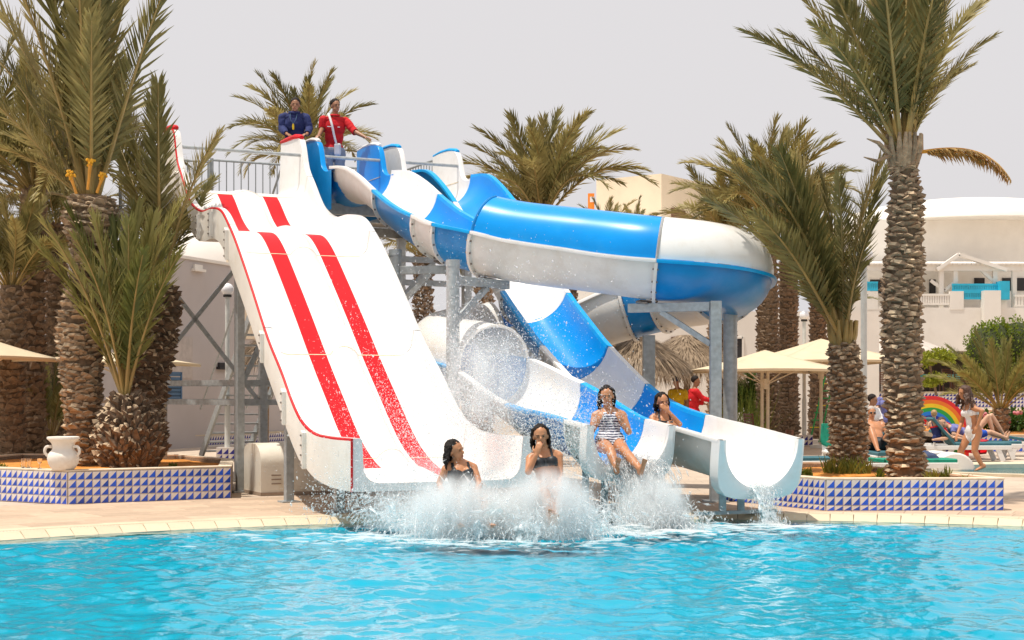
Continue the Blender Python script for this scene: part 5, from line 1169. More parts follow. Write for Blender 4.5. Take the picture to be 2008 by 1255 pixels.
mb = MB(); ch = catmull([(rx - .15, ry - .05, rz0 + .28), (rx + .25, ry - .32, rz0 + .1), (rx + .62, ry - .6, rz0 - .32), (rx + .95, ry - .85, .12)], .05); rows = []
for i, p in enumerate(ch):
    t_ = (ch[min(i + 1, len(ch) - 1)] - ch[max(0, i - 1)]).normalized(); n_ = Vector((-t_.y, t_.x, 0)).normalized(); u_ = n_.cross(t_)
    if u_.z < 0: u_ = -u_
    rows.append([p + n_ * a + u_ * b for a, b in ((-.24, .13), (-.21, .13), (-.19, .01), (.19, .01), (.21, .13), (.24, .13), (.22, -.03), (-.22, -.03))])
mb.grid(rows, closed=True); mb.obj("chute", M_red, rbw, smooth=True)

# ------------------------------------------------------------------ loungers, chairs, towels
M_plast = mat("white_plastic", (.78, .77, .74), .4, .04, 5); M_sling = mat("teal_cushion", (.03, .12, .15), .7, .15, 8); M_green = mat("green_towel", (.01, .25, .16), .9, .2, 12, bump=.3, bscale=60)
def lounger(label, c, rz, back=35, m=M_sling):
    """white plastic sun lounger: side rails, four legs, seat pad, raised back pad; local x = from feet to head"""
    t = thing("sun_lounger", label, "sun lounger", (c[0], c[1], 0), "sun loungers round the paddling pool"); R = Matrix.Rotation(rz, 3, 'Z'); c = Vector((c[0], c[1], 0))
    W = lambda x, y, z: c + R @ Vector((x, y, z)); ex, ey = R @ Vector((1, 0, 0)), R @ Vector((0, 1, 0)); b = math.radians(back)
    for sgn in (-1, 1):
        mb = MB(); mb.beam(W(0, sgn * .31, .30), W(1.95, sgn * .31, .30), .05, .09); mb.obj("side_rail", M_plast, t, bevel=.01)
        for x0, x1 in ((.18, .30), (1.62, 1.50)):
            mb = MB(); mb.beam(W(x1, sgn * .30, .30), W(x0, sgn * .30, 0.008), .05, .11, up=ex); mb.obj("leg", M_plast, t, bevel=.008)
    mb = MB(); rows = [[W(x, y, .345 + z) for y, z in ((-.29, 0), (-.29, .045), (-.25, .06), (.25, .06), (.29, .045), (.29, 0))] for x in (.0, .04, .4, .8, 1.18)]; mb.grid(rows, closed=True); mb.add(rows[0], [tuple(range(6))]); mb.obj("seat_pad", m, t, smooth=True)
    d = ex * math.cos(b) + Vector((0, 0, 1)) * math.sin(b); n_ = -ex * math.sin(b) + Vector((0, 0, 1)) * math.cos(b); o = W(1.2, 0, .36)
    mb = MB(); rows = [[o + d * x + ey * y + n_ * z for y, z in ((-.29, -.01), (-.29, .035), (-.25, .05), (.25, .05), (.29, .035), (.29, -.01))] for x in (0, .04, .35, .68, .72)]; mb.grid(rows, closed=True); mb.add(rows[-1], [tuple(range(6))]); mb.obj("back_pad", m, t, smooth=True)
    mb = MB(); mb.beam(o + d * .5 - n_ * .02, W(1.55, 0, .3), .03, .05, up=ey); mb.obj("back_prop", M_plast, t)
    for k in range(2):
        mb = MB(); mb.beam(W(.1 + 1.75 * k, -.3, .29), W(.1 + 1.75 * k, .3, .29), .05, .05); mb.obj("cross_bar", M_plast, t)
    return t
def at_ground(px, Y): return (X_(px, Y), Y)
lounger("lounger of the man in sunglasses, feet end towards the pool", (6.72, 26.9), math.pi / 2, 38)
lounger("lounger under the sitting toddler", (10.55, 32.6), math.pi, 50)
lounger("lounger behind the woman in white, its red and blue towel showing", (11.1, 33.6), math.pi, 20)
lounger("lounger at the right edge under the person with bent knees", (13.05, 35.3), math.pi, 8)
lounger("empty low lounger left of the short planter palm", (5.35, 25.3), math.radians(190), 5)
lounger("lounger with green mat and dark clothes in front of the tall lamp", (7.05, 24.6), math.radians(186), 6, M_green)
def cloth(label, c, dims, m, cat, name, seed=0, rz=0):
    """a heap of crumpled cloth"""
    mb = MB(); rows = []; n = 16
    for j in range(9):
        th = math.pi * .5 * j / 8; row = []
        for i in range(n):
            a = 2 * math.pi * i / n; s_ = 1 + .28 * mnoise.noise(Vector((math.cos(a) * 1.5 + seed, math.sin(a) * 1.5, j * .4))); row.append((c[0] + dims[0] * s_ * math.cos(th) * math.cos(a), c[1] + dims[1] * s_ * math.cos(th) * math.sin(a), c[2] + dims[2] * math.sin(th) * (1 + .5 * mnoise.noise(Vector((math.cos(a) * 3, math.sin(a) * 3, seed + j * .5))))))
        rows.append(row)
    mb.grid(rows, closed=True); return tag(mb.obj(name, m, None, smooth=True), label, cat)
M_navy = mat("navy_cloth", (.02, .025, .06), .85, .3, 10, bump=.3); M_royal = mat("royal_blue_towel", (.01, .07, .42), .9, .2, 12)
cloth("dark blue heap of clothes on the green mat", (6.55, 24.6, .40), (.30, .2, .13), mat("denim_heap", (.05, .07, .14), .9, .35, 9), "clothes", "clothes_heap", 1)
cloth("royal blue towel under the person with bent knees", (12.2, 35.2, .40), (.5, .28, .05), M_royal, "towel", "beach_towel", 2)
cloth("red and blue towel on the lounger behind the woman in white", (10.1, 33.5, .40), (.35, .26, .06), mat("red_towel", (.5, .03, .05), .9), "towel", "beach_towel", 3)
# plastic chair with a green towel over its back
cx_, cy_ = 5.6, 26.2
pcs = thing("plastic_chair", "white plastic chair left of the short planter palm", "chair", (cx_, cy_, 0))
for sx in (-.22, .22):
    for sy in (-.2, .2): mb = MB(); mb.tube([(cx_ + sx * 1.15, cy_ + sy * 1.15, .002), (cx_ + sx, cy_ + sy, .42)], [.025, .03], 8); mb.obj("leg", M_plast, pcs)
mb = MB(); mb.box(cx_ - .25, cx_ + .25, cy_ - .24, cy_ + .24, .42, .46); mb.obj("seat", M_plast, pcs, bevel=.015)
mb = MB(); mb.obox((cx_, cy_ + .27, .66), (.24, 0, 0), (0, .02, .0), (0, .06, .24)); mb.obj("backrest", M_plast, pcs, bevel=.015)
mb = MB(); rows = []
for i in range(14):
    f = i / 13; rows.append([(cx_ - .26 + .52 * j / 9, cy_ + .235 - .05 * f + (.10 if i < 3 else 0) * (1 - i / 3), (.60, .78, .925)[i] if i < 3 else .935 - .46 * (f - .2) + .0) for j in range(10)])
rows = [[Vector((p[0] + .012 * math.sin(j * 2.1 + i * .5), p[1] + .02 * math.sin(j * 1.9), p[2] - (.05 * math.sin(j * .7) if i > 10 else 0))) for j, p in enumerate(r_)] for i, r_ in enumerate(rows)]
mb.grid(rows); tw = mb.obj("green_towel", M_green, None, smooth=True); tw.modifiers.new("thick", 'SOLIDIFY').thickness = .012; tag(tw, "green towel hung over the white plastic chair", "towel")
M_wood = mat("dark_red_wood", (.16, .06, .03), .5, .25, 9)
def wood_chair(label, x, y, z, rz, s_=1.0, group="wooden chairs"):
    t = thing("wooden_chair", label, "chair", (x, y, z), group); R = Matrix.Rotation(rz, 3, 'Z'); W = lambda a, b, c: Vector((x, y, z)) + R @ Vector((a * s_, b * s_, c * s_))
    for sx in (-.22, .22):
        mb = MB(); mb.beam(W(sx, -.2, 0.003), W(sx, -.2, .44), .045, .045); mb.obj("leg", M_wood, t)
        mb = MB(); mb.beam(W(sx, .2, 0.003), W(sx, .3, .95), .045, .05); mb.obj("back_leg", M_wood, t)
    mb = MB(); mb.obox(W(0, 0, .45), R @ Vector((.25, 0, 0)) * s_, R @ Vector((0, .24, 0)) * s_, (0, 0, .018)); mb.obj("seat", M_wood, t)
    for k in range(6):
        zz = .54 + .075 * k; mb = MB(); mb.obox(W(0, .215 + .1 * zz / .95, zz), R @ Vector((.2, 0, 0)) * s_, R @ Vector((0, .012, 0)) * s_, (0, 0, .022 * s_)); mb.obj("slat", M_wood, t)
wood_chair("wooden slatted chair under the front beige parasol", X_(1488, 38.5), 38.5, 0, 1.9); wood_chair("wooden chair right of the parasol pole, low back to us", X_(1535, 36.0), 36.0, 0, -1.2, .62)
for k, (px, Y_) in enumerate(((1706, 67.4), (1731, 68.0), (1866, 59.5), (1884, 60.3), (1902, 61.0), (1640, 68.5))):
    wood_chair(["restaurant chair just left of the tall palm's trunk, left one", "restaurant chair just left of the tall palm's trunk, right one", "restaurant chair left of the hedge, first of three", "restaurant chair left of the hedge, middle of three", "restaurant chair left of the hedge, nearest the hedge", "restaurant chair behind the short palm's trunk"][k], X_(px, Y_), Y_, 1.46, [0.2, -.4, .4, -.2, .6, 0][k], 1.0, "restaurant chairs")
M_tcloth = mat("turquoise_cloth", (.12, .50, .48), .8, .1, 5)
for k, (px, Y_) in enumerate(((1600, 68.6), (1812, 60.5), (1856, 61.6), (1690, 69.0))):
    x = X_(px, Y_); t = thing("restaurant_table", ["restaurant table with turquoise cloth behind the short palm", "restaurant table with turquoise cloth left of the small pruned tree", "restaurant table with turquoise cloth right of the small pruned tree", "restaurant table with turquoise cloth behind the tall lamp"][k], "table", (x, Y_, 1.46), "restaurant tables")
    mb = MB(); mb.box(x - .42, x + .42, Y_ - .42, Y_ + .42, 2.17, 2.20); mb.obj("table_top", M_wood, t)
    for sx in (-.36, .36):
        for sy in (-.36, .36): mb = MB(); mb.box(x + sx - .03, x + sx + .03, Y_ + sy - .03, Y_ + sy + .03, 1.465, 2.17); mb.obj("leg", M_wood, t)
    mb = MB(); mb.grid([[(x + a * .44, Y_ + b * .44, 2.205) for a, b in ((-1, -1), (1, -1), (1, 1), (-1, 1))], [(x + a * .46, Y_ + b * .46, 1.95) for a, b in ((-1, -1), (1, -1), (1, 1), (-1, 1))]], closed=True); mb.add([(x - .44, Y_ - .44, 2.205), (x + .44, Y_ - .44, 2.205), (x + .44, Y_ + .44, 2.205), (x - .44, Y_ + .44, 2.205)], [(0, 1, 2, 3)]); mb.obj("table_cloth", M_tcloth, t)
# green climbing frame net
cf = thing("climbing_net", "green rope ladder frame behind the short palm's trunk", "play frame", (X_(1610, 45), 45, 0)); M_netg = mat("green_paint", (.02, .28, .06), .5)
for x0, x1 in ((1588, 1618), (1606, 1636)):
    a, b = P(x0, 838, 45), P(x1, 738, 45); a.z = .01; mb = MB(); mb.tube([a, b], .025, 8); mb.obj("rail", M_netg, cf)
for k in range(7):
    f = k / 7; mb = MB(); mb.tube([P(lerp(1588, 1618, f), lerp(838, 738, f), 45), P(lerp(1606, 1636, f), lerp(838, 738, f), 45)], .018, 6); mb.obj("rung", M_netg if k % 3 else mat("yellow_rung", (.8, .55, .02), .5), cf)
mb = MB(); mb.tube([P(1637, 738, 45), Vector((P(1637, 738, 45).x + .1, 45.2, .01))], .03, 8); mb.obj("back_leg", M_netg, cf)
# white rounded steps at the paddling pool
for k, (px, Y_, rx_, lab) in enumerate(((1836, 28.3, .42, "white rounded pool step, left of the woman in white"), (1866, 27.6, .36, "white rounded pool step at the woman's feet"))):
    x = X_(px, Y_); mb = MB(); prof = [(rx_ * math.cos(a), .33 * math.sin(a)) for a in [k2 * math.pi / 12 for k2 in range(13)]]; mb.prism([(x + a, Y_ - .25, .056 + b) for a, b in prof], (0, .5, 0)); tag(mb.obj("pool_step", M_plast, None, smooth=True, bevel=.03), lab, "step", "white pool steps")
# orange traffic marker beside the right-hand outlet
q = G(1426, 1009); mb = MB(); mb.ellipsoid((q.x, q.y, .03), .055, .04, .03, 10, 6); tag(mb.obj("rubber_bung", mat("orange_rubber", (.85, .35, .01), .6), None, smooth=True), "small orange rubber end at the foot of the right-hand outlet stand", "end cap")
# ================================================================== people
def skin_mat(name, c):
    return mat(name, c, .42, .10, 14, spec=.45, sss=.0)
SK_TAN = skin_mat("tanned_skin", (.50, .225, .11)); SK_FAIR = skin_mat("light_skin", (.58, .34, .22)); SK_DARK = skin_mat("brown_skin", (.33, .16, .09))
M_hair = mat("dark_hair", (.016, .011, .009), .6, .35, 30, bump=.6, bscale=60, spec=.2); M_hairbr = mat("brown_hair", (.075, .032, .016), .5, .35, 30, bump=.7, bscale=50); M_hairbl = mat("blond_hair", (.38, .24, .11), .5, .3, 30, bump=.5); M_hairg = mat("short_grey_hair", (.42, .36, .32), .6, .2, 40)
M_lip = mat("lips", (.36, .09, .08), .4); M_eye = mat("eyes", (.02, .015, .015), .2)

def caps(mb, a, b, ra, rb, n=12):
    a = Vector(a); b = Vector(b); t = (b - a)
    if t.length < 1e-4: mb.ellipsoid(a, ra, ra, ra); return
    t.normalize(); pts = []; rad = []
    for k in (1.0, .92, .7, .38): pts.append(a - t * ra * k); rad.append(max(.0005, ra * math.sqrt(max(0, 1 - k * k))))
    for k in range(5): pts.append(a.lerp(b, k / 4)); rad.append(lerp(ra, rb, k / 4))
    for k in (.38, .7, .92, 1.0): pts.append(b + t * rb * k); rad.append(max(.0005, rb * math.sqrt(max(0, 1 - k * k))))
    mb.tube(pts, rad, n)
def frame(f, up):
    up = Vector(up).normalized(); f = Vector(f); f = (f - up * f.dot(up)).normalized(); w = f.cross(up).normalized(); return Matrix((w, f, up)).transposed()
def remeshed(mb, voxel, smooth=6, name="tmp"):
    me = bpy.data.meshes.new(name); me.from_pydata(mb.v, [], mb.f)
    bm = bmesh.new(); bm.from_mesh(me); bmesh.ops.recalc_face_normals(bm, faces=bm.faces); bm.to_mesh(me); bm.free()
    o = bpy.data.objects.new(name, me); COL.objects.link(o)
    r = o.modifiers.new("r", 'REMESH'); r.mode = 'VOXEL'; r.voxel_size = voxel; r.use_smooth_shade = True
    s_ = o.modifiers.new("s", 'SMOOTH'); s_.factor = .5; s_.iterations = smooth
    dg = bpy.context.evaluated_depsgraph_get(); ev = o.evaluated_get(dg); m2 = bpy.data.meshes.new_from_object(ev)
    bpy.data.objects.remove(o); bpy.data.meshes.remove(me)
    m2.polygons.foreach_set("use_smooth", np.ones(len(m2.polygons), bool)); return m2
def hand(mb, w, d, palm, curl, side, k=1.0):
    """palm, four bent fingers of unequal length and a thumb leaving the side of the palm; d points along the hand, palm is the palm normal"""
    d = Vector(d).normalized(); pn = Vector(palm); pn = (pn - d * pn.dot(d)).normalized(); x = d.cross(pn).normalized() * side
    R = Matrix((x, pn, d)).transposed(); mb.ellipsoid(Vector(w) + d * .048 * k, .040 * k, .017 * k, .055 * k, 12, 8, rot=R)
    for q, (off, ln) in enumerate(((-.028, .065), (-.0095, .078), (.0095, .073), (.028, .056))):
        b = Vector(w) + d * .085 * k + x * off * k; a1 = curl * .8; d1 = (d * math.cos(a1) + pn * math.sin(a1)); a2 = curl * 1.9; d2 = (d * math.cos(a2) + pn * math.sin(a2)); m_ = b + d1 * ln * .55 * k; e = m_ + d2 * ln * .45 * k
        caps(mb, b, m_, .0095 * k, .009 * k, 8); caps(mb, m_, e, .009 * k, .0075 * k, 8)
    b = Vector(w) + d * .03 * k + x * -.034 * k; t1 = (d * .7 - x * .62 + pn * .35).normalized(); m_ = b + t1 * .04 * k; e = m_ + (d * .9 - x * .2 + pn * .4).normalized() * .032 * k
    caps(mb, b, m_, .0125 * k, .011 * k, 8); caps(mb, m_, e, .011 * k, .0085 * k, 8)

def person(label, J, face, skin=SK_TAN, hair=None, hairm=M_hair, clothes=(), k=1.0, group=None, voxel=.0095, torso_f=None, fem=False, base=None, hands=True, curl=.35, build=1.0, glasses=False, spread=None):
    """J: joints in world space. pelvis, neck, head, and per side (L is left in the picture): eL wL kL aL. face: direction of the face"""
    J = {q: Vector(v) for q, v in J.items()}; pel, nk, hd = J['pelvis'], J['neck'], J['head']; up = (nk - pel).normalized(); tf = Vector(torso_f or face); B = frame(tf, up); w, f = B.col[0].copy(), B.col[1].copy()
    if w.x < 0 : pass
    sx = 1 if w.x >= 0 else -1; wr = w * sx                      # wr points to the right in the picture
    if abs(w.x) < .25: wr = w * (1 if w.y >= 0 else -1) if spread is None else w * spread
    g = k * build; T = (nk - pel).length
    sh = {'L': nk - up * .065 * k - wr * (.155 if fem else .185) * g, 'R': nk - up * .065 * k + wr * (.155 if fem else .185) * g}
    if 'sL' in J: sh['L'] = J['sL']
    if 'sR' in J: sh['R'] = J['sR']
    hp = {'L': pel - wr * .088 * g - up * .02, 'R': pel + wr * .088 * g - up * .02}
    mb = MB(); bones = []
    def bone(tag_, a, b, ra, rb, n=12): caps(mb, a, b, ra, rb, n); bones.append((tag_, Vector(a), Vector(b), (ra + rb) / 2))
    Rm = B
    mb.ellipsoid(pel + up * .02 * k, (.17 if fem else .155) * g, .125 * g, .145 * k, 16, 10, rot=Rm)
    mb.ellipsoid(pel + up * T * .42, (.118 if fem else .14) * g, .098 * g, .19 * k, 16, 10, rot=Rm)
    mb.ellipsoid(pel + up * T * .70, (.142 if fem else .168) * g, .112 * g, .175 * k, 16, 10, rot=Rm)
    mb.ellipsoid(nk - up * .05 * k, (.15 if fem else .175) * g, .075 * g, .065 * k, 14, 8, rot=Rm)
    if fem:
        for sg in (-1, 1): mb.ellipsoid(pel + up * T * .70 + f * .095 * g + w * sg * .068 * g, .058 * g, .052 * g, .06 * g, 12, 8, rot=Rm)
    bones.append(('torso', pel - up * .08 * k, nk, .14 * g))
    caps(mb, nk - up * .04 * k, hd - (hd - nk).normalized() * .03, .058 * k, .052 * k); bones.append(('neck', nk, hd - up * .10 * k, .05 * k))
    # head: skull, jaw, nose, ears, brow
    hu = (hd - nk).normalized(); hu = (hu * .4 + Vector((0, 0, 1)) * .6).normalized(); H = frame(face, hu); hw, hf, hz = H.col[0].copy(), H.col[1].copy(), H.col[2].copy(); kh = k * (1.0 if k > .8 else 1.12)
    mb.ellipsoid(hd + hz * .025 * kh - hf * .008 * kh, .074 * kh, .093 * kh, .092 * kh, 18, 12, rot=H); mb.ellipsoid(hd - hz * .055 * kh + hf * .030 * kh, .054 * kh, .058 * kh, .058 * kh, 16, 10, rot=H)
    mb.ellipsoid(hd - hz * .092 * kh + hf * .058 * kh, .026 * kh, .022 * kh, .02 * kh, 10, 6, rot=H)
    mb.ellipsoid(hd - hz * .018 * kh + hf * .094 * kh, .013 * kh, .02 * kh, .024 * kh, 10, 6, rot=H); mb.ellipsoid(hd + hz * .022 * kh + hf * .076 * kh, .05 * kh, .014 * kh, .012 * kh, 10, 6, rot=H)
    for sg in (-1, 1): mb.ellipsoid(hd + hw * sg * .077 * kh - hz * .012 * kh - hf * .01 * kh, .010 * kh, .02 * kh, .032 * kh, 8, 6, rot=H)
    bones.append(('head', hd - hz * .06 * kh, hd + hz * .05 * kh, .085 * kh))
    for s_ in 'LR':
        if 'e' + s_ in J:
            e_, w_ = J['e' + s_], J['w' + s_]; mb.ellipsoid(sh[s_], .050 * g, .050 * g, .050 * g, 12, 8); caps(mb, nk + up * .025 * k, sh[s_] + up * .012, .045 * g, .044 * g, 10)
            bone('uarm' + s_, sh[s_], e_, (.046 if fem else .054) * g, (.037 if fem else .042) * g); bone('farm' + s_, e_, w_, (.038 if fem else .044) * g, .026 * g)
            if hands:
                hd_ = J.get('h' + s_, (w_ - e_).normalized()); pn = J.get('p' + s_, f * -1 if abs(Vector(hd_).normalized().dot(f)) < .9 else up); hand(mb, w_, hd_, pn, curl, 1 if s_ == 'R' else -1, k)
                bones.append(('hand' + s_, w_, w_ + Vector(hd_).normalized() * .15 * k, .03))
        if 'k' + s_ in J:
            kn, an = J['k' + s_], J['a' + s_]; bone('thigh' + s_, hp[s_], kn, (.092 if fem else .088) * g, .056 * g); bone('shin' + s_, kn, kn.lerp(an, .35), .054 * g, .055 * g); bone('shin' + s_, kn.lerp(an, .35), an, .055 * g, .034 * g)
            ft = Vector(J.get('t' + s_, tf)).normalized(); sd = ft.cross((kn - an).normalized()); hl = an - ft * .035 * k; bone('foot' + s_, hl, hl + ft * .045 * k, .034 * k, .034 * k); ball = an + ft * .12 * k + (an - kn).normalized() * .028 * k
            bone('foot' + s_, hl + (an - kn).normalized() * .02 * k, ball, .033 * k, .026 * k)
            if sd.length > .1:
                sd.normalize()
                for q in range(5): caps(mb, ball + sd * (.026 - .013 * q) * k, ball + sd * (.030 - .015 * q) * k + ft * (.052 - .006 * q) * k, .0115 * k, .0085 * k, 6)
    me = remeshed(mb, voxel * (1 if k > .8 else .85)); base = Vector(base if base is not None else (pel.x, pel.y, min(v.co.z for v in me.vertices)))
    t = thing("person", label, "person", base, group)
    n = len(me.vertices); co = np.zeros(n * 3); me.vertices.foreach_get("co", co); co = co.reshape(-1, 3); no = np.zeros(n * 3); me.vertices.foreach_get("normal", no); no = no.reshape(-1, 3)
    # nearest bone of every vertex
    best = np.full(n, 9.0); tg = np.zeros(n, int); tt = np.zeros(n)
    for bi, (nm, a, b, r) in enumerate(bones):
        A = np.array(a); D = np.array(b - a); L2 = max(1e-9, D @ D); q = np.clip(((co - A) @ D) / L2, -.15, 1.15); qc = np.clip(q, 0, 1); ds = np.linalg.norm(co - (A + qc[:, None] * D), axis=1) - r; m_ = ds < best; best[m_] = ds[m_]; tg[m_] = bi; tt[m_] = q[m_]
    names = np.array([b[0] for b in bones])[tg]; lat = (co - np.array(pel)) @ np.array(wr); fro = (co - np.array(pel)) @ np.array(f); hgt = ((co - np.array(pel)) @ np.array(up)) / T
    faces = [tuple(p.vertices) for p in me.polygons]; FA_ = np.array([fc if len(fc) == 4 else fc + (fc[-1],) for fc in faces])
    me.materials.clear(); me.materials.append(skin); me.transform(Matrix.Translation(-base)); body = bpy.data.objects.new("body", me); COL.objects.link(body); body.parent = t; WLOC[body.name] = base
    for nm, m_, off, test in clothes:
        sel = test(names, tt, lat / g, fro / g, hgt); fs = FA_[sel[FA_].all(1)]
        if len(fs) == 0: continue
        used = np.unique(fs); mp = -np.ones(n, int); mp[used] = np.arange(len(used)); wob = np.array([mnoise.noise(Vector(co[i] * 9)) + .6 * mnoise.noise(Vector(co[i] * 23)) for i in used]) if off > .008 else np.zeros(len(used))
        V = co[used] + no[used] * (off * (1 + .55 * wob))[:, None] - np.array(base); cm = fastmesh(nm, V, mp[fs], m_, True); o = bpy.data.objects.new(nm, cm); COL.objects.link(o); o.parent = t
        sm = o.modifiers.new("edge", 'SOLIDIFY'); sm.thickness = max(.003, off * .7); sm.offset = -1
    # eyes and mouth
    for sg in (-1, 1):
        e = MB(); e.ellipsoid(hd + hw * sg * .030 * kh + hz * .004 * kh + hf * .079 * kh, .0115 * kh, .006 * kh, .0045 * kh, 8, 6, rot=H); e.obj("eye", M_eye, t, smooth=True)
        e = MB(); e.ellipsoid(hd + hw * sg * .031 * kh + hz * .024 * kh + hf * .088 * kh, .019 * kh, .004 * kh, .0035 * kh, 8, 4, rot=H); e.obj("eyebrow", hairm, t, smooth=True)
    e = MB(); e.ellipsoid(hd - hz * .060 * kh + hf * .086 * kh, .021 * kh, .006 * kh, .007 * kh, 8, 6, rot=H); e.obj("mouth", M_lip, t, smooth=True)
    if glasses:
        for sg in (-1, 1): e = MB(); e.ellipsoid(hd + hw * sg * .033 * kh + hz * .004 * kh + hf * .092 * kh, .028 * kh, .008 * kh, .018 * kh, 10, 6, rot=H); e.obj("sunglass_lens", M_eye, t, smooth=True)
    if hair:
        hb = MB(); cz = hd + hz * .035 * kh - hf * .018 * kh
        def ok(): pass
        wt = .955 if hair == 'wet' else 1.0; hb.ellipsoid(cz + hz * .006 - hf * .012 * kh, .083 * kh * wt, .096 * kh * wt, .091 * kh * wt, 18, 12, rot=H)
        if hair in ('long', 'wet', 'curly'):
            ln = {'long': .34, 'wet': .22, 'curly': .40}[hair]; rr = random.Random(len(label)); amp = .03 if hair == 'curly' else .012; R0_ = {'long': .02, 'wet': .0135, 'curly': .03}[hair]
            for q in range(16 if hair != 'wet' else 11):
                a = math.radians(lerp(-115, 115, q / 15) if hair != 'wet' else lerp(-88, 88, q / 10)) ; d0 = (-hf * math.cos(a) + hw * math.sin(a)); p0 = cz + d0 * .078 * kh; l = ln * k * rr.uniform(.75, 1.1) * (1 if abs(a) < 1.4 else .75)
                pts = [p0 + hz * .03, p0 - hz * .05 + d0 * .015] + [p0 + d0 * (.02 + .02 * i * (hair == 'curly')) * 1 - Vector((0, 0, 1)) * (.05 + (l - .05) * i / 4) + Vector((rr.uniform(-amp, amp), rr.uniform(-amp, amp), 0)) for i in range(1, 5)]
                for i in range(len(pts) - 1): caps(hb, pts[i], pts[i + 1], R0_ * kh * (1.15 - .12 * i), R0_ * kh * (1.05 - .14 * i), 7)
        elif hair == 'bun': hb.ellipsoid(cz - hf * .1 * kh + hz * .02, .035 * kh, .035 * kh, .035 * kh, 10, 8)
        hm = remeshed(hb, .011 if k > .8 else .009, 3)
        # keep the face free: drop hair in front of the hairline
        bm = bmesh.new(); bm.from_mesh(hm); kill = []
        for fc in bm.faces:
            c = fc.calc_center_median() - hd; a_, b_, c_ = c.dot(hf) / kh, c.dot(hz) / kh, abs(c.dot(hw)) / kh
            if hair == 'short' and (b_ < -.03 + max(0, a_ + .02) * .9 + .045 * (a_ > -.02)): kill.append(fc)
            elif hair != 'short' and (a_ > .005 and b_ < .072 and c_ < (.090 if hair == 'wet' else .072)): kill.append(fc)
        bmesh.ops.delete(bm, geom=kill, context='FACES')
        for v in bm.verts: v.co += Vector((mnoise.noise(v.co * 45), mnoise.noise(v.co * 45 + Vector((9, 0, 0))), mnoise.noise(v.co * 45 + Vector((0, 9, 0))))) * (.006 if hair == 'short' else .010)
        bm.to_mesh(hm); bm.free(); hm.transform(Matrix.Translation(-base)); hm.materials.clear(); hm.materials.append(hairm); o = bpy.data.objects.new("hair", hm); COL.objects.link(o); o.parent = t
        sm = o.modifiers.new("thick", 'SOLIDIFY'); sm.thickness = .006; sm.offset = 1
    t["_head"] = [*hd]
    del t["_head"]
    return t, dict(hd=hd, f=f, w=wr, up=up, pel=pel, nk=nk, sh=sh, hf=hf, hz=hz, hw=hw, T=T)
isn = lambda names, *p: np.isin(names, p)
def starts(names, *ps): 
    r = np.zeros(len(names), bool)
    for p in ps: r |= np.char.startswith(names.astype(str), p)
    return r
def cloth_mat(name, c, **kw): return mat(name, c, .85, .14, 10, bump=.25, bscale=30, **kw)
M_navyj = cloth_mat("navy_jacket", (.012, .022, .11)); M_redp = cloth_mat("red_polo", (.55, .006, .012)); M_trou = cloth_mat("dark_trousers", (.015, .018, .05)); M_greyt = cloth_mat("grey_shorts", (.30, .32, .36)); M_blacks = mat("black_swimwear", (.012, .014, .018), .5, .3, 20); M_whites = mat("white_swimwear", (.80, .78, .78), .6, .05, 20); M_yellow = cloth_mat("yellow_shirt", (.62, .40, .01)); M_maroon = cloth_mat("maroon_shirt", (.30, .01, .04)); M_lilac = cloth_mat("blue_print_dress", (.14, .15, .38), dirt=(.6, .6, .7), dirt_amt=.5, dscale=14)
def striped():
    m = bpy.data.materials.new("striped_swimsuit"); m.use_nodes = True; n = m.node_tree; L = n.links.new; b = n.nodes["Principled BSDF"]; b.inputs["Roughness"].default_value = .5
    tc = n.nodes.new("ShaderNodeTexCoord"); wv = n.nodes.new("ShaderNodeTexWave"); wv.bands_direction = 'Z'; wv.inputs["Scale"].default_value = 10.5; wv.inputs["Distortion"].default_value = 2.2; wv.inputs["Detail"].default_value = 1.5; wv.inputs["Detail Scale"].default_value = 1.6
    cr = n.nodes.new("ShaderNodeValToRGB"); cr.color_ramp.elements[0].position = .47; cr.color_ramp.elements[1].position = .55; cr.color_ramp.elements[0].color = (.015, .022, .075, 1); cr.color_ramp.elements[1].color = (.72, .73, .80, 1)
    L(tc.outputs["Object"], wv.inputs["Vector"]); L(wv.outputs["Fac"], cr.inputs[0]); L(cr.outputs[0], b.inputs["Base Color"]); return m
M_strip = striped()
jacket = lambda nm, t, la, fr, h: (isn(nm, 'torso') & (h < 1.02)) | starts(nm, 'uarm') | (starts(nm, 'farm') & (t < .88))
polo = lambda nm, t, la, fr, h: (isn(nm, 'torso') & (h < 1.0)) | (starts(nm, 'uarm')) | (starts(nm, 'farm') & (t < .12))
polo_s = lambda nm, t, la, fr, h: (isn(nm, 'torso') & (h < 1.0)) | (starts(nm, 'uarm') & (t < .75))
trousers = lambda nm, t, la, fr, h: (isn(nm, 'torso') & (h < .08)) | starts(nm, 'thigh') | (starts(nm, 'shin'))
shorts = lambda nm, t, la, fr, h: (isn(nm, 'torso') & (h < .12)) | (starts(nm, 'thigh') & (t < .8))
trunks = lambda nm, t, la, fr, h: (isn(nm, 'torso') & (h < .14)) | (starts(nm, 'thigh') & (t < .42))
onepiece = lambda nm, t, la, fr, h: isn(nm, 'torso') & (h < .74 + .05 * np.abs(la) / .1 * (fr > 0) - .06 * (fr < 0)) | (isn(nm, 'torso') & (np.abs(np.abs(la) - .085) < .018) & (h < 1.0)) | (starts(nm, 'thigh') & (t < .10))
strapless = lambda nm, t, la, fr, h: (isn(nm, 'torso') & (h < .80 + .07 * (np.abs(la) > .03) * (fr > 0) * (np.abs(la) < .12))) | (starts(nm, 'thigh') & (t < .16))
bikini = lambda nm, t, la, fr, h: (isn(nm, 'torso') & (((h > .58) & (h < .80)) | (h < .06) | ((np.abs(np.abs(la) - .075) < .016) & (h > .58)))) | (starts(nm, 'thigh') & (t < .08))
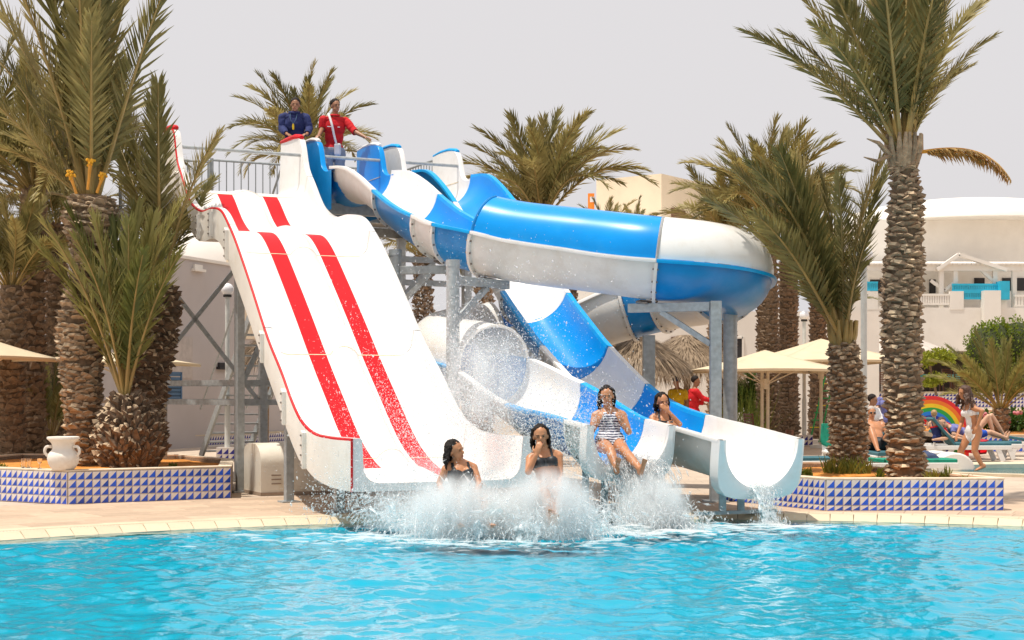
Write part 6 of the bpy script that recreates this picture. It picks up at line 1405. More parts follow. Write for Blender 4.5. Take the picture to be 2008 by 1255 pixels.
cutout = lambda nm, t, la, fr, h: (isn(nm, 'torso') & (((h > .60) & (h < .80) ) | (h < .10) | ((fr > .02) & (h < .80) & (np.abs(la) < .07)) | ((np.abs(np.abs(la) - .075) < .014) & (h > .6)))) & ~((fr < -.02) & (h < .02))

# --- the two lifeguards on the platform
def stand_legs(J, x, y, z, wr=(.1, 0), toes=(0, -1, 0)):
    J.update(kL=(x - .10, y - .02, z + .50), aL=(x - .11, y + .02, z + .08), kR=(x + .10, y - .02, z + .50), aR=(x + .11, y + .02, z + .08)); J.update(tL=(-.2, -1, 0), tR=(.2, -1, 0)); return J
Yg = 26.55; x = X_(578, Yg)
J = dict(pelvis=(x, Yg + .03, 5.68), neck=(x, Yg - .05, 6.28), head=P(579, 206, Yg - .1), eL=P(553, 252, Yg - .06), wL=P(563, 263, Yg - .32), eR=P(607, 252, Yg - .06), wR=P(602, 263, Yg - .30), hL=(.5, -.8, -.2), hR=(-.45, -.85, -.15), pL=(0, 0, -1), pR=(0, 0, -1)); stand_legs(J, x, Yg + .05, 4.70)
g1, I1 = person("lifeguard in navy jacket with a yellow whistle, looking down on the platform", J, (.1, -1, -.5), SK_DARK, 'short', clothes=(("jacket", M_navyj, .022, jacket), ("trousers", M_trou, .018, trousers)), torso_f=(0, -1, 0), curl=.6, build=1.08)
c = I1['nk'] - I1['up'] * .22 + I1['f'] * .165
mb = MB(); mb.tube([c + Vector((0, -.01, .05)), c, c + Vector((0, 0, -.05))], [.012, .02, .016], 8); wh = mb.obj("whistle", mat("yellow_plastic", (.8, .55, .01), .4), g1, smooth=True)
mb = MB()
for sg in (-1, 1): mb.tube(catmull([I1['nk'] + I1['w'] * sg * .06 + Vector((0, -.07, .02)), I1['nk'] + I1['w'] * sg * .05 + I1['f'] * .15 - I1['up'] * .08, c + Vector((0, 0, .05))], .03), .005, 6)
mb.obj("lanyard", M_shutb, g1)
mb = MB()                                                    # stand-up collar
mb.tube([I1['nk'] + Vector((math.cos(a) * .085, math.sin(a) * .08 - .01, .025 + .01 * math.sin(a))) for a in [q * math.pi / 8 for q in range(17)]], .026, 6); mb.obj("collar", M_navyj, g1, smooth=True)
Yr = 26.75; x = X_(657, Yr)
J = dict(pelvis=(x - .03, Yr + .05, 5.68), neck=(x, Yr - .04, 6.27), head=P(658, 208, Yr - .06), eL=P(632, 252, Yr - .05), wL=P(625, 266, Yr - .30), eR=P(695, 258, Yr - .1), wR=P(716, 269, Yr - .28), hL=(-.2, -.9, -.3), hR=(.8, -.5, -.25), pL=(0, 0, -1), pR=(0, 0, -1)); stand_legs(J, x - .02, Yr + .05, 4.70)
g2, I2 = person("lifeguard in red shirt with a white shoulder strap, arms spread over the flume entry", J, (.55, -.85, -.05), SK_DARK, 'short', clothes=(("polo_shirt", M_redp, .017, polo), ("shorts", M_greyt, .02, shorts)), torso_f=(.15, -1, 0), curl=.5, build=1.08)
mb = MB(); a = I2['nk'] - I2['w'] * .10 + Vector((0, 0, .045)); pts = catmull([a + Vector((0, .06, -.01)), a + Vector((0, -.06, 0)), I2['nk'] - I2['w'] * .055 + I2['f'] * .155 - I2['up'] * .12, I2['nk'] + I2['w'] * .0 + I2['f'] * .17 - I2['up'] * .34, I2['nk'] + I2['w'] * .05 + I2['f'] * .17 - I2['up'] * .50], .03)
rows = [[p - I2['w'] * .02, p + I2['w'] * .02] for p in pts]; mb.grid(rows); s_ = mb.obj("shoulder_strap", M_whites, g2, smooth=True); s_.modifiers.new("t", 'SOLIDIFY').thickness = .006
mb = MB(); c = pts[-1]; mb.obox(c + Vector((.01, -.0, -.06)), (.06, 0, 0), (0, .03, 0), (0, 0, .11)); mb.obj("bag", mat("pale_pouch", (.62, .62, .64), .7), g2, bevel=.03)
mb = MB(); mb.tube([I2['nk'] + Vector((math.cos(a) * .082, math.sin(a) * .078 - .01, .02)) for a in [q * math.pi / 8 for q in range(17)]], .02, 6); mb.obj("collar", M_redp, g2, smooth=True)
for dx, wd in ((-.095, .035), (.07, .02)):
    mb = MB(); c = I2['nk'] + I2['w'] * dx - I2['up'] * .17 + I2['f'] * .148; mb.obox(c, I2['w'] * wd, I2['f'] * .003, (0, 0, .007)); mb.obj("chest_print", M_whites, g2)

# --- riders
Y5 = 17.95
J = dict(pelvis=P(1196, 868, Y5 + .05), neck=P(1194, 805, Y5 + .16), head=P(1190, 777, Y5 + .10), eL=P(1159, 848, Y5 + .06), wL=P(1170, 832, Y5 - .12), eR=P(1233, 847, Y5 + .06), wR=P(1220, 832, Y5 - .10), hL=(.35, -.2, .9), hR=(-.35, -.2, .9), pL=(.5, .8, 0), pR=(-.5, .8, 0), kL=P(1197, 884, Y5 - .42), aL=P(1209, 918, Y5 - .62), kR=P(1226, 886, Y5 - .40), aR=P(1256, 921, Y5 - .74), tL=(.05, -.5, .8), tR=(.2, -.5, .8))
person("woman in navy and white striped swimsuit sliding out of the middle flume", J, (-.05, -1, -.12), SK_TAN, 'wet', clothes=(("swimsuit", M_strip, .006, strapless),), torso_f=(0, -1, .2), fem=True, voxel=.008, build=1.05)
Y6 = 19.5
J = dict(pelvis=P(1300, 838, Y6), neck=P(1300, 812, Y6 + .12), head=P(1299, 788, Y6 + .06), eL=P(1284, 843, Y6 - .12), wL=P(1304, 834, Y6 - .26), eR=P(1333, 832, Y6 - .06), wR=P(1312, 808, Y6 - .12), hR=(-.65, -.25, .6), hL=(.9, -.2, 0), pR=(-.4, .9, 0), kL=(P(1310, 832, Y6 - .42)), aL=P(1320, 862, Y6 - .75), kR=P(1330, 834, Y6 - .4), aR=P(1345, 862, Y6 - .75))
J['pelvis'] = J['neck'] + Vector((-.0, -.08, -.50))
J['kL'] = J['pelvis'] + Vector((.05, -.40, .10)); J['aL'] = J['pelvis'] + Vector((.2, -.78, -.08)); J['kR'] = J['pelvis'] + Vector((.23, -.36, .10)); J['aR'] = J['pelvis'] + Vector((.36, -.74, -.08))
person("girl holding her nose while sliding down the right-hand flume", J, (.25, -1, -.1), SK_TAN, 'wet', clothes=(("bikini", M_blacks, .006, bikini),), torso_f=(.25, -1, .15), fem=True, voxel=.008, build=.98, k=.95)
Y3 = 16.45
J = dict(pelvis=P(908, 985, Y3), neck=P(900, 908, Y3 + .1), head=P(893, 884, Y3 + .06), eL=P(862, 948, Y3 + .05), wL=P(872, 985, Y3 - .15), eR=P(940, 950, Y3 + .0), wR=P(932, 972, Y3 - .16), hR=(-.2, -.8, -.3), kL=P(905, 985, Y3 - .42), aL=P(900, 1030, Y3 - .75), kR=P(945, 985, Y3 - .4), aR=P(960, 1030, Y3 - .75))
person("woman in dark swimsuit in the splash below the wide slide, head turned right", J, (.85, -.5, .0), SK_TAN, 'wet', clothes=(("swimsuit", M_blacks, .006, onepiece),), torso_f=(.25, -1, .2), fem=True, voxel=.008, build=1.0)
Y4 = 16.3
J = dict(pelvis=P(1076, 965, Y4), neck=P(1066, 886, Y4 + .12), head=P(1060, 855, Y4 + .06), eL=P(1036, 925, Y4 - .1), wL=P(1051, 893, Y4 - .12), hL=(.3, .0, 1), pL=(.3, .9, 0), eR=P(1098, 925, Y4 + .05), wR=P(1099, 960, Y4 - .1), kL=P(1070, 968, Y4 - .42), aL=P(1080, 1018, Y4 - .7), kR=P(1096, 970, Y4 - .42), aR=P(1090, 1025, Y4 - .72), tL=(0, -.6, .7), tR=(0, -.6, .7))
person("woman in black bikini hitting the water, hand at her mouth", J, (0, -1, -.05), SK_TAN, 'wet', clothes=(("bikini", M_blacks, .006, bikini),), torso_f=(.05, -1, .15), fem=True, voxel=.008, build=1.0)

# --- people behind the slides
Y7 = 36.2; x = X_(1360, Y7)
J = dict(pelvis=(x, Y7, .98), neck=(x + .02, Y7, 1.54), head=(x + .06, Y7 - .02, 1.735), eL=(x + .05, Y7 + .12, 1.25), wL=(x + .28, Y7 + .1, 1.20), eR=(x + .20, Y7 - .18, 1.32), wR=(x + .44, Y7 - .22, 1.28), sL=(x - .03, Y7 + .16, 1.49), sR=(x + .05, Y7 - .17, 1.49), kL=(x + .03, Y7 + .08, .52), aL=(x, Y7 + .09, .085), kR=(x + .05, Y7 - .1, .52), aR=(x + .01, Y7 - .1, .085), tL=(1, 0, 0), tR=(1, -.1, 0))
person("man in red long-sleeved top standing behind the right-hand flume, facing right", J, (1, -.3, -.1), SK_DARK, 'short', clothes=(("red_top", M_redp, .02, jacket), ("trousers", M_trou, .018, trousers)), torso_f=(1, -.3, 0), voxel=.011, build=1.08)
Y8 = 37.0; x = X_(1329, Y8)
J = dict(pelvis=(x, Y8, .98), neck=(x + .0, Y8, 1.54), head=(x - .04, Y8 - .03, 1.74), eL=(x - .2, Y8 + .05, 1.26), wL=(x - .24, Y8 - .12, 1.05), eR=(x + .2, Y8, 1.26), wR=(x + .2, Y8 - .15, 1.05)); stand_legs(J, x, Y8, 0.0)
g8, I8 = person("man in yellow shirt and dark cap beside the thatched shelter", J, (-.8, -.6, -.35), SK_DARK, 'short', clothes=(("yellow_shirt", M_yellow, .018, polo_s), ("shorts", M_trou, .018, shorts)), torso_f=(-.6, -.8, 0), voxel=.011, build=1.05)
mb = MB(); H8 = frame((-.8, -.6, -.1), (0, 0, 1)); mb.ellipsoid(I8['hd'] + Vector((0, 0, .045)), .088, .105, .08, 14, 8, rot=H8); mb.ellipsoid(I8['hd'] + H8.col[1] * .13 + Vector((0, 0, .035)), .07, .075, .012, 12, 6, rot=H8); mb.obj("cap", M_navy, g8, smooth=True)
# --- by the paddling pool
Y9 = 28.05; x = X_(1719, Y9)
J = dict(pelvis=(x, Y9 - .05, .50), neck=(x - .02, Y9 + .36, .90), head=(x - .01, Y9 + .36, 1.08), eL=(x - .27, Y9 + .2, .66), wL=(x - .22, Y9 - .05, .52), eR=(x + .27, Y9 + .2, .66), wR=(x + .24, Y9 - .05, .52), kL=(x - .20, Y9 - .42, .80), aL=(x - .16, Y9 - .72, .46), kR=(x + .20, Y9 - .42, .80), aR=(x + .18, Y9 - .72, .46), tL=(-.1, -1, -.05), tR=(.1, -1, -.05))
person("grey-haired man in sunglasses and black trunks sunbathing with knees up", J, (.05, -1, -.05), SK_TAN, 'short', M_hairg, (("trunks", M_blacks, .012, trunks),), torso_f=(0, -1, .6), voxel=.011, build=1.12, glasses=True)
Y10 = 33.0; x = X_(1708, Y10)
J = dict(pelvis=(x, Y10, .55), neck=(x - .02, Y10 - .02, 1.12), head=(x + .03, Y10 - .06, 1.30), eL=(x - .2, Y10 - .1, .8), wL=(x - .05, Y10 - .3, .72), eR=(x + .22, Y10 - .1, .8), wR=(x + .2, Y10 - .32, .75), kL=(x - .15, Y10 - .42, .52), aL=(x - .15, Y10 - .45, .09), kR=(x + .15, Y10 - .42, .52), aR=(x + .15, Y10 - .45, .09))
person("dark-haired man bending his head, behind the sunbathing man", J, (.8, -.5, -.45), SK_DARK, 'short', clothes=(("white_shirt", M_whites, .015, polo_s), ("shorts", M_navyj, .015, shorts)), torso_f=(.4, -.9, 0), voxel=.012)
mb = MB(); mb.box(x - .25, x + .25, Y10 - .2, Y10 + .22, .0, .42); tag(mb.obj("stool", M_plast, None, bevel=.05), "white plastic stool under the dark-haired man", "stool")
Y11 = 34.5; x = X_(1738, Y11)
J = dict(pelvis=(x, Y11, .86), neck=(x, Y11, 1.36), head=(x - .0, Y11 - .03, 1.54), eL=(x - .20, Y11 - .02, 1.12), wL=(x - .32, Y11 - .12, 1.06), eR=(x + .2, Y11, 1.1), wR=(x + .16, Y11 - .1, .9)); stand_legs(J, x, Y11, -.04)
person("standing woman in blue printed dress and sunglasses, half behind the tall palm", J, (-.3, -1, 0), SK_FAIR, 'bun', M_hairbr, (("dress", M_lilac, .018, lambda nm, t, la, fr, h: polo_s(nm, t, la, fr, h) | trunks(nm, t, la, fr, h) | (starts(nm, 'thigh') & (t < .7))),), fem=True, voxel=.012, glasses=True)
Y12 = 32.45; x = X_(1834, Y12)
J = dict(pelvis=(x + .05, Y12, .50), neck=(x - .02, Y12 + .03, .86), head=(x - .02, Y12 + .02, 1.00), eL=(x - .16, Y12, .72), wL=(x - .20, Y12 - .1, .80), eR=(x + .14, Y12 + .02, .70), wR=(x + .30, Y12 - .06, .56), kL=(x + .22, Y12 - .10, .50), aL=(x - .08, Y12 - .18, .47), kR=(x + .36, Y12 + .05, .52), aR=(x + .58, Y12 - .05, .48))
person("toddler in red and navy swimsuit sitting on a lounger, back to us", J, (.25, 1, 0), SK_FAIR, 'short', M_hairbl, (("swimsuit", M_navyj, .008, onepiece), ("red_top_edge", M_redp, .011, lambda nm, t, la, fr, h: isn(nm, 'torso') & (h > .62) & (h < .72)),), torso_f=(.1, 1, 0), k=.66, voxel=.011, build=1.0)
Y13 = 33.6; x = X_(1872, Y13)
J = dict(pelvis=(x + .35, Y13, .52), neck=(x - .12, Y13 - .02, .70), head=(x - .28, Y13 - .05, .80), eL=(x - .1, Y13 - .25, .56), wL=(x + .1, Y13 - .3, .5), eR=(x, Y13 + .25, .56), wR=(x + .2, Y13 + .3, .5), sL=(x - .08, Y13 - .18, .68), sR=(x - .05, Y13 + .18, .68), kL=(x + .75, Y13 - .1, .60), aL=(x + 1.1, Y13 - .1, .47), kR=(x + .75, Y13 + .1, .60), aR=(x + 1.1, Y13 + .1, .47), tL=(.3, 0, 1), tR=(.3, 0, 1))
person("person lying in a striped cover-up beside the toddler, mostly hidden", J, (-.3, -.8, .4), SK_FAIR, 'short', M_hairbr, (("cover_up", M_lilac, .015, polo_s), ("shorts", M_royal, .014, shorts)), torso_f=(.25, 0, 1), voxel=.012)
Y15 = 35.25; x = X_(1930, Y15)
J = dict(pelvis=(x - .28, Y15, .52), neck=(x - .83, Y15, .56), head=(x - 1.03, Y15, .62), eL=(x - .6, Y15 - .3, .5), wL=(x - .35, Y15 - .3, .48), eR=(x - .6, Y15 + .3, .5), wR=(x - .35, Y15 + .3, .48), sL=(x - .8, Y15 - .18, .55), sR=(x - .8, Y15 + .18, .55), kL=(x + .06, Y15 - .10, .92), aL=(x + .20, Y15 - .11, .47), kR=(x + .20, Y15 + .10, .94), aR=(x + .50, Y15 + .11, .47), tL=(1, -.1, -.1), tR=(1, .1, -.1))
person("sunbather lying on a lounger with both knees bent up, far right", J, (-.2, -.2, 1), SK_FAIR, 'short', M_hairbr, (("swim_briefs", M_royal, .008, lambda nm, t, la, fr, h: isn(nm, 'torso') & (h < .08)),), torso_f=(.05, 0, 1), voxel=.012)
Y16 = 39.0; x = X_(2006, Y16)
J = dict(pelvis=(x, Y16 - 1.8, .93), neck=(x, Y16 - 1.8, 1.46), head=(x, Y16 - 1.84, 1.64), eL=(x - .22, Y16 - 1.85, 1.2), wL=(x - .26, Y16 - 2.0, .98), eR=(x + .22, Y16 - 1.8, 1.2), wR=(x + .2, Y16 - 2, 1.0)); stand_legs(J, x, Y16 - 1.8, 0.0)
person("person in maroon shirt cut off by the right edge", J, (-.4, -1, 0), SK_FAIR, 'short', M_hairbr, (("maroon_shirt", M_maroon, .017, polo_s), ("shorts", M_lilac, .017, shorts)), voxel=.012)
# --- the woman in white
YW = 27.4; x = X_(1896, YW)
J = dict(pelvis=P(1909, 846, YW), neck=P(1902, 793, YW), head=P(1890, 770, YW - .02), sL=P(1892, 800, YW + .12), sR=P(1909, 800, YW - .13), eL=P(1886, 828, YW + .15), wL=P(1878, 850, YW + .05), eR=P(1926, 806, YW - .22), wR=P(1917, 836, YW - .16), hR=(-.5, .2, -.8), kL=P(1884, 884, YW + .08), aL=P(1884, 924, YW + .14), kR=P(1911, 884, YW - .08), aR=P(1926, 924, YW - .1), tL=(-1, -.1, -.05), tR=(-1, -.2, -.35))
J['aL'].z = .145; J['aR'].z = .15
person("woman in white cut-out swimsuit with long curly brown hair walking by the paddling pool", J, (-.85, -.3, -.1), SK_TAN, 'curly', M_hairbr, (("swimsuit", M_whites, .007, cutout),), torso_f=(-.9, -.45, 0), fem=True, voxel=.0095, build=1.02)
# ================================================================== splash, spray, foam
def spray_mat():
    m = bpy.data.materials.new("water_drops"); m.use_nodes = True; n = m.node_tree; n.nodes.clear(); L = n.links.new
    o = n.nodes.new("ShaderNodeOutputMaterial"); d = n.nodes.new("ShaderNodeBsdfDiffuse"); d.inputs[0].default_value = (.96, .98, .99, 1); t = n.nodes.new("ShaderNodeBsdfTranslucent"); t.inputs[0].default_value = (.96, .98, .99, 1)
    g = n.nodes.new("ShaderNodeBsdfGlossy"); g.inputs["Roughness"].default_value = .15; a = n.nodes.new("ShaderNodeMixShader"); a.inputs[0].default_value = .5; b = n.nodes.new("ShaderNodeMixShader"); b.inputs[0].default_value = .12; tr = n.nodes.new("ShaderNodeBsdfTransparent"); c = n.nodes.new("ShaderNodeMixShader"); c.inputs[0].default_value = .55
    L(d.outputs[0], a.inputs[1]); L(t.outputs[0], a.inputs[2]); L(a.outputs[0], b.inputs[1]); L(g.outputs[0], b.inputs[2]); L(b.outputs[0], c.inputs[1]); L(tr.outputs[0], c.inputs[2]); L(c.outputs[0], o.inputs[0]); return m
M_spray = spray_mat()
OCT_V = np.array([[1, 0, 0], [-1, 0, 0], [0, 1, 0], [0, -1, 0], [0, 0, 1], [0, 0, -1]], float); OCT_F = np.array([[0, 2, 4], [2, 1, 4], [1, 3, 4], [3, 0, 4], [2, 0, 5], [1, 2, 5], [3, 1, 5], [0, 3, 5]])
def drops(name, label, c, r, d=None, st=None, cat="splash"):
    """c (n,3) centres, r (n) radii, d directions, st stretch along d"""
    n = len(c); d = np.tile([0, 0, 1.], (n, 1)) if d is None else d / np.linalg.norm(d, axis=1)[:, None]; st = np.ones(n) if st is None else st
    h = np.where(np.abs(d[:, :1]) > .8, np.array([[0, 1., 0]]), np.array([[1., 0, 0]])); x = np.cross(d, h); x /= np.linalg.norm(x, axis=1)[:, None]; y = np.cross(d, x)
    V = c[:, None, :] + (OCT_V[None, :, 0:1] * x[:, None] + OCT_V[None, :, 1:2] * y[:, None] + OCT_V[None, :, 2:3] * d[:, None] * st[:, None, None]) * r[:, None, None]
    F = (np.arange(n) * 6)[:, None, None] + OCT_F[None]; me = fastmesh(name, V.reshape(-1, 3), F.reshape(-1, 3), M_spray, True); o = bpy.data.objects.new(name, me); COL.objects.link(o); return stuff(tag(o, label, cat))
def ballistic(n, org, spread, v0, vs, tmax, r0, seed, water=True):
    """drops thrown from org: positions along parabolas, stretched along their flight"""
    g = np.random.default_rng(seed); o = np.array(org)[None] + g.normal(size=(n, 3)) * np.array(spread); v = np.array(v0)[None] + g.normal(size=(n, 3)) * np.array(vs); t = g.random(n) ** .8 * tmax
    p = o + v * t[:, None]; p[:, 2] -= 4.9 * t * t; vv = v.copy(); vv[:, 2] -= 9.8 * t; r = r0 * .8 * g.gamma(2.2, .42, n); k = (p[:, 2] > WZ) if water else np.ones(n, bool); return p[k], r[k], vv[k]
parts = []
for (q, n, sd) in ((P(900, 1000, 15.95), 6500, 1), (P(1078, 1000, 15.85), 6500, 2)):
    o = (q.x, q.y, .0)
    parts.append(ballistic(n, o, (.28, .2, .05), (0, -.35, 1.5), (.95, .5, .65), .42, .0062, sd)); parts.append(ballistic(n // 2, (q.x, q.y + .4, .05), (.32, .2, .08), (-.1, -.1, 2.0), (.6, .4, .6), .5, .0045, sd + 9))
parts.append(ballistic(2600, (P(770, 990, 16.6).x, 16.75, .05), (.22, .15, .06), (-.5, -.3, 1.6), (.8, .5, .7), .45, .0046, 31))
parts.append(ballistic(5000, (P(985, 990, 16.1).x, 16.1, .0), (.45, .25, .06), (0, -.3, 1.4), (.7, .5, .6), .4, .0065, 32))
c = np.concatenate([p[0] for p in parts]); r = np.concatenate([p[1] for p in parts]); v = np.concatenate([p[2] for p in parts])
drops("water_splash", "big white splash thrown up where the two women hit the pool", c, r, v, 1 + np.random.default_rng(3).gamma(1.2, 2.6, len(c)))
# stream and splash below the middle outlet
e = FA.at(len(FA.p) - 1, 0, -.45)
pa = ballistic(9000, (e.x + .02, e.y - .05, e.z + .06), (.17, .06, .05), (.45, -1.25, .25), (.28, .3, .3), .42, .0062, 5); pb = ballistic(6000, (e.x + .25, e.y - .6, .0), (.24, .16, .03), (.15, -.3, 1.0), (.6, .5, .5), .32, .006, 6); pcx = ballistic(4200, (e.x - .02, e.y + .35, e.z + .05), (.13, .22, .03), (.2, -.5, .6), (.3, .4, .35), .25, .005, 7)
c = np.concatenate([pa[0], pb[0], pcx[0]]); r = np.concatenate([pa[1], pb[1], pcx[1]]); v = np.concatenate([pa[2], pb[2], pcx[2]]); drops("water_splash", "white water gushing from the middle flume around the striped rider's feet", c, r, v, 1 + np.random.default_rng(4).gamma(1.2, 2.6, len(c)))
e2 = FB.at(len(FB.p) - 1, 0, -.50)
pa = ballistic(2600, (e2.x + .02, e2.y - .03, e2.z + .03), (.085, .03, .012), (.28, -.75, 0), (.05, .12, .1), .33, .0042, 8); pb = ballistic(1000, (e2.x + .1, e2.y - .3, -.05), (.1, .08, .02), (0, 0, .6), (.25, .25, .25), .2, .004, 12)
drops("water_splash", "thin stream falling from the right-hand outlet", np.concatenate([pa[0], pb[0]]), np.concatenate([pa[1], pb[1]]), np.concatenate([pa[2], pb[2]]), np.random.default_rng(5).uniform(1.5, 4.5, len(pa[0]) + len(pb[0])))
# pouring sheets
def pour(label, F, wid, v, tmax, thick, seed):
    i = len(F.p) - 1; n = 22; rows = []
    for k in range(n + 1):
        t = tmax * k / n; row = []
        for j in range(13):
            a = lerp(-1, 1, j / 12); b = F.at(i, a * wid, -math.sqrt(max(0, FR ** 2 - (a * wid) ** 2)) * 1.04 + .012); d = F.T[i]; p = b + Vector((d.x, d.y, d.z)) * v * t; p.z -= 4.9 * t * t; w = mnoise.noise(Vector((a * 3, k * .35, seed))); p += F.N[i] * w * .05 * k / n * 1.6; p.z += .02 * w; row.append(p)
        rows.append(row)
    mb = MB(); mb.grid(rows); o = mb.obj("falling_water", M_fall, None, smooth=True); o.modifiers.new("t", 'SOLIDIFY').thickness = thick; return stuff(tag(o, label, "water"))
def fall_mat():
    m = bpy.data.materials.new("falling_water"); m.use_nodes = True; n = m.node_tree; n.nodes.clear(); L = n.links.new; o = n.nodes.new("ShaderNodeOutputMaterial"); d = n.nodes.new("ShaderNodeBsdfPrincipled"); d.inputs["Base Color"].default_value = (.86, .93, .96, 1); d.inputs["Roughness"].default_value = .12
    tr = n.nodes.new("ShaderNodeBsdfTransparent"); tr.inputs[0].default_value = (.86, .96, .98, 1); mx_ = n.nodes.new("ShaderNodeMixShader"); tc = n.nodes.new("ShaderNodeTexCoord"); no = n.nodes.new("ShaderNodeTexNoise"); no.inputs["Scale"].default_value = 14; no.inputs["Detail"].default_value = 5
    mr = n.nodes.new("ShaderNodeMapRange"); mr.inputs[1].default_value = .42; mr.inputs[2].default_value = .62; L(tc.outputs["Object"], no.inputs["Vector"]); L(no.outputs["Fac"], mr.inputs[0]); L(mr.outputs[0], mx_.inputs[0]); L(tr.outputs[0], mx_.inputs[1]); L(d.outputs[0], mx_.inputs[2]); L(mx_.outputs[0], o.inputs[0]); return m
M_fall = fall_mat()
pour("sheet of water falling from the middle outlet", FA, .24, 1.5, .33, .02, 1); pour("sheet of water falling from the right-hand outlet", FB, .11, 1.0, .30, .012, 4)
# fine spray hanging in the air between the wide slide and the flumes
g = np.random.default_rng(21); cs = []; rs = []
for (cx_, cy_, sx_, sy_, n, y0, y1, r0) in ((930, 735, 72, 75, 17000, 17.6, 19.6, .0034), (950, 820, 100, 42, 12000, 17.2, 18.6, .0034), (1110, 850, 40, 60, 6500, 17.0, 18.0, .0034), (740, 800, 80, 100, 3500, 17.0, 18.2, .0032), (840, 640, 90, 90, 2600, 17.5, 19.0, .0028), (1050, 600, 90, 60, 1100, 18.0, 20.0, .003), (690, 975, 50, 26, 2000, 16.5, 17.2, .0042), (830, 900, 70, 50, 4000, 16.5, 17.2, .0034), (1180, 830, 60, 50, 1400, 17.0, 17.6, .0032), (990, 880, 120, 60, 5000, 16.4, 17.0, .0034)):
    px = g.normal(cx_, sx_, n); py = g.normal(cy_, sy_, n); Yd = g.uniform(y0, y1, n); p = np.stack([(px - CX) * Yd / FPX, Yd, CAMH - (py - HY) * Yd / FPX], 1); ok_ = p[:, 2] > .02; cs.append(p[ok_]); rs.append((r0 * g.gamma(3, .34, n))[ok_])
c = np.concatenate(cs); r = np.concatenate(rs); dv = np.stack([g.normal(.3, .5, len(c)), g.normal(0, .3, len(c)), g.normal(-1, .6, len(c))], 1)
drops("fine_spray", "fine spray of drops hanging between the wide slide and the flumes", c, r, dv, g.uniform(1, 1.9, len(c)), "spray")
# mist: soft clouds of fine drops, thinning towards their edges
def mist(label, c, rad, dens, seed=0, nscale=2.6):
    mb = MB(); mb.ellipsoid((0, 0, 0), 1, 1, 1, 24, 16); m = bpy.data.materials.new("water_mist"); m.use_nodes = True; n = m.node_tree; n.nodes.clear(); L = n.links.new
    o = n.nodes.new("ShaderNodeOutputMaterial"); pv = n.nodes.new("ShaderNodeVolumePrincipled"); pv.inputs["Color"].default_value = (.95, .98, .995, 1); pv.inputs["Anisotropy"].default_value = .15
    tc = n.nodes.new("ShaderNodeTexCoord"); ln = n.nodes.new("ShaderNodeVectorMath"); ln.operation = 'LENGTH'; fo = n.nodes.new("ShaderNodeMapRange"); fo.interpolation_type = 'SMOOTHSTEP'; fo.inputs[1].default_value = 1.0; fo.inputs[2].default_value = .25; fo.inputs[3].default_value = 0; fo.inputs[4].default_value = 1
    mp = n.nodes.new("ShaderNodeMapping"); mp.inputs["Location"].default_value = (seed, seed * .7, 0); mp.inputs["Scale"].default_value = (1.6, 1.2, .55); no = n.nodes.new("ShaderNodeTexNoise"); no.inputs["Scale"].default_value = nscale; no.inputs["Detail"].default_value = 6; no.inputs["Roughness"].default_value = .62; no.inputs["Distortion"].default_value = .5
    nr = n.nodes.new("ShaderNodeMapRange"); nr.inputs[1].default_value = .38; nr.inputs[2].default_value = .66; nr.inputs[3].default_value = .12; nr.inputs[4].default_value = 1.6; a = n.nodes.new("ShaderNodeMath"); a.operation = 'MULTIPLY'; b = n.nodes.new("ShaderNodeMath"); b.operation = 'MULTIPLY'; b.inputs[1].default_value = dens
    L(tc.outputs["Object"], ln.inputs[0]); L(ln.outputs["Value"], fo.inputs[0]); L(tc.outputs["Object"], mp.inputs[0]); L(mp.outputs[0], no.inputs["Vector"]); L(no.outputs["Fac"], nr.inputs[0]); L(fo.outputs[0], a.inputs[0]); L(nr.outputs[0], a.inputs[1]); L(a.outputs[0], b.inputs[0]); sp = n.nodes.new("ShaderNodeSeparateXYZ"); L(tc.outputs["Object"], sp.inputs[0]); gt = n.nodes.new("ShaderNodeMath"); gt.operation = 'GREATER_THAN'; gt.inputs[1].default_value = (WZ + .015 - c[2]) / rad[2]; L(sp.outputs[2], gt.inputs[0]); b2 = n.nodes.new("ShaderNodeMath"); b2.operation = 'MULTIPLY'; L(b.outputs[0], b2.inputs[0]); L(gt.outputs[0], b2.inputs[1]); L(b2.outputs[0], pv.inputs["Density"]); L(pv.outputs[0], o.inputs["Volume"])
    ob = mb.obj("splash_mist", m, None); ob.location = c; ob.scale = rad; return stuff(tag(ob, label, "mist"))
def mp_(px, py, Y_, a, b, c_, d_, lab, sd): q = P(px, py, Y_); mist(lab, q, (a, b, c_), d_, sd)
mp_(893, 1012, 15.85, .62, .55, .50, 12, "white mist round the woman in the dark swimsuit", 1); mp_(1078, 1010, 15.8, .58, .55, .56, 12, "white mist round the woman in the black bikini", 2)
mp_(985, 1015, 15.9, .70, .5, .40, 10, "white mist between the two women in the splash", 3); mp_(785, 1005, 16.5, .50, .32, .36, 3.5, "white mist at the left corner of the wide slide's end", 4)
mist("white mist below the middle outlet", (e.x + .24, e.y - .55, .12), (.50, .48, .50), 15, 5); mist("foamy mist round the striped rider's feet", (e.x + .1, e.y - .05, .45), (.32, .3, .22), 8, 6)
mp_(930, 935, 16.9, 1.3, .35, .42, 1.5, "thin mist over the end of the wide slide", 7); mp_(955, 745, 18.4, .80, .5, .80, 2.6, "thin mist in front of the round tube mouth", 8)
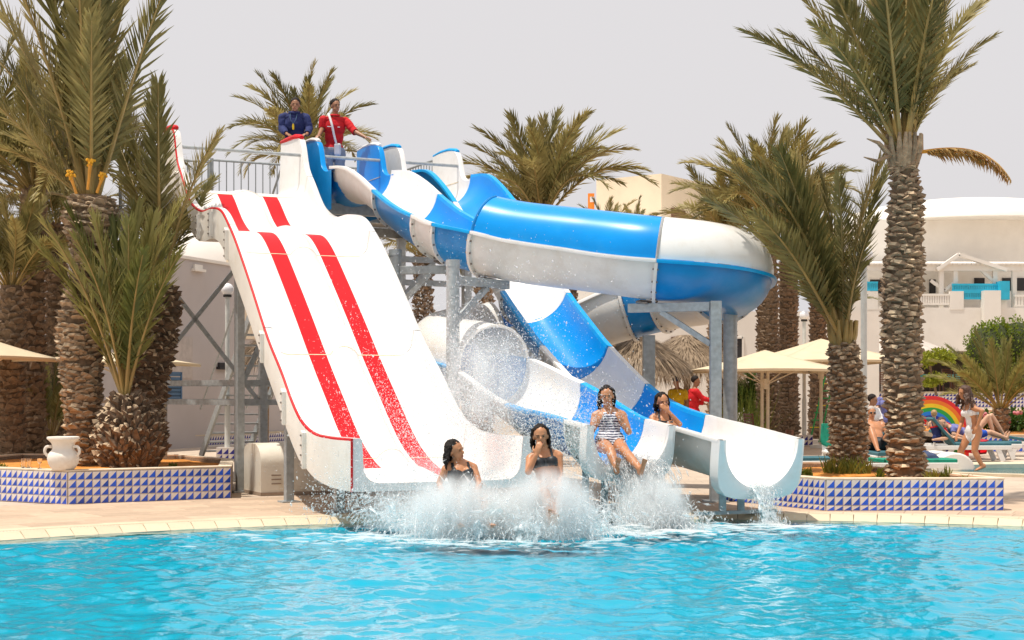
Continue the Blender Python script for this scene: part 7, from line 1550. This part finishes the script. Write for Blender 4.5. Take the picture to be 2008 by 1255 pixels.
# ragged sheets of white water torn up by the impacts
g = np.random.default_rng(77); mb = MB()
for (px, Y_, n_, sp) in ((895, 15.85, 13, .24), (985, 16.0, 9, .3), (1080, 15.8, 13, .24), (790, 16.55, 7, .2), (1150, 16.3, 5, .14)):
    q = P(px, 1000, Y_)
    for k in range(n_):
        a = g.uniform(0, 2 * math.pi); dr = Vector((math.cos(a), math.sin(a) * .8 - .15, 0)); tn_ = Vector((-math.sin(a), math.cos(a), 0)); o_ = Vector((q.x + g.normal(0, sp), q.y + g.normal(0, .16), -.06)); vz = g.uniform(1.5, 2.5); vh = g.uniform(.2, .9); wd = g.uniform(.07, .2); sd_ = g.uniform(0, 99); rows = []; tm = vz / 9.8 * g.uniform(.9, 1.5)
        for i in range(12):
            t = tm * i / 11; row = []
            for j in range(9):
                b = lerp(-1, 1, j / 8); w_ = mnoise.noise(Vector((b * 2.2, sd_, t * 5))); p = o_ + dr * (vh * t) + tn_ * (b * wd * (.6 + 2.2 * t)) + Vector((0, 0, vz * t * (1 + .35 * w_) - 4.9 * t * t)) + dr * .08 * w_; row.append(p)
            rows.append(row)
        mb.grid(rows)
o = mb.obj("splash_sheets", M_fall, None, smooth=True); stuff(tag(o, "torn sheets of white water in the big splash", "splash"))
# foam lying on the water
g = np.random.default_rng(41); n = 5200; fx = []; 
for (x0, y0, sx_, sy_, m_, st) in ((-.2, 15.8, .85, .34, 1700, 1), (-.2, 15.3, 1.0, .4, 260, 1), (1.5, 16.8, .5, .3, 1100, 1), (2.3, 16.9, .8, .3, 420, 1), (3.1, 17.2, .25, .12, 240, 1)):
    fx.append(np.stack([g.normal(x0, sx_, m_), g.normal(y0, sy_, m_)], 1))
fx = np.concatenate(fx); fx = fx[(np.hypot(fx[:, 0] - PC.x, fx[:, 1] - PC.y) < PR - .08)]; n = len(fx); rr = .008 + .02 * g.gamma(1.3, .6, n); ang = np.arange(7) * 2 * math.pi / 7
z = WZ + wave_height(fx[:, 0], fx[:, 1]) + .005; jit = g.uniform(.5, 1.3, (n, 7))
V = np.stack([fx[:, :1] + rr[:, None] * 2.4 * np.cos(ang) * jit, fx[:, 1:] + rr[:, None] * .7 * np.sin(ang) * jit, np.repeat(z[:, None], 7, 1) + g.normal(0, .003, (n, 7))], -1); C_ = np.stack([fx[:, 0], fx[:, 1], z + rr * .25], -1)
VV = np.concatenate([V, C_[:, None]], 1).reshape(-1, 3); F = (np.arange(n) * 8)[:, None, None] + np.array([[k, (k + 1) % 7, 7] for k in range(7)])[None]
M_foam = M_spray
me = fastmesh("foam", VV, F.reshape(-1, 3), M_foam, True); o = bpy.data.objects.new("foam", me); COL.objects.link(o); stuff(tag(o, "white foam spreading on the pool round the splashes", "foam"))
